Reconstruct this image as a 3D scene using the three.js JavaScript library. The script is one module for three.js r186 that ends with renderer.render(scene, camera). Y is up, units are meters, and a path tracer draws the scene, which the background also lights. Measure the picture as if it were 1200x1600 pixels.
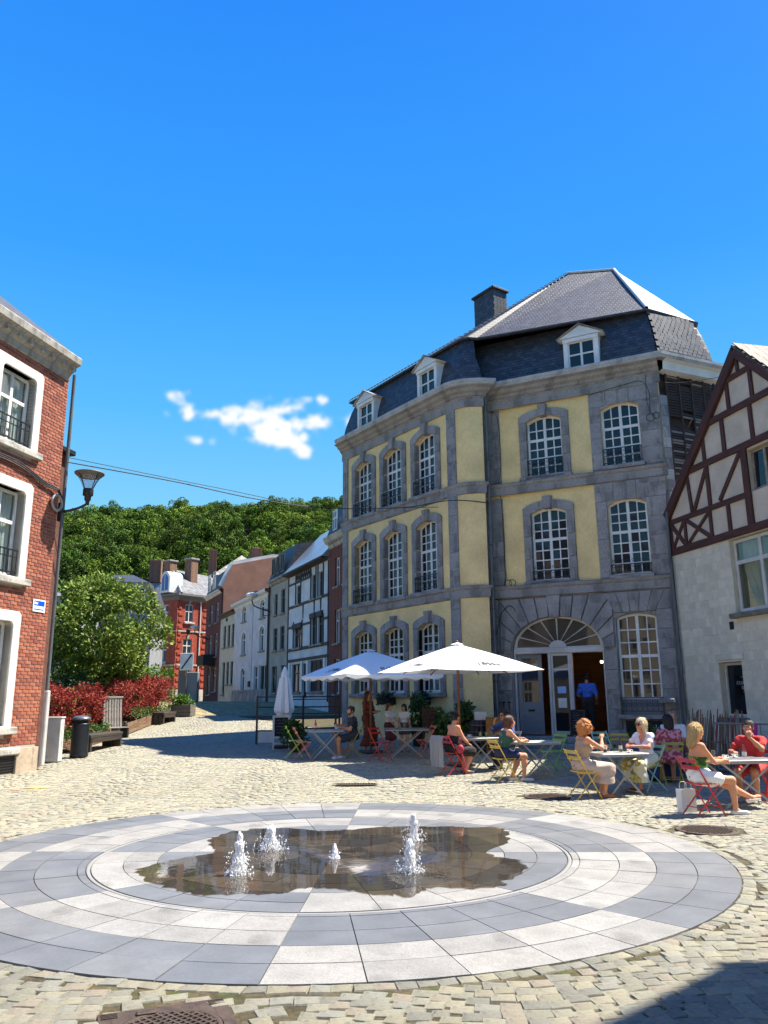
import * as THREE from 'three';
import { mergeGeometries } from 'three/addons/utils/BufferGeometryUtils.js';

// ---------------------------------------------------------------- camera, sky, sun, exposure
const scene = new THREE.Scene();
const camera = new THREE.PerspectiveCamera(65.94, 0.75, 0.1, 2000);
camera.position.set(0, 1.75, 0);
camera.rotation.order = 'YXZ';
camera.rotation.set(THREE.MathUtils.degToRad(13.22), 0, THREE.MathUtils.degToRad(-0.45));
const EXPOSURE = 3.1;
const renderer = new THREE.WebGLRenderer({ antialias: true });
renderer.toneMapping = THREE.LinearToneMapping;
renderer.toneMappingExposure = EXPOSURE;
renderer.shadowMap.enabled = true;
const sun = new THREE.DirectionalLight(new THREE.Color(1, 0.93, 0.80), 4.2);
sun.position.set(50.7, 84.8, -15.5);
sun.castShadow = true;
sun.shadow.mapSize.set(4096, 4096);
Object.assign(sun.shadow.camera, { left: -60, right: 60, top: 60, bottom: -60, near: 1, far: 260 });
sun.shadow.radius = 1;
scene.add(sun);
scene.add(sun.target);

const clamp = (x, a, b) => Math.min(b, Math.max(a, x));
const lerp = (a, b, t) => a + (b - a) * t;
const sm = (a, b, x) => { const t = clamp((x - a) / (b - a), 0, 1); return t * t * (3 - 2 * t); };
function rng(seed) { let a = seed >>> 0; return () => { a = (a + 0x6D2B79F5) | 0; let t = Math.imul(a ^ (a >>> 15), 1 | a); t = (t + Math.imul(t ^ (t >>> 7), 61 | t)) ^ t; return ((t ^ (t >>> 14)) >>> 0) / 4294967296; }; }
const hash2 = (x, y, s = 0) => { let h = Math.imul(x, 374761393) + Math.imul(y, 668265263) + Math.imul(s, 1442695041); h = Math.imul(h ^ (h >>> 13), 1274126177); return ((h ^ (h >>> 16)) >>> 0) / 4294967296; };
function vnoise(x, y, period = 1e6, s = 0) {
  const ix = Math.floor(x), iy = Math.floor(y), fx = x - ix, fy = y - iy, w = (n) => ((n % period) + period) % period;
  const u = fx * fx * (3 - 2 * fx), v = fy * fy * (3 - 2 * fy), a = w(ix), b = w(ix + 1), c = w(iy), d = w(iy + 1);
  return lerp(lerp(hash2(a, c, s), hash2(b, c, s), u), lerp(hash2(a, d, s), hash2(b, d, s), u), v);
}
function fbm(x, y, oct = 4, period = 1e6, s = 0) { let v = 0, a = 0.5, n = 0; for (let i = 0; i < oct; i++) { v += a * vnoise(x, y, period, s + i); n += a; x *= 2; y *= 2; period *= 2; a *= 0.5; } return v / n; }

{ // clear summer sky with one small cumulus over the hill
  const W = 2048, H = 1024, data = new Float32Array(W * H * 4);
  const stops = [[-90, .3, .5, .7], [-2, .42, .74, .97], [4, .42, .78, 1.0], [12, .25, .67, 1.02], [20, .11, .52, 1.03], [30, .045, .37, 1.02], [46, .024, .265, .97], [65, .016, .20, .88], [90, .014, .14, .78]];
  const blobs = [[-15.6, 21.0, 1.0, .45], [-14.6, 19.9, .7, .6], [-12.8, 19.9, 1.3, .45], [-10.4, 19.8, 1.9, .85], [-8.8, 19.6, 1.9, 1.25], [-8.2, 18.6, 1.7, .75], [-6.6, 18.2, 1.2, .6], [-5.9, 17.4, .6, .5], [-6.9, 20.9, 1.0, .45], [-4.9, 21.3, .9, .35], [-5.0, 19.7, 1.2, .6], [-13.6, 18.0, 1.0, .3], [-2.2, 19.8, .7, .55], [-16.2, 19.6, .5, .25], [-6.5, 19.4, 1.2, .4]];
  const sd = sun.position.clone().normalize();
  for (let r = 0; r < H; r++) {
    const el = ((r + .5) / H - .5) * 180; let k = 0; while (k < stops.length - 2 && el > stops[k + 1][0]) k++;
    const A = stops[k], B = stops[k + 1], t = clamp((el - A[0]) / (B[0] - A[0]), 0, 1);
    for (let c = 0; c < W; c++) {
      const th = ((c + .5) / W - .5) * 2 * Math.PI, ce = Math.cos(el * Math.PI / 180), x = Math.cos(th) * ce, z = Math.sin(th) * ce, y = Math.sin(el * Math.PI / 180);
      let R = lerp(A[1], B[1], t), G = lerp(A[2], B[2], t), Bl = lerp(A[3], B[3], t);
      const ang = Math.acos(clamp(x * sd.x + y * sd.y + z * sd.z, -1, 1)) * 57.3, au = .9 * Math.exp(-ang / 8) + .03 * Math.exp(-ang / 24);
      R += au; G += au * .98; Bl += au * .95;
      const az = Math.atan2(x, -z) * 57.2958;
      if (az > -20 && az < 2 && el > 14 && el < 25) {
        let d = 0; for (const b of blobs) { const e = ((az - b[0]) / b[2]) ** 2 + ((el - b[1]) / b[3]) ** 2; d += 1.15 * Math.exp(-e); }
        const n = fbm(az * 1.5 + 40, el * 2.2 + 9, 6), a = .97 * sm(.30, 1.35, d * (.12 + 1.55 * n) + (n - .5) * .7);
        R = lerp(R, 1.05, a); G = lerp(G, 1.06, a); Bl = lerp(Bl, 1.08, a);
      }
      const i = (r * W + c) * 4; data[i] = R / EXPOSURE; data[i + 1] = G / EXPOSURE; data[i + 2] = Bl / EXPOSURE; data[i + 3] = 1;
    }
  }
  const t = new THREE.DataTexture(data, W, H, THREE.RGBAFormat, THREE.FloatType);
  t.mapping = THREE.EquirectangularReflectionMapping; t.magFilter = t.minFilter = THREE.LinearFilter; t.needsUpdate = true;
  scene.background = t; scene.environment = t;
}

// ---------------------------------------------------------------- textures and materials
function makeTex(n, fn, srgb = true) {
  const d = new Uint8Array(n * n * 4);
  for (let y = 0; y < n; y++) for (let x = 0; x < n; x++) { const c = fn(x / n, y / n), i = (y * n + x) * 4; d[i] = clamp(c[0], 0, 1) * 255; d[i + 1] = clamp(c[1], 0, 1) * 255; d[i + 2] = clamp(c[2], 0, 1) * 255; d[i + 3] = 255; }
  const t = new THREE.DataTexture(d, n, n); t.wrapS = t.wrapT = THREE.RepeatWrapping; t.magFilter = THREE.LinearFilter; t.minFilter = THREE.LinearMipmapLinearFilter; t.generateMipmaps = true;
  if (srgb) t.colorSpace = THREE.SRGBColorSpace; t.needsUpdate = true; return t;
}
const gray = (v) => [v, v, v];
const texStone = makeTex(512, (u, v) => { const a = fbm(u * 6, v * 6, 5, 6, 1), b = fbm(u * 40, v * 40, 2, 40, 7), st = sm(.54, .72, fbm(u * 12, v * 2, 4, 1e6, 21)) * .2; const k = .72 + .24 * a + .14 * (b - .5) - st * .7; return [k, k * .995, k * .985]; });
const texPlaster = makeTex(512, (u, v) => { const a = fbm(u * 4, v * 4, 5, 4, 3), b = fbm(u * 64, v * 64, 2, 64, 5); const k = .80 + .18 * a + .08 * (b - .5); return gray(k); });
const texGranite = makeTex(512, (u, v) => { const b = hash2(Math.floor(u * 256), Math.floor(v * 256), 4), a = fbm(u * 5, v * 5, 4, 5, 9), f = fbm(u * 90, v * 90, 2, 90, 2); const st = .06 * sm(.55, .70, fbm(u * 3, v * 3, 5, 3, 77)); return gray(.72 + .16 * (a - .5) + .16 * (b - .5) + .16 * (f - .5) + .1 - st); });
const texBrickTone = makeTex(256, (u, v) => { const a = fbm(u * 6, v * 6, 4, 6, 11), b = fbm(u * 50, v * 50, 2, 50, 13); const k = .62 + .4 * a + .22 * (b - .5); return [k, k * .98, k * .96]; });
const texWood = makeTex(512, (u, v) => { const g = fbm(u * 3 + .2 * fbm(u * 4, v * 4, 3, 4, 8), v * 60, 3, 60, 17), a = fbm(u * 4, v * 9, 4, 1e6, 19); const k = .55 + .4 * g + .2 * (a - .5); return [k, k * .97, k * .94]; });
const texSlate = makeTex(512, (u, v) => { // thin courses, too far off to tell slates apart
  const rows = 16, r = Math.floor(v * rows), fy = v * rows - r, cols = 10, cu = u * cols + (r % 2) * .5, c = Math.floor(cu) % cols, fx = cu - Math.floor(cu);
  let k = .62 + .3 * hash2(c, r, 5) + .15 * (fbm(u * 30, v * 30, 3, 30, 6) - .5); if (fy < .14 || fx < .06) k *= .5; return [k, k, k * 1.02];
});
const texSlateBump = makeTex(512, (u, v) => { const rows = 16, r = Math.floor(v * rows), fy = v * rows - r, cu = u * 10 + (r % 2) * .5, fx = cu - Math.floor(cu); return gray((fx < .06 ? .2 : .55) + .4 * (1 - fy)); }, false);
const texCourse = makeTex(512, (u, v) => { // painted-over brick courses, soft relief
  const rows = 14, r = Math.floor(v * rows), fy = v * rows - r, cu = u * 5 + (r % 2) * .5, fx = cu - Math.floor(cu); const m = Math.min(sm(0, .14, fy), sm(0, .05, fx)); return gray(.35 + .4 * m + .25 * fbm(u * 40, v * 40, 3, 40, 31)); }, false);
const texFine = makeTex(512, (u, v) => gray(.5 * fbm(u * 24, v * 24, 4, 24, 41) + .5 * fbm(u * 100, v * 100, 2, 100, 43)), false);
const texGround = makeTex(1024, (u, v) => { const a = fbm(u * 8, v * 8, 5, 8, 51), b = fbm(u * 80, v * 80, 3, 80, 53), g = sm(.58, .76, fbm(u * 14, v * 14, 4, 14, 57)); const k = .42 + .3 * a + .35 * (b - .5); return [lerp(k * 1.0, k * .82, g), lerp(k * .93, k * .95, g), lerp(k * .74, k * .42, g)]; });
const texSetts = makeTex(1024, (u, v) => { // far paving of the street, setts of 16 cm too distant to tell apart
  const rows = 50, r = Math.floor(v * rows), fy = v * rows - r, cu = u * 44 + hash2(r, 3) * 1, fx = cu - Math.floor(cu), c = Math.floor(cu) % 44; const m = Math.min(sm(0, .22, fy), sm(0, .16, fx)); const h = hash2(c, r, 8); const k = (.62 + .32 * h + .1 * (fbm(u * 60, v * 60, 2, 60, 3) - .5)) * (.55 + .45 * m); return [k, k * (.95 - .03 * h), k * (.78 - .05 * h)]; });
const texLeaf = makeTex(128, (u, v) => { const k = .72 + .4 * fbm(u * 8, v * 8, 4, 8, 61); return gray(k); });

const col = (r, g, b) => new THREE.Color().setRGB(r, g, b);
const texAt = (t, rep) => { const c = t.clone(); c.repeat.set(rep, rep); c.needsUpdate = true; return c; };
const texCache = new Map();
function rep(t, r) { const k = t.uuid + '|' + r; if (!texCache.has(k)) texCache.set(k, r === 1 ? t : texAt(t, r)); return texCache.get(k); }
function mat(r, g, b, rough = .8, o = {}) {
  const { map, mr = 1, bump, br = 1, bs = .004, phys, ...rest } = o;
  const p = { color: col(r, g, b), roughness: rough, side: THREE.DoubleSide, ...rest };
  if (map) p.map = rep(map, mr);
  if (bump) { p.bumpMap = rep(bump, br); p.bumpScale = bs; }
  return phys ? new THREE.MeshPhysicalMaterial(p) : new THREE.MeshStandardMaterial(p);
}
const M = {
  yellow: mat(.97, .72, .33, .85, { map: texPlaster, mr: .35, bump: texCourse, br: .9, bs: .004 }),
  stone: mat(.385, .37, .365, .75, { map: texStone, mr: .45, bump: texFine, br: .8, bs: .004 }),
  stoneB: mat(.36, .345, .345, .75, { map: texStone, mr: .6, bump: texFine, br: .8, bs: .004 }),
  stoneC: mat(.41, .39, .38, .78, { map: texStone, mr: .5, bump: texFine, br: .9, bs: .004 }),
  paleStone: mat(.62, .60, .55, .8, { map: texStone, mr: .5, bump: texFine, br: .9, bs: .003 }),
  white: mat(.86, .85, .81, .55, { map: texPlaster, mr: .6 }),
  zinc: mat(.55, .56, .58, .45, { map: texStone, mr: .4 }),
  slate: mat(.082, .087, .105, .55, { map: texSlate, mr: .5, bump: texSlateBump, br: .5, bs: .012 }),
  slateDark: mat(.082, .087, .105, .55, { map: texSlate, mr: .6, bump: texSlateBump, br: .6, bs: .01 }),
  slatePiece: mat(.085, .09, .105, .45, { map: texStone, mr: 1.5 }),
  slatePieceB: mat(.11, .115, .125, .45, { map: texStone, mr: 1.7 }),
  glass: new THREE.MeshPhysicalMaterial({ color: col(.012, .014, .018), roughness: .03, specularIntensity: 1, ior: 1.5, side: THREE.DoubleSide }),
  iron: mat(.02, .02, .023, .45, { metalness: .3 }),
  pipe: mat(.14, .155, .17, .5, { map: texStone, mr: 2 }),
  cable: mat(.02, .02, .022, .6),
  plank: mat(.085, .045, .028, .75, { map: texWood, mr: .8, bump: texWood, br: .8, bs: .003 }),
  plankPale: mat(.42, .35, .28, .8, { map: texWood, mr: .8, bump: texWood, br: .8, bs: .003 }),
  tileA: mat(.20, .165, .14, .75, { map: texStone, mr: 1.5 }), tileB: mat(.16, .13, .11, .75, { map: texStone, mr: 1.8 }),
  dark: mat(.012, .012, .013, .9),
  doorGrey: mat(.20, .22, .245, .55, { map: texPlaster, mr: .5 }),
};

// ---------------------------------------------------------------- building helpers
const taken = new Map();
const numbered = (n) => { const k = taken.get(n) ?? 0; taken.set(n, k + 1); return k ? n + '_' + String(k).padStart(3, '0') : n; };
const gy = (z) => { const f = -z; return .03 * Math.max(0, f - 15) + .025 * Math.max(0, f - 30) - .055 * Math.max(0, f - 50); };
function thing(name, label, category, pos = [0, 0, 0], turn = 0, group) {
  const g = new THREE.Group(); g.name = numbered(name); g.position.set(...pos); g.rotation.y = turn;
  g.userData = { label, category }; if (group) g.userData.group = group; scene.add(g); g.updateMatrixWorld(true); return g;
}
function tagged(o, label, category, group) { o.userData = { ...o.userData, label, category }; if (group) o.userData.group = group; return o; }
const I4 = new THREE.Matrix4();
const V = (x, y, z) => new THREE.Vector3(x, y, z);
function T(x = 0, y = 0, z = 0, rx = 0, ry = 0, rz = 0, s = 1) { return new THREE.Matrix4().compose(V(x, y, z), new THREE.Quaternion().setFromEuler(new THREE.Euler(rx, ry, rz, 'YXZ')), Array.isArray(s) ? V(...s) : V(s, s, s)); }
// a frame whose x axis runs along (dx, dz), y up, z outward to the right of it
function frame(ox, oy, oz, dx, dz) { const l = Math.hypot(dx, dz); dx /= l; dz /= l; return new THREE.Matrix4().makeBasis(V(dx, 0, dz), V(0, 1, 0), V(-dz, 0, dx)).setPosition(ox, oy, oz); }
function part(parent, name, geo, m, M4 = I4, label) {
  const o = new THREE.Mesh(geo, m); o.name = name; o.castShadow = o.receiveShadow = true; if (M4 !== I4) { o.applyMatrix4(M4); } if (label) o.userData.label = label; parent.add(o); return o;
}
const rel = (g) => { g.updateMatrixWorld(true); return g.matrixWorld.clone().invert(); };
function flat(geo) { const g = geo.index ? geo.toNonIndexed() : geo; g.computeVertexNormals(); return uvBox(g); }
function uvBox(g) { // uv in metres, by the way each face points
  if (g.index) g = g.toNonIndexed();
  const p = g.attributes.position, n = g.attributes.normal, uv = new Float32Array(p.count * 2);
  for (let i = 0; i < p.count; i += 3) {
    const ax = Math.abs(n.getX(i) + n.getX(i + 1) + n.getX(i + 2)), ay = Math.abs(n.getY(i) + n.getY(i + 1) + n.getY(i + 2)), az = Math.abs(n.getZ(i) + n.getZ(i + 1) + n.getZ(i + 2));
    for (let k = i; k < i + 3; k++) { const x = p.getX(k), y = p.getY(k), z = p.getZ(k); const [a, b] = ax >= ay && ax >= az ? [z, y] : ay >= az ? [x, z] : [x, y]; uv[k * 2] = a; uv[k * 2 + 1] = b; }
  }
  g.setAttribute('uv', new THREE.BufferAttribute(uv, 2)); return g;
}
function box(w, h, d, x = 0, y = 0, z = 0) { return uvBox(new THREE.BoxGeometry(w, h, d).translate(x, y, z)); }
function polyGeo(faces) { // faces: arrays of points [x,y,z], fan triangulated, flat
  const a = []; for (const f of faces) for (let i = 1; i < f.length - 1; i++) a.push(...f[0], ...f[i], ...f[i + 1]);
  const g = new THREE.BufferGeometry(); g.setAttribute('position', new THREE.BufferAttribute(new Float32Array(a), 3)); return flat(g);
}
function cbox(w, h, d, c = .01, x = 0, y = 0, z = 0) { // box with chamfered edges
  c = Math.min(c, w * .45, h * .45, d * .45); const X = w / 2, Y = h / 2, Z = d / 2, F = [], P = (sx, sy, sz, k) => [x + sx * (X - (k === 0 ? 0 : c)), y + sy * (Y - (k === 1 ? 0 : c)), z + sz * (Z - (k === 2 ? 0 : c))];
  for (const s of [1, -1]) {
    const o = (q) => s > 0 ? q : q.reverse();
    F.push(o([P(s, -1, -1, 0), P(s, 1, -1, 0), P(s, 1, 1, 0), P(s, -1, 1, 0)]), o([P(-1, s, -1, 1), P(-1, s, 1, 1), P(1, s, 1, 1), P(1, s, -1, 1)]), o([P(-1, -1, s, 2), P(1, -1, s, 2), P(1, 1, s, 2), P(-1, 1, s, 2)]));
  }
  for (const a of [1, -1]) for (const b of [1, -1]) {
    const o = (q) => a * b > 0 ? q : q.reverse();
    F.push(o([P(a, b, -1, 0), P(a, b, -1, 1), P(a, b, 1, 1), P(a, b, 1, 0)]), o([P(-1, a, b, 1), P(-1, a, b, 2), P(1, a, b, 2), P(1, a, b, 1)]), o([P(b, -1, a, 2), P(b, -1, a, 0), P(b, 1, a, 0), P(b, 1, a, 2)]));
    for (const e of [1, -1]) F.push(a * b * e > 0 ? [P(a, b, e, 0), P(a, b, e, 1), P(a, b, e, 2)] : [P(a, b, e, 2), P(a, b, e, 1), P(a, b, e, 0)]);
  }
  return polyGeo(F);
}
const boxCache = new Map();
function scbox(w, h, d, c, v = 0) { const k = [w, h, d].map((q) => Math.round(q * 200) / 200), key = k.join() + ',' + c + ',' + v; if (!boxCache.has(key)) { const g = cbox(...k, c); if (v) { const uv = g.attributes.uv; for (let i = 0; i < uv.count; i++) uv.setXY(i, uv.getX(i) + v * .61, uv.getY(i) + v * .37); } boxCache.set(key, g); } return boxCache.get(key); }
function merge(gs) { return mergeGeometries(gs.map((g) => { const q = (g.index ? g.toNonIndexed() : g); for (const k of Object.keys(q.attributes)) if (!['position', 'normal', 'uv'].includes(k)) q.deleteAttribute(k); if (!q.attributes.uv) uvBox(q); return q; })); }
function bar(a, b, w, d = w) { // square bar between two points
  const A = V(...a), B = V(...b), L = A.distanceTo(B), g = new THREE.BoxGeometry(w, L, d), q = new THREE.Quaternion().setFromUnitVectors(V(0, 1, 0), B.clone().sub(A).normalize());
  return uvBox(g.applyMatrix4(new THREE.Matrix4().compose(A.add(B).multiplyScalar(.5), q, V(1, 1, 1))).toNonIndexed());
}
function rod(a, b, r, r2 = r, seg = 8) {
  const A = V(...a), B = V(...b), L = A.distanceTo(B), g = new THREE.CylinderGeometry(r2, r, L, seg), q = new THREE.Quaternion().setFromUnitVectors(V(0, 1, 0), B.clone().sub(A).normalize());
  return g.applyMatrix4(new THREE.Matrix4().compose(A.add(B).multiplyScalar(.5), q, V(1, 1, 1))).toNonIndexed();
}
function tube(pts, r, seg = 24, rs = 6) { return new THREE.TubeGeometry(new THREE.CatmullRomCurve3(pts.map((p) => V(...p))), seg, r, rs, false).toNonIndexed(); }
function lathe(pts, seg = 20) { return new THREE.LatheGeometry(pts.map((p) => new THREE.Vector2(p[0], p[1])), seg).toNonIndexed(); }
function shapeOf(pts) { const s = new THREE.Shape(); pts.forEach((p, i) => i ? s.lineTo(p[0], p[1]) : s.moveTo(p[0], p[1])); s.closePath(); return s; }
function ext(pts, depth, holes = [], bevel = 0) {
  const s = shapeOf(pts); for (const h of holes) s.holes.push(new THREE.Path(shapeOf(h).getPoints()));
  const g = new THREE.ExtrudeGeometry(s, { depth, bevelEnabled: bevel > 0, bevelThickness: bevel, bevelSize: bevel, bevelOffset: -bevel, bevelSegments: 1, curveSegments: 8 }); return uvBox(g.toNonIndexed());
}
const rect = (x0, y0, x1, y1) => [[x0, y0], [x1, y0], [x1, y1], [x0, y1]];
function archPts(cx, y0, w, h, rise, n = 8) { const p = [[cx - w / 2, y0], [cx + w / 2, y0]]; if (!rise) return [...p, [cx + w / 2, y0 + h], [cx - w / 2, y0 + h]]; for (let i = 0; i <= n; i++) { const t = 1 - 2 * i / n; p.push([cx + t * w / 2, y0 + h - rise + rise * (1 - t * t)]); } return p; }
// a profile [outset, y] swept along a plan path [x, z]; outward is to the right hand of someone walking it with up above
function sweep(path, prof, closed = false) {
  const n = path.length, mit = path.map((p, i) => {
    const a = closed ? path[(i + n - 1) % n] : path[Math.max(0, i - 1)], b = closed ? path[(i + 1) % n] : path[Math.min(n - 1, i + 1)];
    const d1 = [p[0] - a[0], p[1] - a[1]], d2 = [b[0] - p[0], b[1] - p[1]], l1 = Math.hypot(...d1), l2 = Math.hypot(...d2);
    const n1 = l1 > 1e-6 ? [-d1[1] / l1, d1[0] / l1] : null, n2 = l2 > 1e-6 ? [-d2[1] / l2, d2[0] / l2] : null, A = n1 ?? n2, B = n2 ?? n1;
    const m = [A[0] + B[0], A[1] + B[1]], s = 2 / Math.max(.35, m[0] * m[0] + m[1] * m[1]); return [m[0] * s, m[1] * s];
  });
  const pos = [], uv = []; let u = 0; const N = closed ? n : n - 1;
  for (let i = 0; i < N; i++) {
    const j = (i + 1) % n, L = Math.hypot(path[j][0] - path[i][0], path[j][1] - path[i][1]); let v = 0;
    for (let k = 0; k < prof.length - 1; k++) {
      const q = (e, f) => [path[e][0] + mit[e][0] * prof[f][0], prof[f][1], path[e][1] + mit[e][1] * prof[f][0]], dv = Math.hypot(prof[k + 1][0] - prof[k][0], prof[k + 1][1] - prof[k][1]);
      pos.push(...q(i, k), ...q(j, k), ...q(j, k + 1), ...q(i, k), ...q(j, k + 1), ...q(i, k + 1)); uv.push(u, v, u + L, v, u + L, v + dv, u, v, u + L, v + dv, u, v + dv); v += dv;
    }
    u += L;
  }
  const g = new THREE.BufferGeometry(); g.setAttribute('position', new THREE.BufferAttribute(new Float32Array(pos), 3)); g.setAttribute('uv', new THREE.BufferAttribute(new Float32Array(uv), 2)); g.computeVertexNormals(); return g;
}
// a casement window: the mesh is its painted frame with glazing bars, its children the panes (and what else belongs to it)
function win(parent, F, o) {
  const { x = 0, y = 0, w, h, rise = 0, cols = 2, low = 3, up = 2, tf = .62, rec = .2, fw = .068, mw = .034, stile = .09, tr = .085, fm = M.white, gm = M.glass, leaves = 2, seed = 1, label } = o, R = rng(seed * 7919 + 13);
  const X0 = -w / 2 + fw, X1 = w / 2 - fw, top = h - rise, arch = (px) => top + rise * (1 - (2 * px / w) ** 2), cells = [], xs = [], ys = [];
  const nl = leaves, lw = (X1 - X0 - stile * (nl - 1)) / nl;
  for (let l = 0; l < nl; l++) { const a = X0 + l * (lw + stile), cw = (lw - mw * (cols - 1)) / cols; for (let c = 0; c < cols; c++) xs.push([a + c * (cw + mw), a + c * (cw + mw) + cw]); }
  const yT = up ? fw + (h - 2 * fw) * tf : h - fw, rowsIn = (a, b, n, last) => { const r = (b - a - mw * (n - 1)) / n; for (let i = 0; i < n; i++) ys.push([a + i * (r + mw), a + i * (r + mw) + r, last && i === n - 1]); };
  rowsIn(fw, up ? yT - tr / 2 : top + (rise ? 0 : -fw), low, !up); if (up) rowsIn(yT + tr / 2, top + (rise ? 0 : -fw), up, true);
  for (const [a, b, last] of ys) for (const [c, d] of xs) cells.push(last && rise ? [[c, a], [d, a], [d, arch(d) - fw], [(c + d) / 2, arch((c + d) / 2) - fw], [c, arch(c) - fw]] : rect(c, a, d, b));
  const m4 = F.clone().multiply(T(x, y, -rec)), f = part(parent, 'window', ext(archPts(0, 0, w, h, rise), .05, cells), fm, m4, label);
  for (const c of cells) { let cx = 0, cy = 0; for (const p of c) { cx += p[0] / c.length; cy += p[1] / c.length; } part(f, 'pane', ext(c.map((p) => [(p[0] - cx) * 1.04, (p[1] - cy) * 1.03]), .006), gm, T(cx, cy, .016, (R() - .5) * .05, (R() - .5) * .05, 0)); }
  return f;
}
// rows of squared stone blocks over a rectangle of wall, leaving out holes
function ashlar(parent, F, x0, x1, y0, y1, o = {}) {
  const { course = .45, len = .8, z = 0, d = .06, mats = [M.stone, M.stoneB, M.stoneC], holes = [], gap = .007, seed = 3, name = 'stone_block', c = .007, vary = .12 } = o, R = rng(seed);
  const n = Math.max(1, Math.round((y1 - y0) / course)), ch = (y1 - y0) / n;
  for (let r = 0; r < n; r++) {
    const ya = y0 + r * ch, yb = ya + ch; let spans = [[x0, x1]];
    for (const h of holes) if (h[1] < yb - .06 && h[3] > ya + .06) spans = spans.flatMap(([a, b]) => [[a, Math.min(b, h[0])], [Math.max(a, h[2]), b]].filter(([p, q]) => q - p > .07));
    for (const [a, b] of spans) {
      const k = Math.max(1, Math.round((b - a) / len)); let cuts = [a]; for (let i = 1; i < k; i++) cuts.push(a + (b - a) * (i + (r % 2 ? .22 : -.22) + (R() - .5) * vary) / k); cuts.push(b);
      for (let i = 0; i < k; i++) { const w = cuts[i + 1] - cuts[i] - gap, h = ch - gap; if (w < .05) continue; part(parent, name, scbox(w, h, d, c, Math.floor(R() * 7)), mats[Math.floor(R() * mats.length)], F.clone().multiply(T((cuts[i] + cuts[i + 1]) / 2, (ya + yb) / 2, z + d / 2 + (R() - .5) * .006))); }
    }
  }
}
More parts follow.
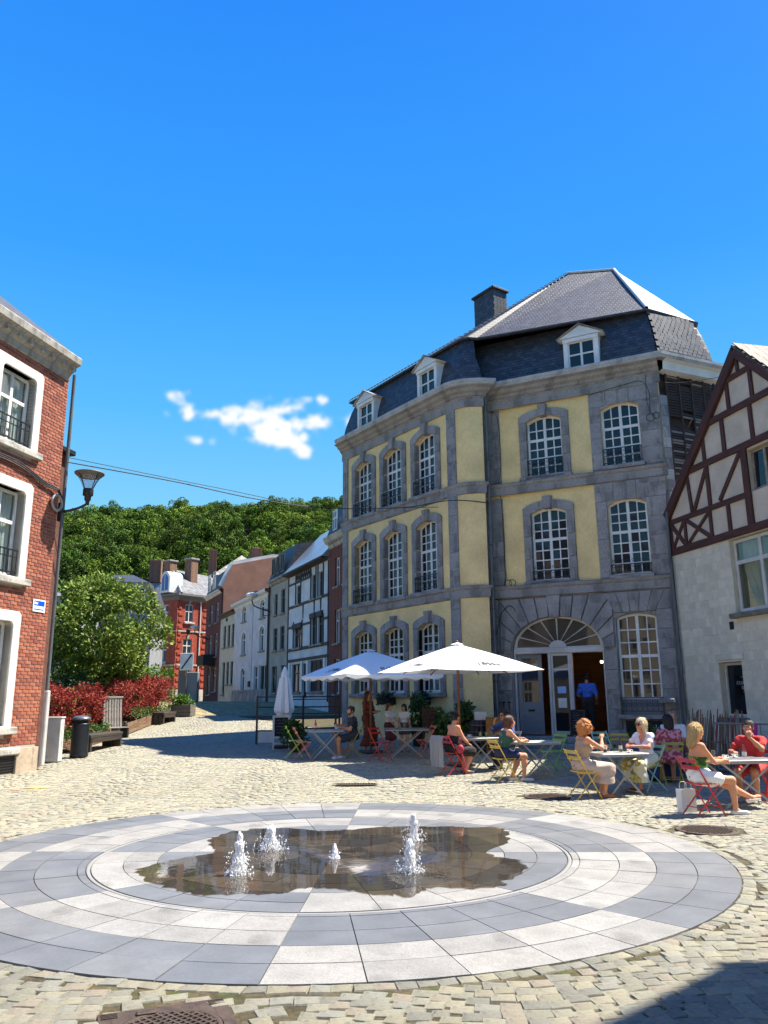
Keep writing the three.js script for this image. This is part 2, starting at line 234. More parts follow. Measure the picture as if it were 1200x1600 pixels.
// ---------------------------------------------------------------- ground, setts, fountain
const FC = [-.62, -9.85];
const MAN = [[2.88, -14.9, .42], [4.26, -11.19, .4]];
{
  const zs = []; for (let z = 320; z > 14; z -= 18) zs.push(z); for (let z = 14; z > -60; z -= 1) zs.push(z); for (let z = -60; z >= -420; z -= 20) zs.push(z);
  const sheet = (x0, x1, za, zb, dy) => { const L = zs.filter((z) => z <= za && z >= zb); const pos = [], uv = []; for (let i = 0; i < L.length - 1; i++) { const a = L[i], b = L[i + 1], q = (x, z) => [x, gy(z) + dy, z]; for (const p of [q(x0, a), q(x1, a), q(x1, b), q(x0, a), q(x1, b), q(x0, b)]) { pos.push(...p); uv.push(p[0], p[2]); } } const g = new THREE.BufferGeometry(); g.setAttribute('position', new THREE.BufferAttribute(new Float32Array(pos), 3)); g.setAttribute('uv', new THREE.BufferAttribute(new Float32Array(uv), 2)); g.computeVertexNormals(); return g; };
  const ground = part(scene, 'ground', sheet(-260, 260, 320, -420, -.03), mat(.40, .36, .25, .9, { map: texSetts, mr: .125, bump: texSetts, br: .125, bs: .012 })); ground.userData = { kind: 'structure', label: 'stone sett paving of the square and the street' };
  const street = part(scene, 'street', sheet(-34, 8, -39, -100, -.004), mat(.46, .43, .34, .9, { map: texSetts, mr: .125, bump: texSetts, br: .125, bs: .012 })); street.userData = { kind: 'structure', label: 'sett paved street rising away between the houses' };
  // the square: bedding with stones in wavy rows
  const sq = part(scene, 'square', sheet(-24, 24, 2, -39, -.0105), mat(.25, .225, .16, .95, { map: texGround, mr: .5, bump: texFine, br: 3, bs: .01 })); sq.userData = { kind: 'structure', label: 'square paved with small yellowish stone setts in wavy rows' };
  const stoneGeo = (s) => { const R = rng(s), c = [[-.5, -.5], [.5, -.5], [.5, .5], [-.5, .5]].map(([x, z]) => [x + (R() - .5) * .17, z + (R() - .5) * .19]); const q = (k, y) => c.map(([x, z]) => [x * k, y, z * k]); const lo = q(1, -.05), a = q(1.0, -.013), b = q(.93, .0).map((p) => [p[0], p[1] - R() * .004, p[2]]), F = []; for (let i = 0; i < 4; i++) { const j = (i + 1) % 4; F.push([lo[i], a[i], a[j], lo[j]], [a[i], b[i], b[j], a[j]]); } const m = [.03, .007, .02]; for (let i = 0; i < 4; i++) F.push([b[i], m, b[(i + 1) % 4]]); return polyGeo(F); };
  const geos = [...Array(10)].map((_, i) => stoneGeo(100 + i * 7));
  const tones = [[.46, .425, .30], [.51, .47, .345], [.43, .41, .315], [.53, .485, .35], [.39, .375, .30], [.48, .42, .315], [.45, .44, .36], [.35, .34, .275], [.49, .465, .35], [.42, .405, .30]];
  const smats = tones.map((t) => mat(...t, .85, { map: texGranite, mr: 1.2, bump: texFine, br: 2.5, bs: .006 }));
  const R = rng(4242), all = [], P2_ = Math.PI / 2;
  const inPoly = (x, f) => { if (.825 * x + .565 * f > 16.05 && x < 3.3 && f > 24) return false; if (x >= 3.3 && .4696 * x + .883 * f > 23.85) return false; if (x < -8.45 - .0 + (f - 19.6) * .23 && f < 19.7) return false; if (f > 20.5 && x < -9.12 - (f - 21) * .06) return false; if (x > 8.3 + (22.3 - f) * .237) return false; return true; };
  for (let k = 0; k < 318; k++) {
    const base = 2.6 + k * .117; let x = -(.56 * base + 3.2) - R() * .2; const xe = -x;
    while (x < xe) {
      const w = .105 + R() * .06, cx = x + w / 2; x += w; const ph = cx * 2 * Math.PI / 2.7 + .6 * Math.sin(base * .7), f = base + .13 * Math.sin(ph) + .25 * Math.sin(cx * .35) + (R() - .5) * .012, slope = .13 * 2 * Math.PI / 2.7 * Math.cos(ph);
      if (f > 39 || Math.hypot(cx - FC[0], -f - FC[1]) < 4.525 || !inPoly(cx, f)) continue;
      if (MAN.some((m) => Math.hypot(cx - m[0], -f - m[1]) < m[2] + .07)) continue;
      { const dx = cx + 1.19, df = f - 4.82, a = dx * .935 - df * .355, b = dx * .355 + df * .935; if (Math.abs(a) < .515 && Math.abs(b) < .515) continue; }
      if (Math.abs(cx + .6) < .45 && Math.abs(f - 16.68) < .24) continue;
      all.push({ x: cx, f, w: w + .003, d: .117 + R() * .01, r: -slope * .85 + (R() - .5) * .1, y: (R() - .5) * .010, v: Math.floor(R() * 10), t: Math.floor(R() * tones.length), tx: (R() - .5) * .05, tz: (R() - .5) * .05 });
    }
  }
  for (let i = 0; i < 206; i++) { const a = i / 206 * Math.PI * 2, r = 4.422; all.push({ x: FC[0] + Math.cos(a) * r, f: -FC[1] + Math.sin(a) * r, w: .128 + R() * .008, d: .115 + R() * .01, r: a + Math.PI / 2 + (R() - .5) * .1, y: (R() - .5) * .008, v: Math.floor(R() * 10), t: Math.floor(R() * tones.length), tx: (R() - .5) * .05, tz: (R() - .5) * .05 }); }
  for (let s = 0; s < 4; s++) for (let i = 0; i < 6; i++) { const u = -.43 + i * .163, v = .425, c = Math.cos(s * P2_), q = Math.sin(s * P2_), a = u * c - v * q, b = u * q + v * c; all.push({ x: -1.19 + a * .935 + b * .355, f: 4.82 - a * .355 + b * .935, w: .155, d: .12, r: .363 + s * P2_, y: (R() - .5) * .008, v: Math.floor(R() * 10), t: Math.floor(R() * tones.length), tx: 0, tz: 0 }); }
  const inFrame = (s) => Math.abs(s.x) < s.f * .5 && s.f > 4.75;
  const near = all.filter(inFrame).sort((a, b) => a.f - b.f).slice(0, 300), nearSet = new Set(near);
  const m4 = (s) => new THREE.Matrix4().compose(V(s.x, gy(-s.f) + s.y, -s.f), new THREE.Quaternion().setFromEuler(new THREE.Euler(s.tx, s.r, s.tz)), V(s.w, 1, s.d));
  for (const s of near) part(sq, 'sett', geos[s.v], smats[s.t], m4(s));
  const wm = mat(1, 1, 1, .85, { map: texGranite, mr: 1.2, bump: texFine, br: 2.5, bs: .006 });
  for (let v = 0; v < 10; v++) { const L = all.filter((s) => s.v === v && !nearSet.has(s)), im = new THREE.InstancedMesh(geos[v], wm, L.length); L.forEach((s, i) => { im.setMatrixAt(i, m4(s)); im.setColorAt(i, col(...tones[s.t]).multiplyScalar(.9 + .25 * fbm(s.x * .5 + 30, s.f * .5, 3))); }); im.name = 'distant_setts'; im.userData.kind = 'stuff'; im.castShadow = im.receiveShadow = true; sq.add(im); }

  // a few weeds and moss in the joints
  const weeds = []; const Rw = rng(77);
  for (const s of all) if (s.f < 16 && Rw() < (s.f < 7 ? .16 : .03) * (1.6 * fbm(s.x * .7 + 9, s.f * .7, 2))) for (let b = 0; b < 5; b++) { const a = Rw() * 6.28, L = .012 + Rw() * .018, bx = s.x + s.w / 2 + (Rw() - .5) * .02, bz = -s.f + (Rw() - .5) * .12; weeds.push([[bx, gy(-s.f) - .012, bz], [bx + .006, gy(-s.f) - .012, bz + .003], [bx + Math.cos(a) * L * .7, gy(-s.f) - .004 + L * .5, bz + Math.sin(a) * L * .7]]); }
  const wg = part(scene, 'joint_moss', polyGeo(weeds), mat(.16, .19, .045, .9)); wg.userData = { kind: 'stuff', label: 'moss and tiny weeds growing in the joints', category: 'moss' };
}
// ---- fountain
const fountain = thing('fountain', 'flush round paved fountain of pale and blue grey granite rings', 'fountain', [FC[0], 0, FC[1]]);
{
  part(fountain, 'base_slab', new THREE.CylinderGeometry(4.345, 4.345, .1, 96), mat(.10, .10, .09, .9), T(0, -.058, 0));
  const rad = [4.358, 3.96, 3.57, 3.2, 2.79, 2.71], rin = [2.655, 2.33, 1.97, 1.6, 1.2, .8, .4, .06];
  const whites = [[.375, .365, .345], [.42, .41, .385], [.345, .335, .315], [.395, .38, .355]].map((t) => mat(...t, .62, { map: texGranite, mr: 1.1, bump: texFine, br: 3, bs: .0015 }));
  const blues = [[.158, .168, .184], [.175, .184, .197], [.146, .156, .173], [.184, .19, .20]].map((t) => mat(...t, .55, { map: texPlaster, mr: .9, bump: texFine, br: 3, bs: .001 }));
  const R = rng(99);
  const ring = (r1, r0, band, per) => {
    for (let s = 0; s < 8; s++) for (let k = 0; k < per; k++) {
      const a0 = (-92.5 + s * 45 + k * 45 / per) * Math.PI / 180, a1 = (-92.5 + s * 45 + (k + 1) * 45 / per) * Math.PI / 180, g = .0045, n = per < 4 ? 6 : 3, y = .004 + (R() - .5) * .003, o = [], i_ = [];
      for (let j = 0; j <= n; j++) { const t = j / n, ro = r1 - g, ri = r0 + g, da = (rr) => g / rr, A = (rr) => lerp(a0 + da(rr), a1 - da(rr), t); o.push([Math.cos(A(ro)) * ro, y, -Math.sin(A(ro)) * ro]); i_.push([Math.cos(A(ri)) * ri, y, -Math.sin(A(ri)) * ri]); }
      const F = [], dn = (p) => [p[0], -.03, p[2]]; for (let j = 0; j < n; j++) { F.push([i_[j], o[j], o[j + 1], i_[j + 1]], [o[j], dn(o[j]), dn(o[j + 1]), o[j + 1]], [i_[j], i_[j + 1], dn(i_[j + 1]), dn(i_[j])]); }
      F.push([i_[0], dn(i_[0]), dn(o[0]), o[0]], [i_[n], o[n], dn(o[n]), dn(i_[n])]);
      part(fountain, 'paving_slab', polyGeo(F), ((s + band) % 2 === 0 ? whites : blues)[Math.floor(R() * 4)]);
    }
  };
  ring(rad[0], rad[1], 0, 5); ring(rad[1], rad[2], 0, 5); ring(rad[2], rad[3], 1, 5); ring(rad[3], rad[4], 1, 5); ring(rad[4], rad[5], 1, 5);
  ring(rin[0], rin[1], 0, 3); ring(rin[1], rin[2], 0, 3); ring(rin[2], rin[3], 1, 3); ring(rin[3], rin[4], 1, 3); ring(rin[4], rin[5], 0, 1); ring(rin[5], rin[6], 0, 1); ring(rin[6], rin[7], 1, 1);
  part(fountain, 'drain_ring', lathe([[2.665, -.02], [2.665, .0], [2.672, .003], [2.695, .003], [2.702, .0], [2.702, -.02]], 120), mat(.24, .235, .225, .6));
  // wet film
  const P = [[-2.58,-8.90],[-2.14,-8.18],[-1.79,-7.82],[-1.40,-7.84],[-1.01,-7.80],[-0.78,-8.06],[-0.45,-7.98],[-0.05,-7.76],[0.20,-7.69],[0.48,-8.02],[0.87,-7.98],[1.24,-8.44],[1.45,-9.11],[1.45,-9.29],[1.20,-9.50],[1.55,-10.61],[1.58,-11.28],[1.05,-11.61],[0.47,-11.63],[-0.07,-11.60],[-0.54,-11.39],[-0.83,-11.31],[-1.28,-11.57],[-1.94,-11.45],[-2.21,-10.91],[-2.16,-10.29],[-2.03,-9.84],[-2.28,-9.54]];
  const RR = rng(5), c = new THREE.CatmullRomCurve3(P.map((p) => V(p[0], 0, p[1])), true), pts = c.getPoints(260).map((p, i) => { const k = 1 + .05 * (vnoise(i * .3, 2) - .5) + .035 * (vnoise(i * .9, 7) - .5) + .03 * (RR() - .5); return [FC[0] + (p.x - FC[0]) * k, -(FC[1] + (p.z - FC[1]) * k)]; });
  const texRip = makeTex(512, (u, v) => gray(fbm(u * 14, v * 14, 4, 14, 91)), false);
  const water = part(scene, 'water', new THREE.ShapeGeometry(shapeOf(pts)).rotateX(-Math.PI / 2), new THREE.MeshPhysicalMaterial({ color: col(.50, .45, .39), roughness: .03, transmission: 1, thickness: 0, ior: 1.33, side: THREE.DoubleSide, bumpMap: rep(texRip, .35), bumpScale: .0009 }), T(0, .0095, 0));
  { const g = water.geometry, p = g.attributes.position, uv = g.attributes.uv; for (let i = 0; i < p.count; i++) uv.setXY(i, p.getX(i), p.getZ(i)); }
  water.userData = { kind: 'structure', label: 'thin dark sheet of water over the middle of the fountain' };
}
{
  const wm = new THREE.MeshPhysicalMaterial({ color: col(.95, .95, .95), roughness: .3, transmission: .12, thickness: 0, ior: 1.33, side: THREE.DoubleSide });
  const ico = new THREE.IcosahedronGeometry(1, 0);
  const jet = (x, z, h, w, seed, label) => {
    const t = thing('water_jet', label, 'water jet', [x, .011, z], 0, 'fountain jets'), R = rng(seed), core = [], dr = [];
    const n = Math.round(420 * h / .35) + 60;
    for (let i = 0; i < n; i++) { const y = Math.pow(R(), .9) * h, k = (1 - y / h), rr = w * (.16 + .5 * Math.pow(k, .7)) * Math.sqrt(R()) * (.75 + .6 * vnoise(y * 28, seed)), a = R() * 6.28, s = .003 + .007 * R(); core.push(ico.clone().scale(s, s * (1.6 + R() * 3.2), s).rotateZ((R() - .5) * .5).translate(Math.cos(a) * rr, y, Math.sin(a) * rr)); }
    for (let i = 0; i < n * .5; i++) { const a = R() * 6.28, rr = w * (.4 + R() * 1.0), y = Math.pow(R(), 2.2) * h * .8 * (1.3 - rr / w * .5), s = .0025 + .005 * R(); dr.push(ico.clone().scale(s, s * (1 + R()), s).translate(Math.cos(a) * rr, Math.max(.004, y), Math.sin(a) * rr)); }
    part(t, 'column', merge(core), wm); part(t, 'spray', merge(dr), wm);
    if (h < .2) { const ripple = new THREE.TorusGeometry(w * 1.15, .0028, 6, 40).rotateX(Math.PI / 2).scale(1, .8, 1).toNonIndexed(); part(t, 'ripple', ripple, wm); }
  };
  jet(-1.51, -8.67, .38, .11, 1, 'tall foaming water jet at the near left of the fountain');
  jet(-1.37, -9.97, .25, .16, 2, 'low bushy water jet at the far left of the fountain');
  jet(-.58, -9.45, .13, .05, 3, 'smallest thin water jet in the centre of the fountain');
  jet(.34, -10.5, .3, .11, 4, 'water jet at the far right of the fountain, behind another jet');
  jet(.24, -8.7, .3, .12, 5, 'water jet at the near right of the fountain, in front of another jet');
}
// ---- ironwork in the paving
{
  const cast = mat(.11, .075, .058, .65, { map: texStone, mr: 3, bump: texFine, br: 6, bs: .002, metalness: .25 });
  const t = thing('manhole_cover', 'square rusty cast iron manhole cover with round gridded lid, nearest the camera', 'manhole', [-1.19, -.006, -4.82], .363);
  part(t, 'frame', ext(rect(-.36, -.36, .36, .36), .02, [[...Array(32)].map((_, i) => [.295 * Math.cos(i * Math.PI / 16), .295 * Math.sin(i * Math.PI / 16)])]).rotateX(-Math.PI / 2), cast, T(0, -.012, 0));
  for (const [x, y] of [[.3, .3], [-.3, .3], [.3, -.3], [-.3, -.3]]) { const g = []; for (let i = 0; i < 4; i++) g.push(box(.09, .006, .008, x, .011, y - .03 + i * .02)); part(t, 'corner_ribs', merge(g), cast); }
  part(t, 'lid_rim', lathe([[.288, -.01], [.288, .011], [.262, .011], [.258, -.004]], 48), cast);
  part(t, 'lid', new THREE.CylinderGeometry(.262, .262, .02, 40), mat(.045, .035, .03, .7, { metalness: .2 }), T(0, -.016, 0));
  const g = []; for (let i = -6; i <= 6; i++) { const o = i * .04, L = 2 * Math.sqrt(Math.max(0, .26 ** 2 - o * o)); if (L > .05) { g.push(box(L, .014, .013, 0, 0, o), box(.013, .0145, L, o, 0, 0)); } } part(t, 'lid_grid', merge(g), cast, T(0, .003, 0, 0, .5, 0)); part(t, 'hinge', cbox(.11, .016, .05, .006), cast, T(-.1, .016, -.27));
  MAN.forEach(([x, z, r], i) => {
    const m = thing('manhole_cover', i ? 'round brown iron manhole cover in front of the red chair' : 'round brown iron manhole cover left of the yellow chair', 'manhole', [x, .001, z], .4 * i, 'round manhole covers');
    part(m, 'rim', lathe([[r, -.02], [r, .008], [r - .035, .008], [r - .04, -.004]], 40), cast); part(m, 'lid', new THREE.CylinderGeometry(r - .04, r - .04, .02, 40), cast, T(0, -.006, 0));
    const k = []; for (let a = -7; a <= 7; a++) for (let b = -7; b <= 7; b++) { const X = a * .046 + (b % 2) * .02, Z = b * .046; if (Math.hypot(X, Z) < r - .07) k.push(box(.026, .008, .026, X, .007, Z)); } part(m, 'studs', merge(k), cast);
  });
  const d = thing('drain_grate', 'rectangular rusty iron drain grate between fountain and terrace', 'drain', [-.6, gy(-16.68) + .003, -16.68]);
  part(d, 'frame', ext(rect(-.4, -.19, .4, .19), .02, [rect(-.37, -.16, .37, .16)]).rotateX(-Math.PI / 2), cast, T(0, -.012, 0)); part(d, 'pit', box(.76, .01, .34, 0, -.015, 0), M.dark);
  for (let i = 0; i < 13; i++) part(d, 'slat', scbox(.022, .02, .325, .004), cast, T(-.34 + i * .0567, -.003, 0));
  const ym = part(scene, 'paint_mark', ext([[-.24, -.1], [.2, -.12], [.25, .08], [-.2, .11]], .004).rotateX(-Math.PI / 2), mat(.75, .62, .12, .8, { map: texGranite, mr: 2 }), T(-6.95, gy(-16.5) + .006, -16.55)); tagged(ym, 'faded yellow paint patch on the setts before the brick house', 'paint mark');
  const pm = part(scene, 'paint_mark', ext([[-.1, -.06], [.1, -.08], [.09, .06], [-.1, .07]], .004).rotateX(-Math.PI / 2), mat(.55, .28, .2, .8, { map: texGranite, mr: 2 }), T(-7.2, gy(-16.2) + .006, -16.2)); tagged(pm, 'faded pink paint patch beside the yellow one', 'paint mark'); pm.name = 'paint_mark_001';
}
// ---------------------------------------------------------------- the yellow corner building
const oA = [-1.52, -30.35], dA = [.565, .825], oB = [3.5, -25.02], dB = [.883, .4696];
const FA = frame(oA[0], 0, oA[1], ...dA), FB = frame(oB[0], 0, oB[1], ...dB);
const onA = (s) => [oA[0] + dA[0] * s, oA[1] + dA[1] * s], onB = (s) => [oB[0] + dB[0] * s, oB[1] + dB[1] * s];
const bld = thing('corner_building', 'three storey yellow corner building with grey stone trim and slate mansard roof', 'building', [oB[0], 0, oB[1]]);
{
  const inv = rel(bld), W = (F) => inv.clone().multiply(F), A = W(FA), B = W(FB), G0 = inv; // G0: world to group
  const bez = (t) => { const a = onA(6.9), c = [2.68, -24.33], b = [3.24, -24.40]; return [(1 - t) ** 2 * a[0] + 2 * t * (1 - t) * c[0] + t * t * b[0], (1 - t) ** 2 * a[1] + 2 * t * (1 - t) * c[1] + t * t * b[1]]; };
  const curve = [...Array(9)].map((_, i) => bez(i / 8));
  const pD = [10.5, -23.42], pBk = [12.4, -30.5], pB2 = [6.9, -36.3], pLb = [4.0, -34.2], b0 = onB(-.2), b1 = onB(5.48), a0 = onA(-.1);
  const path = [pLb, a0, ...curve, [3.31, -25.0], b1, pD, pBk];
  // walls
  const wallA = []; const winA = [1.36, 3.30, 5.26], winB = [1.88, 4.28];
  const rowsA = [[1.9, 2.24, .2], [5.17, 2.38, .2], [8.5, 2.12, .22]], rowsB = [[5.22, 2.3, .17], [8.58, 2.0, .17]];
  const holesA = []; for (const c of winA) for (const [y, h, r] of rowsA) holesA.push(archPts(c, y, 1.16, h, r));
  part(bld, 'wall', ext(rect(-.1, -.3, 6.9, 11.1), .36, holesA), M.yellow, A.clone().multiply(T(0, 0, -.36)), 'painted yellow brick wall of the side facade');
  const holesB = []; for (const c of winB) for (const [y, h, r] of rowsB) holesB.push(archPts(c, y, 1.15, h, r));
  part(bld, 'wall', ext(rect(-.2, 4.8, 5.48, 11.1), .36, holesB), M.yellow, B.clone().multiply(T(0, 0, -.36)), 'painted yellow wall of the front facade');
  const arch = [[.5, .2], [3.3, .2]]; for (let i = 0; i <= 20; i++) { const a = i / 20 * Math.PI; arch.push([1.9 + 1.4 * Math.cos(a), 3.14 + .98 * Math.sin(a)]); }
  const w0 = archPts(4.28, 1.2, 1.15, 2.88, .12);
  part(bld, 'wall', ext(rect(-.2, -.3, 5.48, 4.8), .36, [arch, w0]), M.stoneB, B.clone().multiply(T(0, 0, -.36)), 'grey stone ground floor wall');
  const cw = []; { const inner = curve.map((p) => p); part(bld, 'corner_wall', sweep([...inner, [3.31, -25.0]], [[0, -.3], [0, 11.1]]), M.yellow, G0, 'rounded yellow corner between the two facades'); }
  part(bld, 'wall', sweep([pLb, a0], [[0, -.3], [0, 11.6]]), mat(.28, .2, .16, .9, { map: texBrickTone, mr: 2 }), G0); part(bld, 'wall', sweep([b1, pD, pBk, pB2, pLb], [[-.12, -.3], [-.12, 11.6]]), mat(.10, .07, .055, .9, { map: texBrickTone, mr: 1 }), G0);
  // stone: pilasters of blocks
  ashlar(bld, A, -.14, .22, .2, 11.05, { course: .62, len: .9, d: .05, seed: 5 }); ashlar(bld, A, 6.45, 6.9, .2, 11.05, { course: .62, len: .9, d: .05, seed: 6 });
  for (const [y0, y1, hh] of [[5.1, 8.07, holesB[2]], [8.42, 11.05, holesB[3]]]) part(bld, 'stone_facing', ext(rect(3.36, y0, 5.47, y1), .022, [hh]), M.stone, B);
  ashlar(bld, B, -.16, .4, 5.16, 7.98, { course: .47, len: .62, d: .05, seed: 7 }); ashlar(bld, B, -.16, .4, 8.5, 11.05, { course: .5, len: .62, d: .05, seed: 8 });
  ashlar(bld, B, 3.36, 5.46, 5.16, 8.06, { course: .58, len: .8, d: .05, seed: 9, holes: [[3.70, 5.0, 4.86, 7.45]] }); ashlar(bld, B, 3.36, 5.46, 8.5, 11.05, { course: .51, len: .8, d: .05, seed: 10, holes: [[3.70, 8.4, 4.86, 10.52]] });
  const arch1 = [.12, 3.1, 3.68, 4.68];
  ashlar(bld, B, -.16, 5.46, .25, 4.72, { course: .56, len: .75, d: .055, seed: 11, holes: [[.47, 0, 3.33, 3.1], arch1, [3.69, 1.15, 4.87, 4.1]] });
  { // voussoirs of the wide arch, and of the straight arch over the window
    const R = rng(31), ms = [M.stone, M.stoneB, M.stoneC], N = 13;
    for (let i = 0; i < N; i++) { const a0_ = Math.PI * (1 - i / N) - .012, a1_ = Math.PI * (1 - (i + 1) / N) + .012, q = [], n = 4; for (let k = 0; k <= n; k++) { const a = lerp(a0_, a1_, k / n); q.push([1.9 + 1.42 * Math.cos(a), 3.12 + 1.0 * Math.sin(a)]); } const out = (a) => { const dx = Math.cos(a), dy = Math.sin(a), k = Math.min(1.74 / Math.max(1e-6, Math.abs(dx)), 1.58 / Math.max(1e-6, dy)); return [1.9 + dx * k, 3.12 + dy * k]; }; q.push(out(a1_), out(a0_)); part(bld, 'arch_stone', ext(q, .05 + R() * .012, [], .008), ms[Math.floor(R() * 3)], B.clone().multiply(T(0, 0, .004))); }
    for (let i = 0; i < 5; i++) { const t0 = -1 + i * .4 + .012, t1 = -1 + (i + 1) * .4 - .012; part(bld, 'arch_stone', ext([[4.28 + t0 * .58, 4.12], [4.28 + t1 * .58, 4.12], [4.28 + t1 * .86, 4.7], [4.28 + t0 * .86, 4.7]], .066 + R() * .008, [], .008), ms[Math.floor(R() * 3)], B.clone().multiply(T(0, 0, .002))); }
    part(bld, 'keystone', ext([[1.76, 4.08], [2.04, 4.08], [2.12, 4.76], [1.68, 4.76]], .1, [], .012), M.stoneC, B.clone().multiply(T(0, 0, .004)));
  }
  // string courses and cornice, wrapped round the corner
  const wrap = [onA(-.2), ...curve, [3.31, -25.0], onB(5.55)];
  const course = (y0, y1, o) => part(bld, 'string_course', sweep(wrap, [[.0, y0], [o * .55, y0 + .03], [o * .55, y1 - .13], [o, y1 - .09], [o + .03, y1 - .03], [o, y1], [-.02, y1 + .02]]), M.stone, G0, 'grey stone string course');
  course(4.74, 5.12, .1); course(8.06, 8.44, .1);
  for (const [F, x0, x1, seed] of [[A, .22, 6.45, 51], [B, .0, 5.4, 53]]) for (const y of [4.93, 8.25]) ashlar(bld, F, x0, x1, y - .13, y + .08, { course: .3, len: 1.05, d: .02, z: .05, seed: seed + y * 10 });
  part(bld, 'frieze', sweep(wrap, [[0, 11.0], [.055, 11.0], [.055, 11.28], [.085, 11.3], [.085, 11.34]]), M.stone, G0); part(bld, 'cornice', sweep(wrap, [[.08, 11.33], [.14, 11.36], [.16, 11.44], [.26, 11.5], [.30, 11.58], [.42, 11.62], [.42, 11.64], [0, 11.64]]), M.stoneC, G0, 'moulded grey stone cornice');
  const gut = [a0, ...curve, [3.31, -25.0], b1, pD, pBk];
  part(bld, 'gutter', sweep(gut, [[.2, 11.64], [.42, 11.645], [.43, 11.69], [.47, 11.73], [.47, 11.82], [.44, 11.82], [.42, 11.76], [.1, 11.79]]), mat(.56, .56, .56, .6, { map: texStone, mr: .5 }), G0, 'pale painted box gutter');
  part(bld, 'soffit', sweep([b1, pD], [[.0, 11.3], [.25, 11.35], [.28, 11.6], [.42, 11.64]]), M.white, G0);
  // mansard
  const mans = [pLb, a0, ...curve, [3.31, -25.0], b1, pD, pBk, pB2];
  part(bld, 'mansard', sweep(mans, [[.06, 11.8], [-.04, 12.4], [-.2, 13.0], [-.42, 13.62]], true), M.slateDark, G0, 'steep dark slate mansard slope');
  { // slates of the lit end, laid one by one
    const F = W(frame(b1[0], 0, b1[1], pD[0] - b1[0], pD[1] - b1[1])), L = Math.hypot(pD[0] - b1[0], pD[1] - b1[1]), R = rng(8);
    const sg = [scbox(.185, .17, .016, .004), scbox(.175, .17, .016, .004), scbox(.16, .17, .016, .004)];
    for (let r = 0; r < 14; r++) { const y = 11.86 + r * .122, t = (y - 11.8) / 1.82, z = lerp(.075, -.36, t * t * .5 + t * .5), in0 = -.02 + t * .06, in1 = L - .02 - t * .36; const n = Math.round((in1 - in0) / .19); for (let c = 0; c < n; c++) { const x = in0 + (c + .5 + (r % 2 ? .25 : -.25)) * (in1 - in0) / n; if (x < in0 + .05 || x > in1 - .05) continue; part(bld, 'slate', sg[c % 3], R() < .5 ? M.slatePiece : M.slatePieceB, F.clone().multiply(T(x, y + .06, z + .02 + R() * .004, -.2 + (R() - .5) * .03, 0, (R() - .5) * .02))); } }
  }
  // upper roof
  const inset = (p, q, d) => [p[0] + q[0] * d, p[1] + q[1] * d];
  const H = 13.62, R1 = [7.2, 17.7, -27.7], R2 = [8.85, 17.55, -27.2], R3 = [3.5, 17.2, -33.6], nAi = [.825, -.565], nBi = [.4696, -.883];
  const e = .30, A0 = [...inset(a0, nAi, e)], A1 = inset(onA(6.9), nAi, e), C1 = inset(curve[4], [.45, -.85], e), C2 = [3.2, -24.75], B1 = inset(b1, [-.05, -1], e), D1 = [pD[0] - .25, pD[1] - .3], K1 = [pBk[0] - .4, pBk[1]], K2 = pB2, K0 = pLb;
  const q = (p, y = H) => [p[0], y, p[1]];
  part(bld, 'upper_roof', polyGeo([[q(A0), q(A1), R1, R3], [q(A1), q(C1), R1], [q(C1), q(C2), R1], [q(C2), q(B1), R2, R1], [q(B1), q(D1), R2], [q(D1), q(K1), R2], [q(K1), q(K2), R1, R2], [q(K2), q(K0), R3, R1], [q(K0), q(A0), R3]]), M.slate, G0, 'grey slate hipped upper roof');
  part(bld, 'roof_edge', sweep([K0, A0, A1, C1, C2, B1, D1, K1, K2], [[-.1, H + .03], [.06, H - .03], [.05, H - .09], [-.15, H - .06]], true), M.slateDark, G0);
  part(bld, 'hip_flashing', merge([tube([q(B1, H + .02), [8.56, 15.66, -25.0], [R2[0] - .02, R2[1] + .02, R2[2]]].map((p) => p), .06, 12, 6), tube([[R1[0], R1[1] + .02, R1[2]], [R2[0], R2[1] + .02, R2[2]]], .06, 4, 6)]), mat(.55, .56, .57, .5), G0, 'pale zinc flashing on the roof hip and ridge');
  { const g = []; const P0 = V(...q(A0, H)), P1 = V(...q(A1, H)), d = P1.clone().sub(P0), L = d.length(); const F = W(frame(P0.x, 0, P0.z, d.x, d.z)); for (let i = 0; i < 34; i++) part(bld, 'verge_slate', scbox(.13, .02, .2, .004), i % 2 ? M.slatePiece : M.slatePieceB, F.clone().multiply(T(.1 + i * L / 34, H + .05, .05, .75, 0, .16))); const u = V(...R1).sub(P1); for (let i = 0; i < 26; i++) { const t = (i + .5) / 26, m = W(T(P1.x + u.x * t, P1.y + u.y * t + .05, P1.z + u.z * t, .3, .5, .5)); part(bld, 'verge_slate', scbox(.14, .02, .22, .004), i % 2 ? M.slatePiece : M.slatePieceB, m); } }
  // chimney
  { const F = W(frame(4.25, 0, -28.4, ...dA)), c = part(bld, 'chimney', cbox(1.15, 3.2, .7, .02), M.slateDark, F.clone().multiply(T(0, 15.55, 0)), 'slate clad chimney'); part(c, 'chimney_cap', cbox(1.3, .1, .85, .02), M.slateDark, T(0, 1.62, 0)); const R = rng(3), sg = scbox(.16, .13, .014, .003); for (let r = 0; r < 13; r++) for (let k = 0; k < 4; k++) part(c, 'slate', sg, R() < .5 ? M.slatePiece : M.slatePieceB, T(.582, -.25 + r * .135, -.25 + k * .17 + (r % 2) * .03, 0, Math.PI / 2, 0)); }
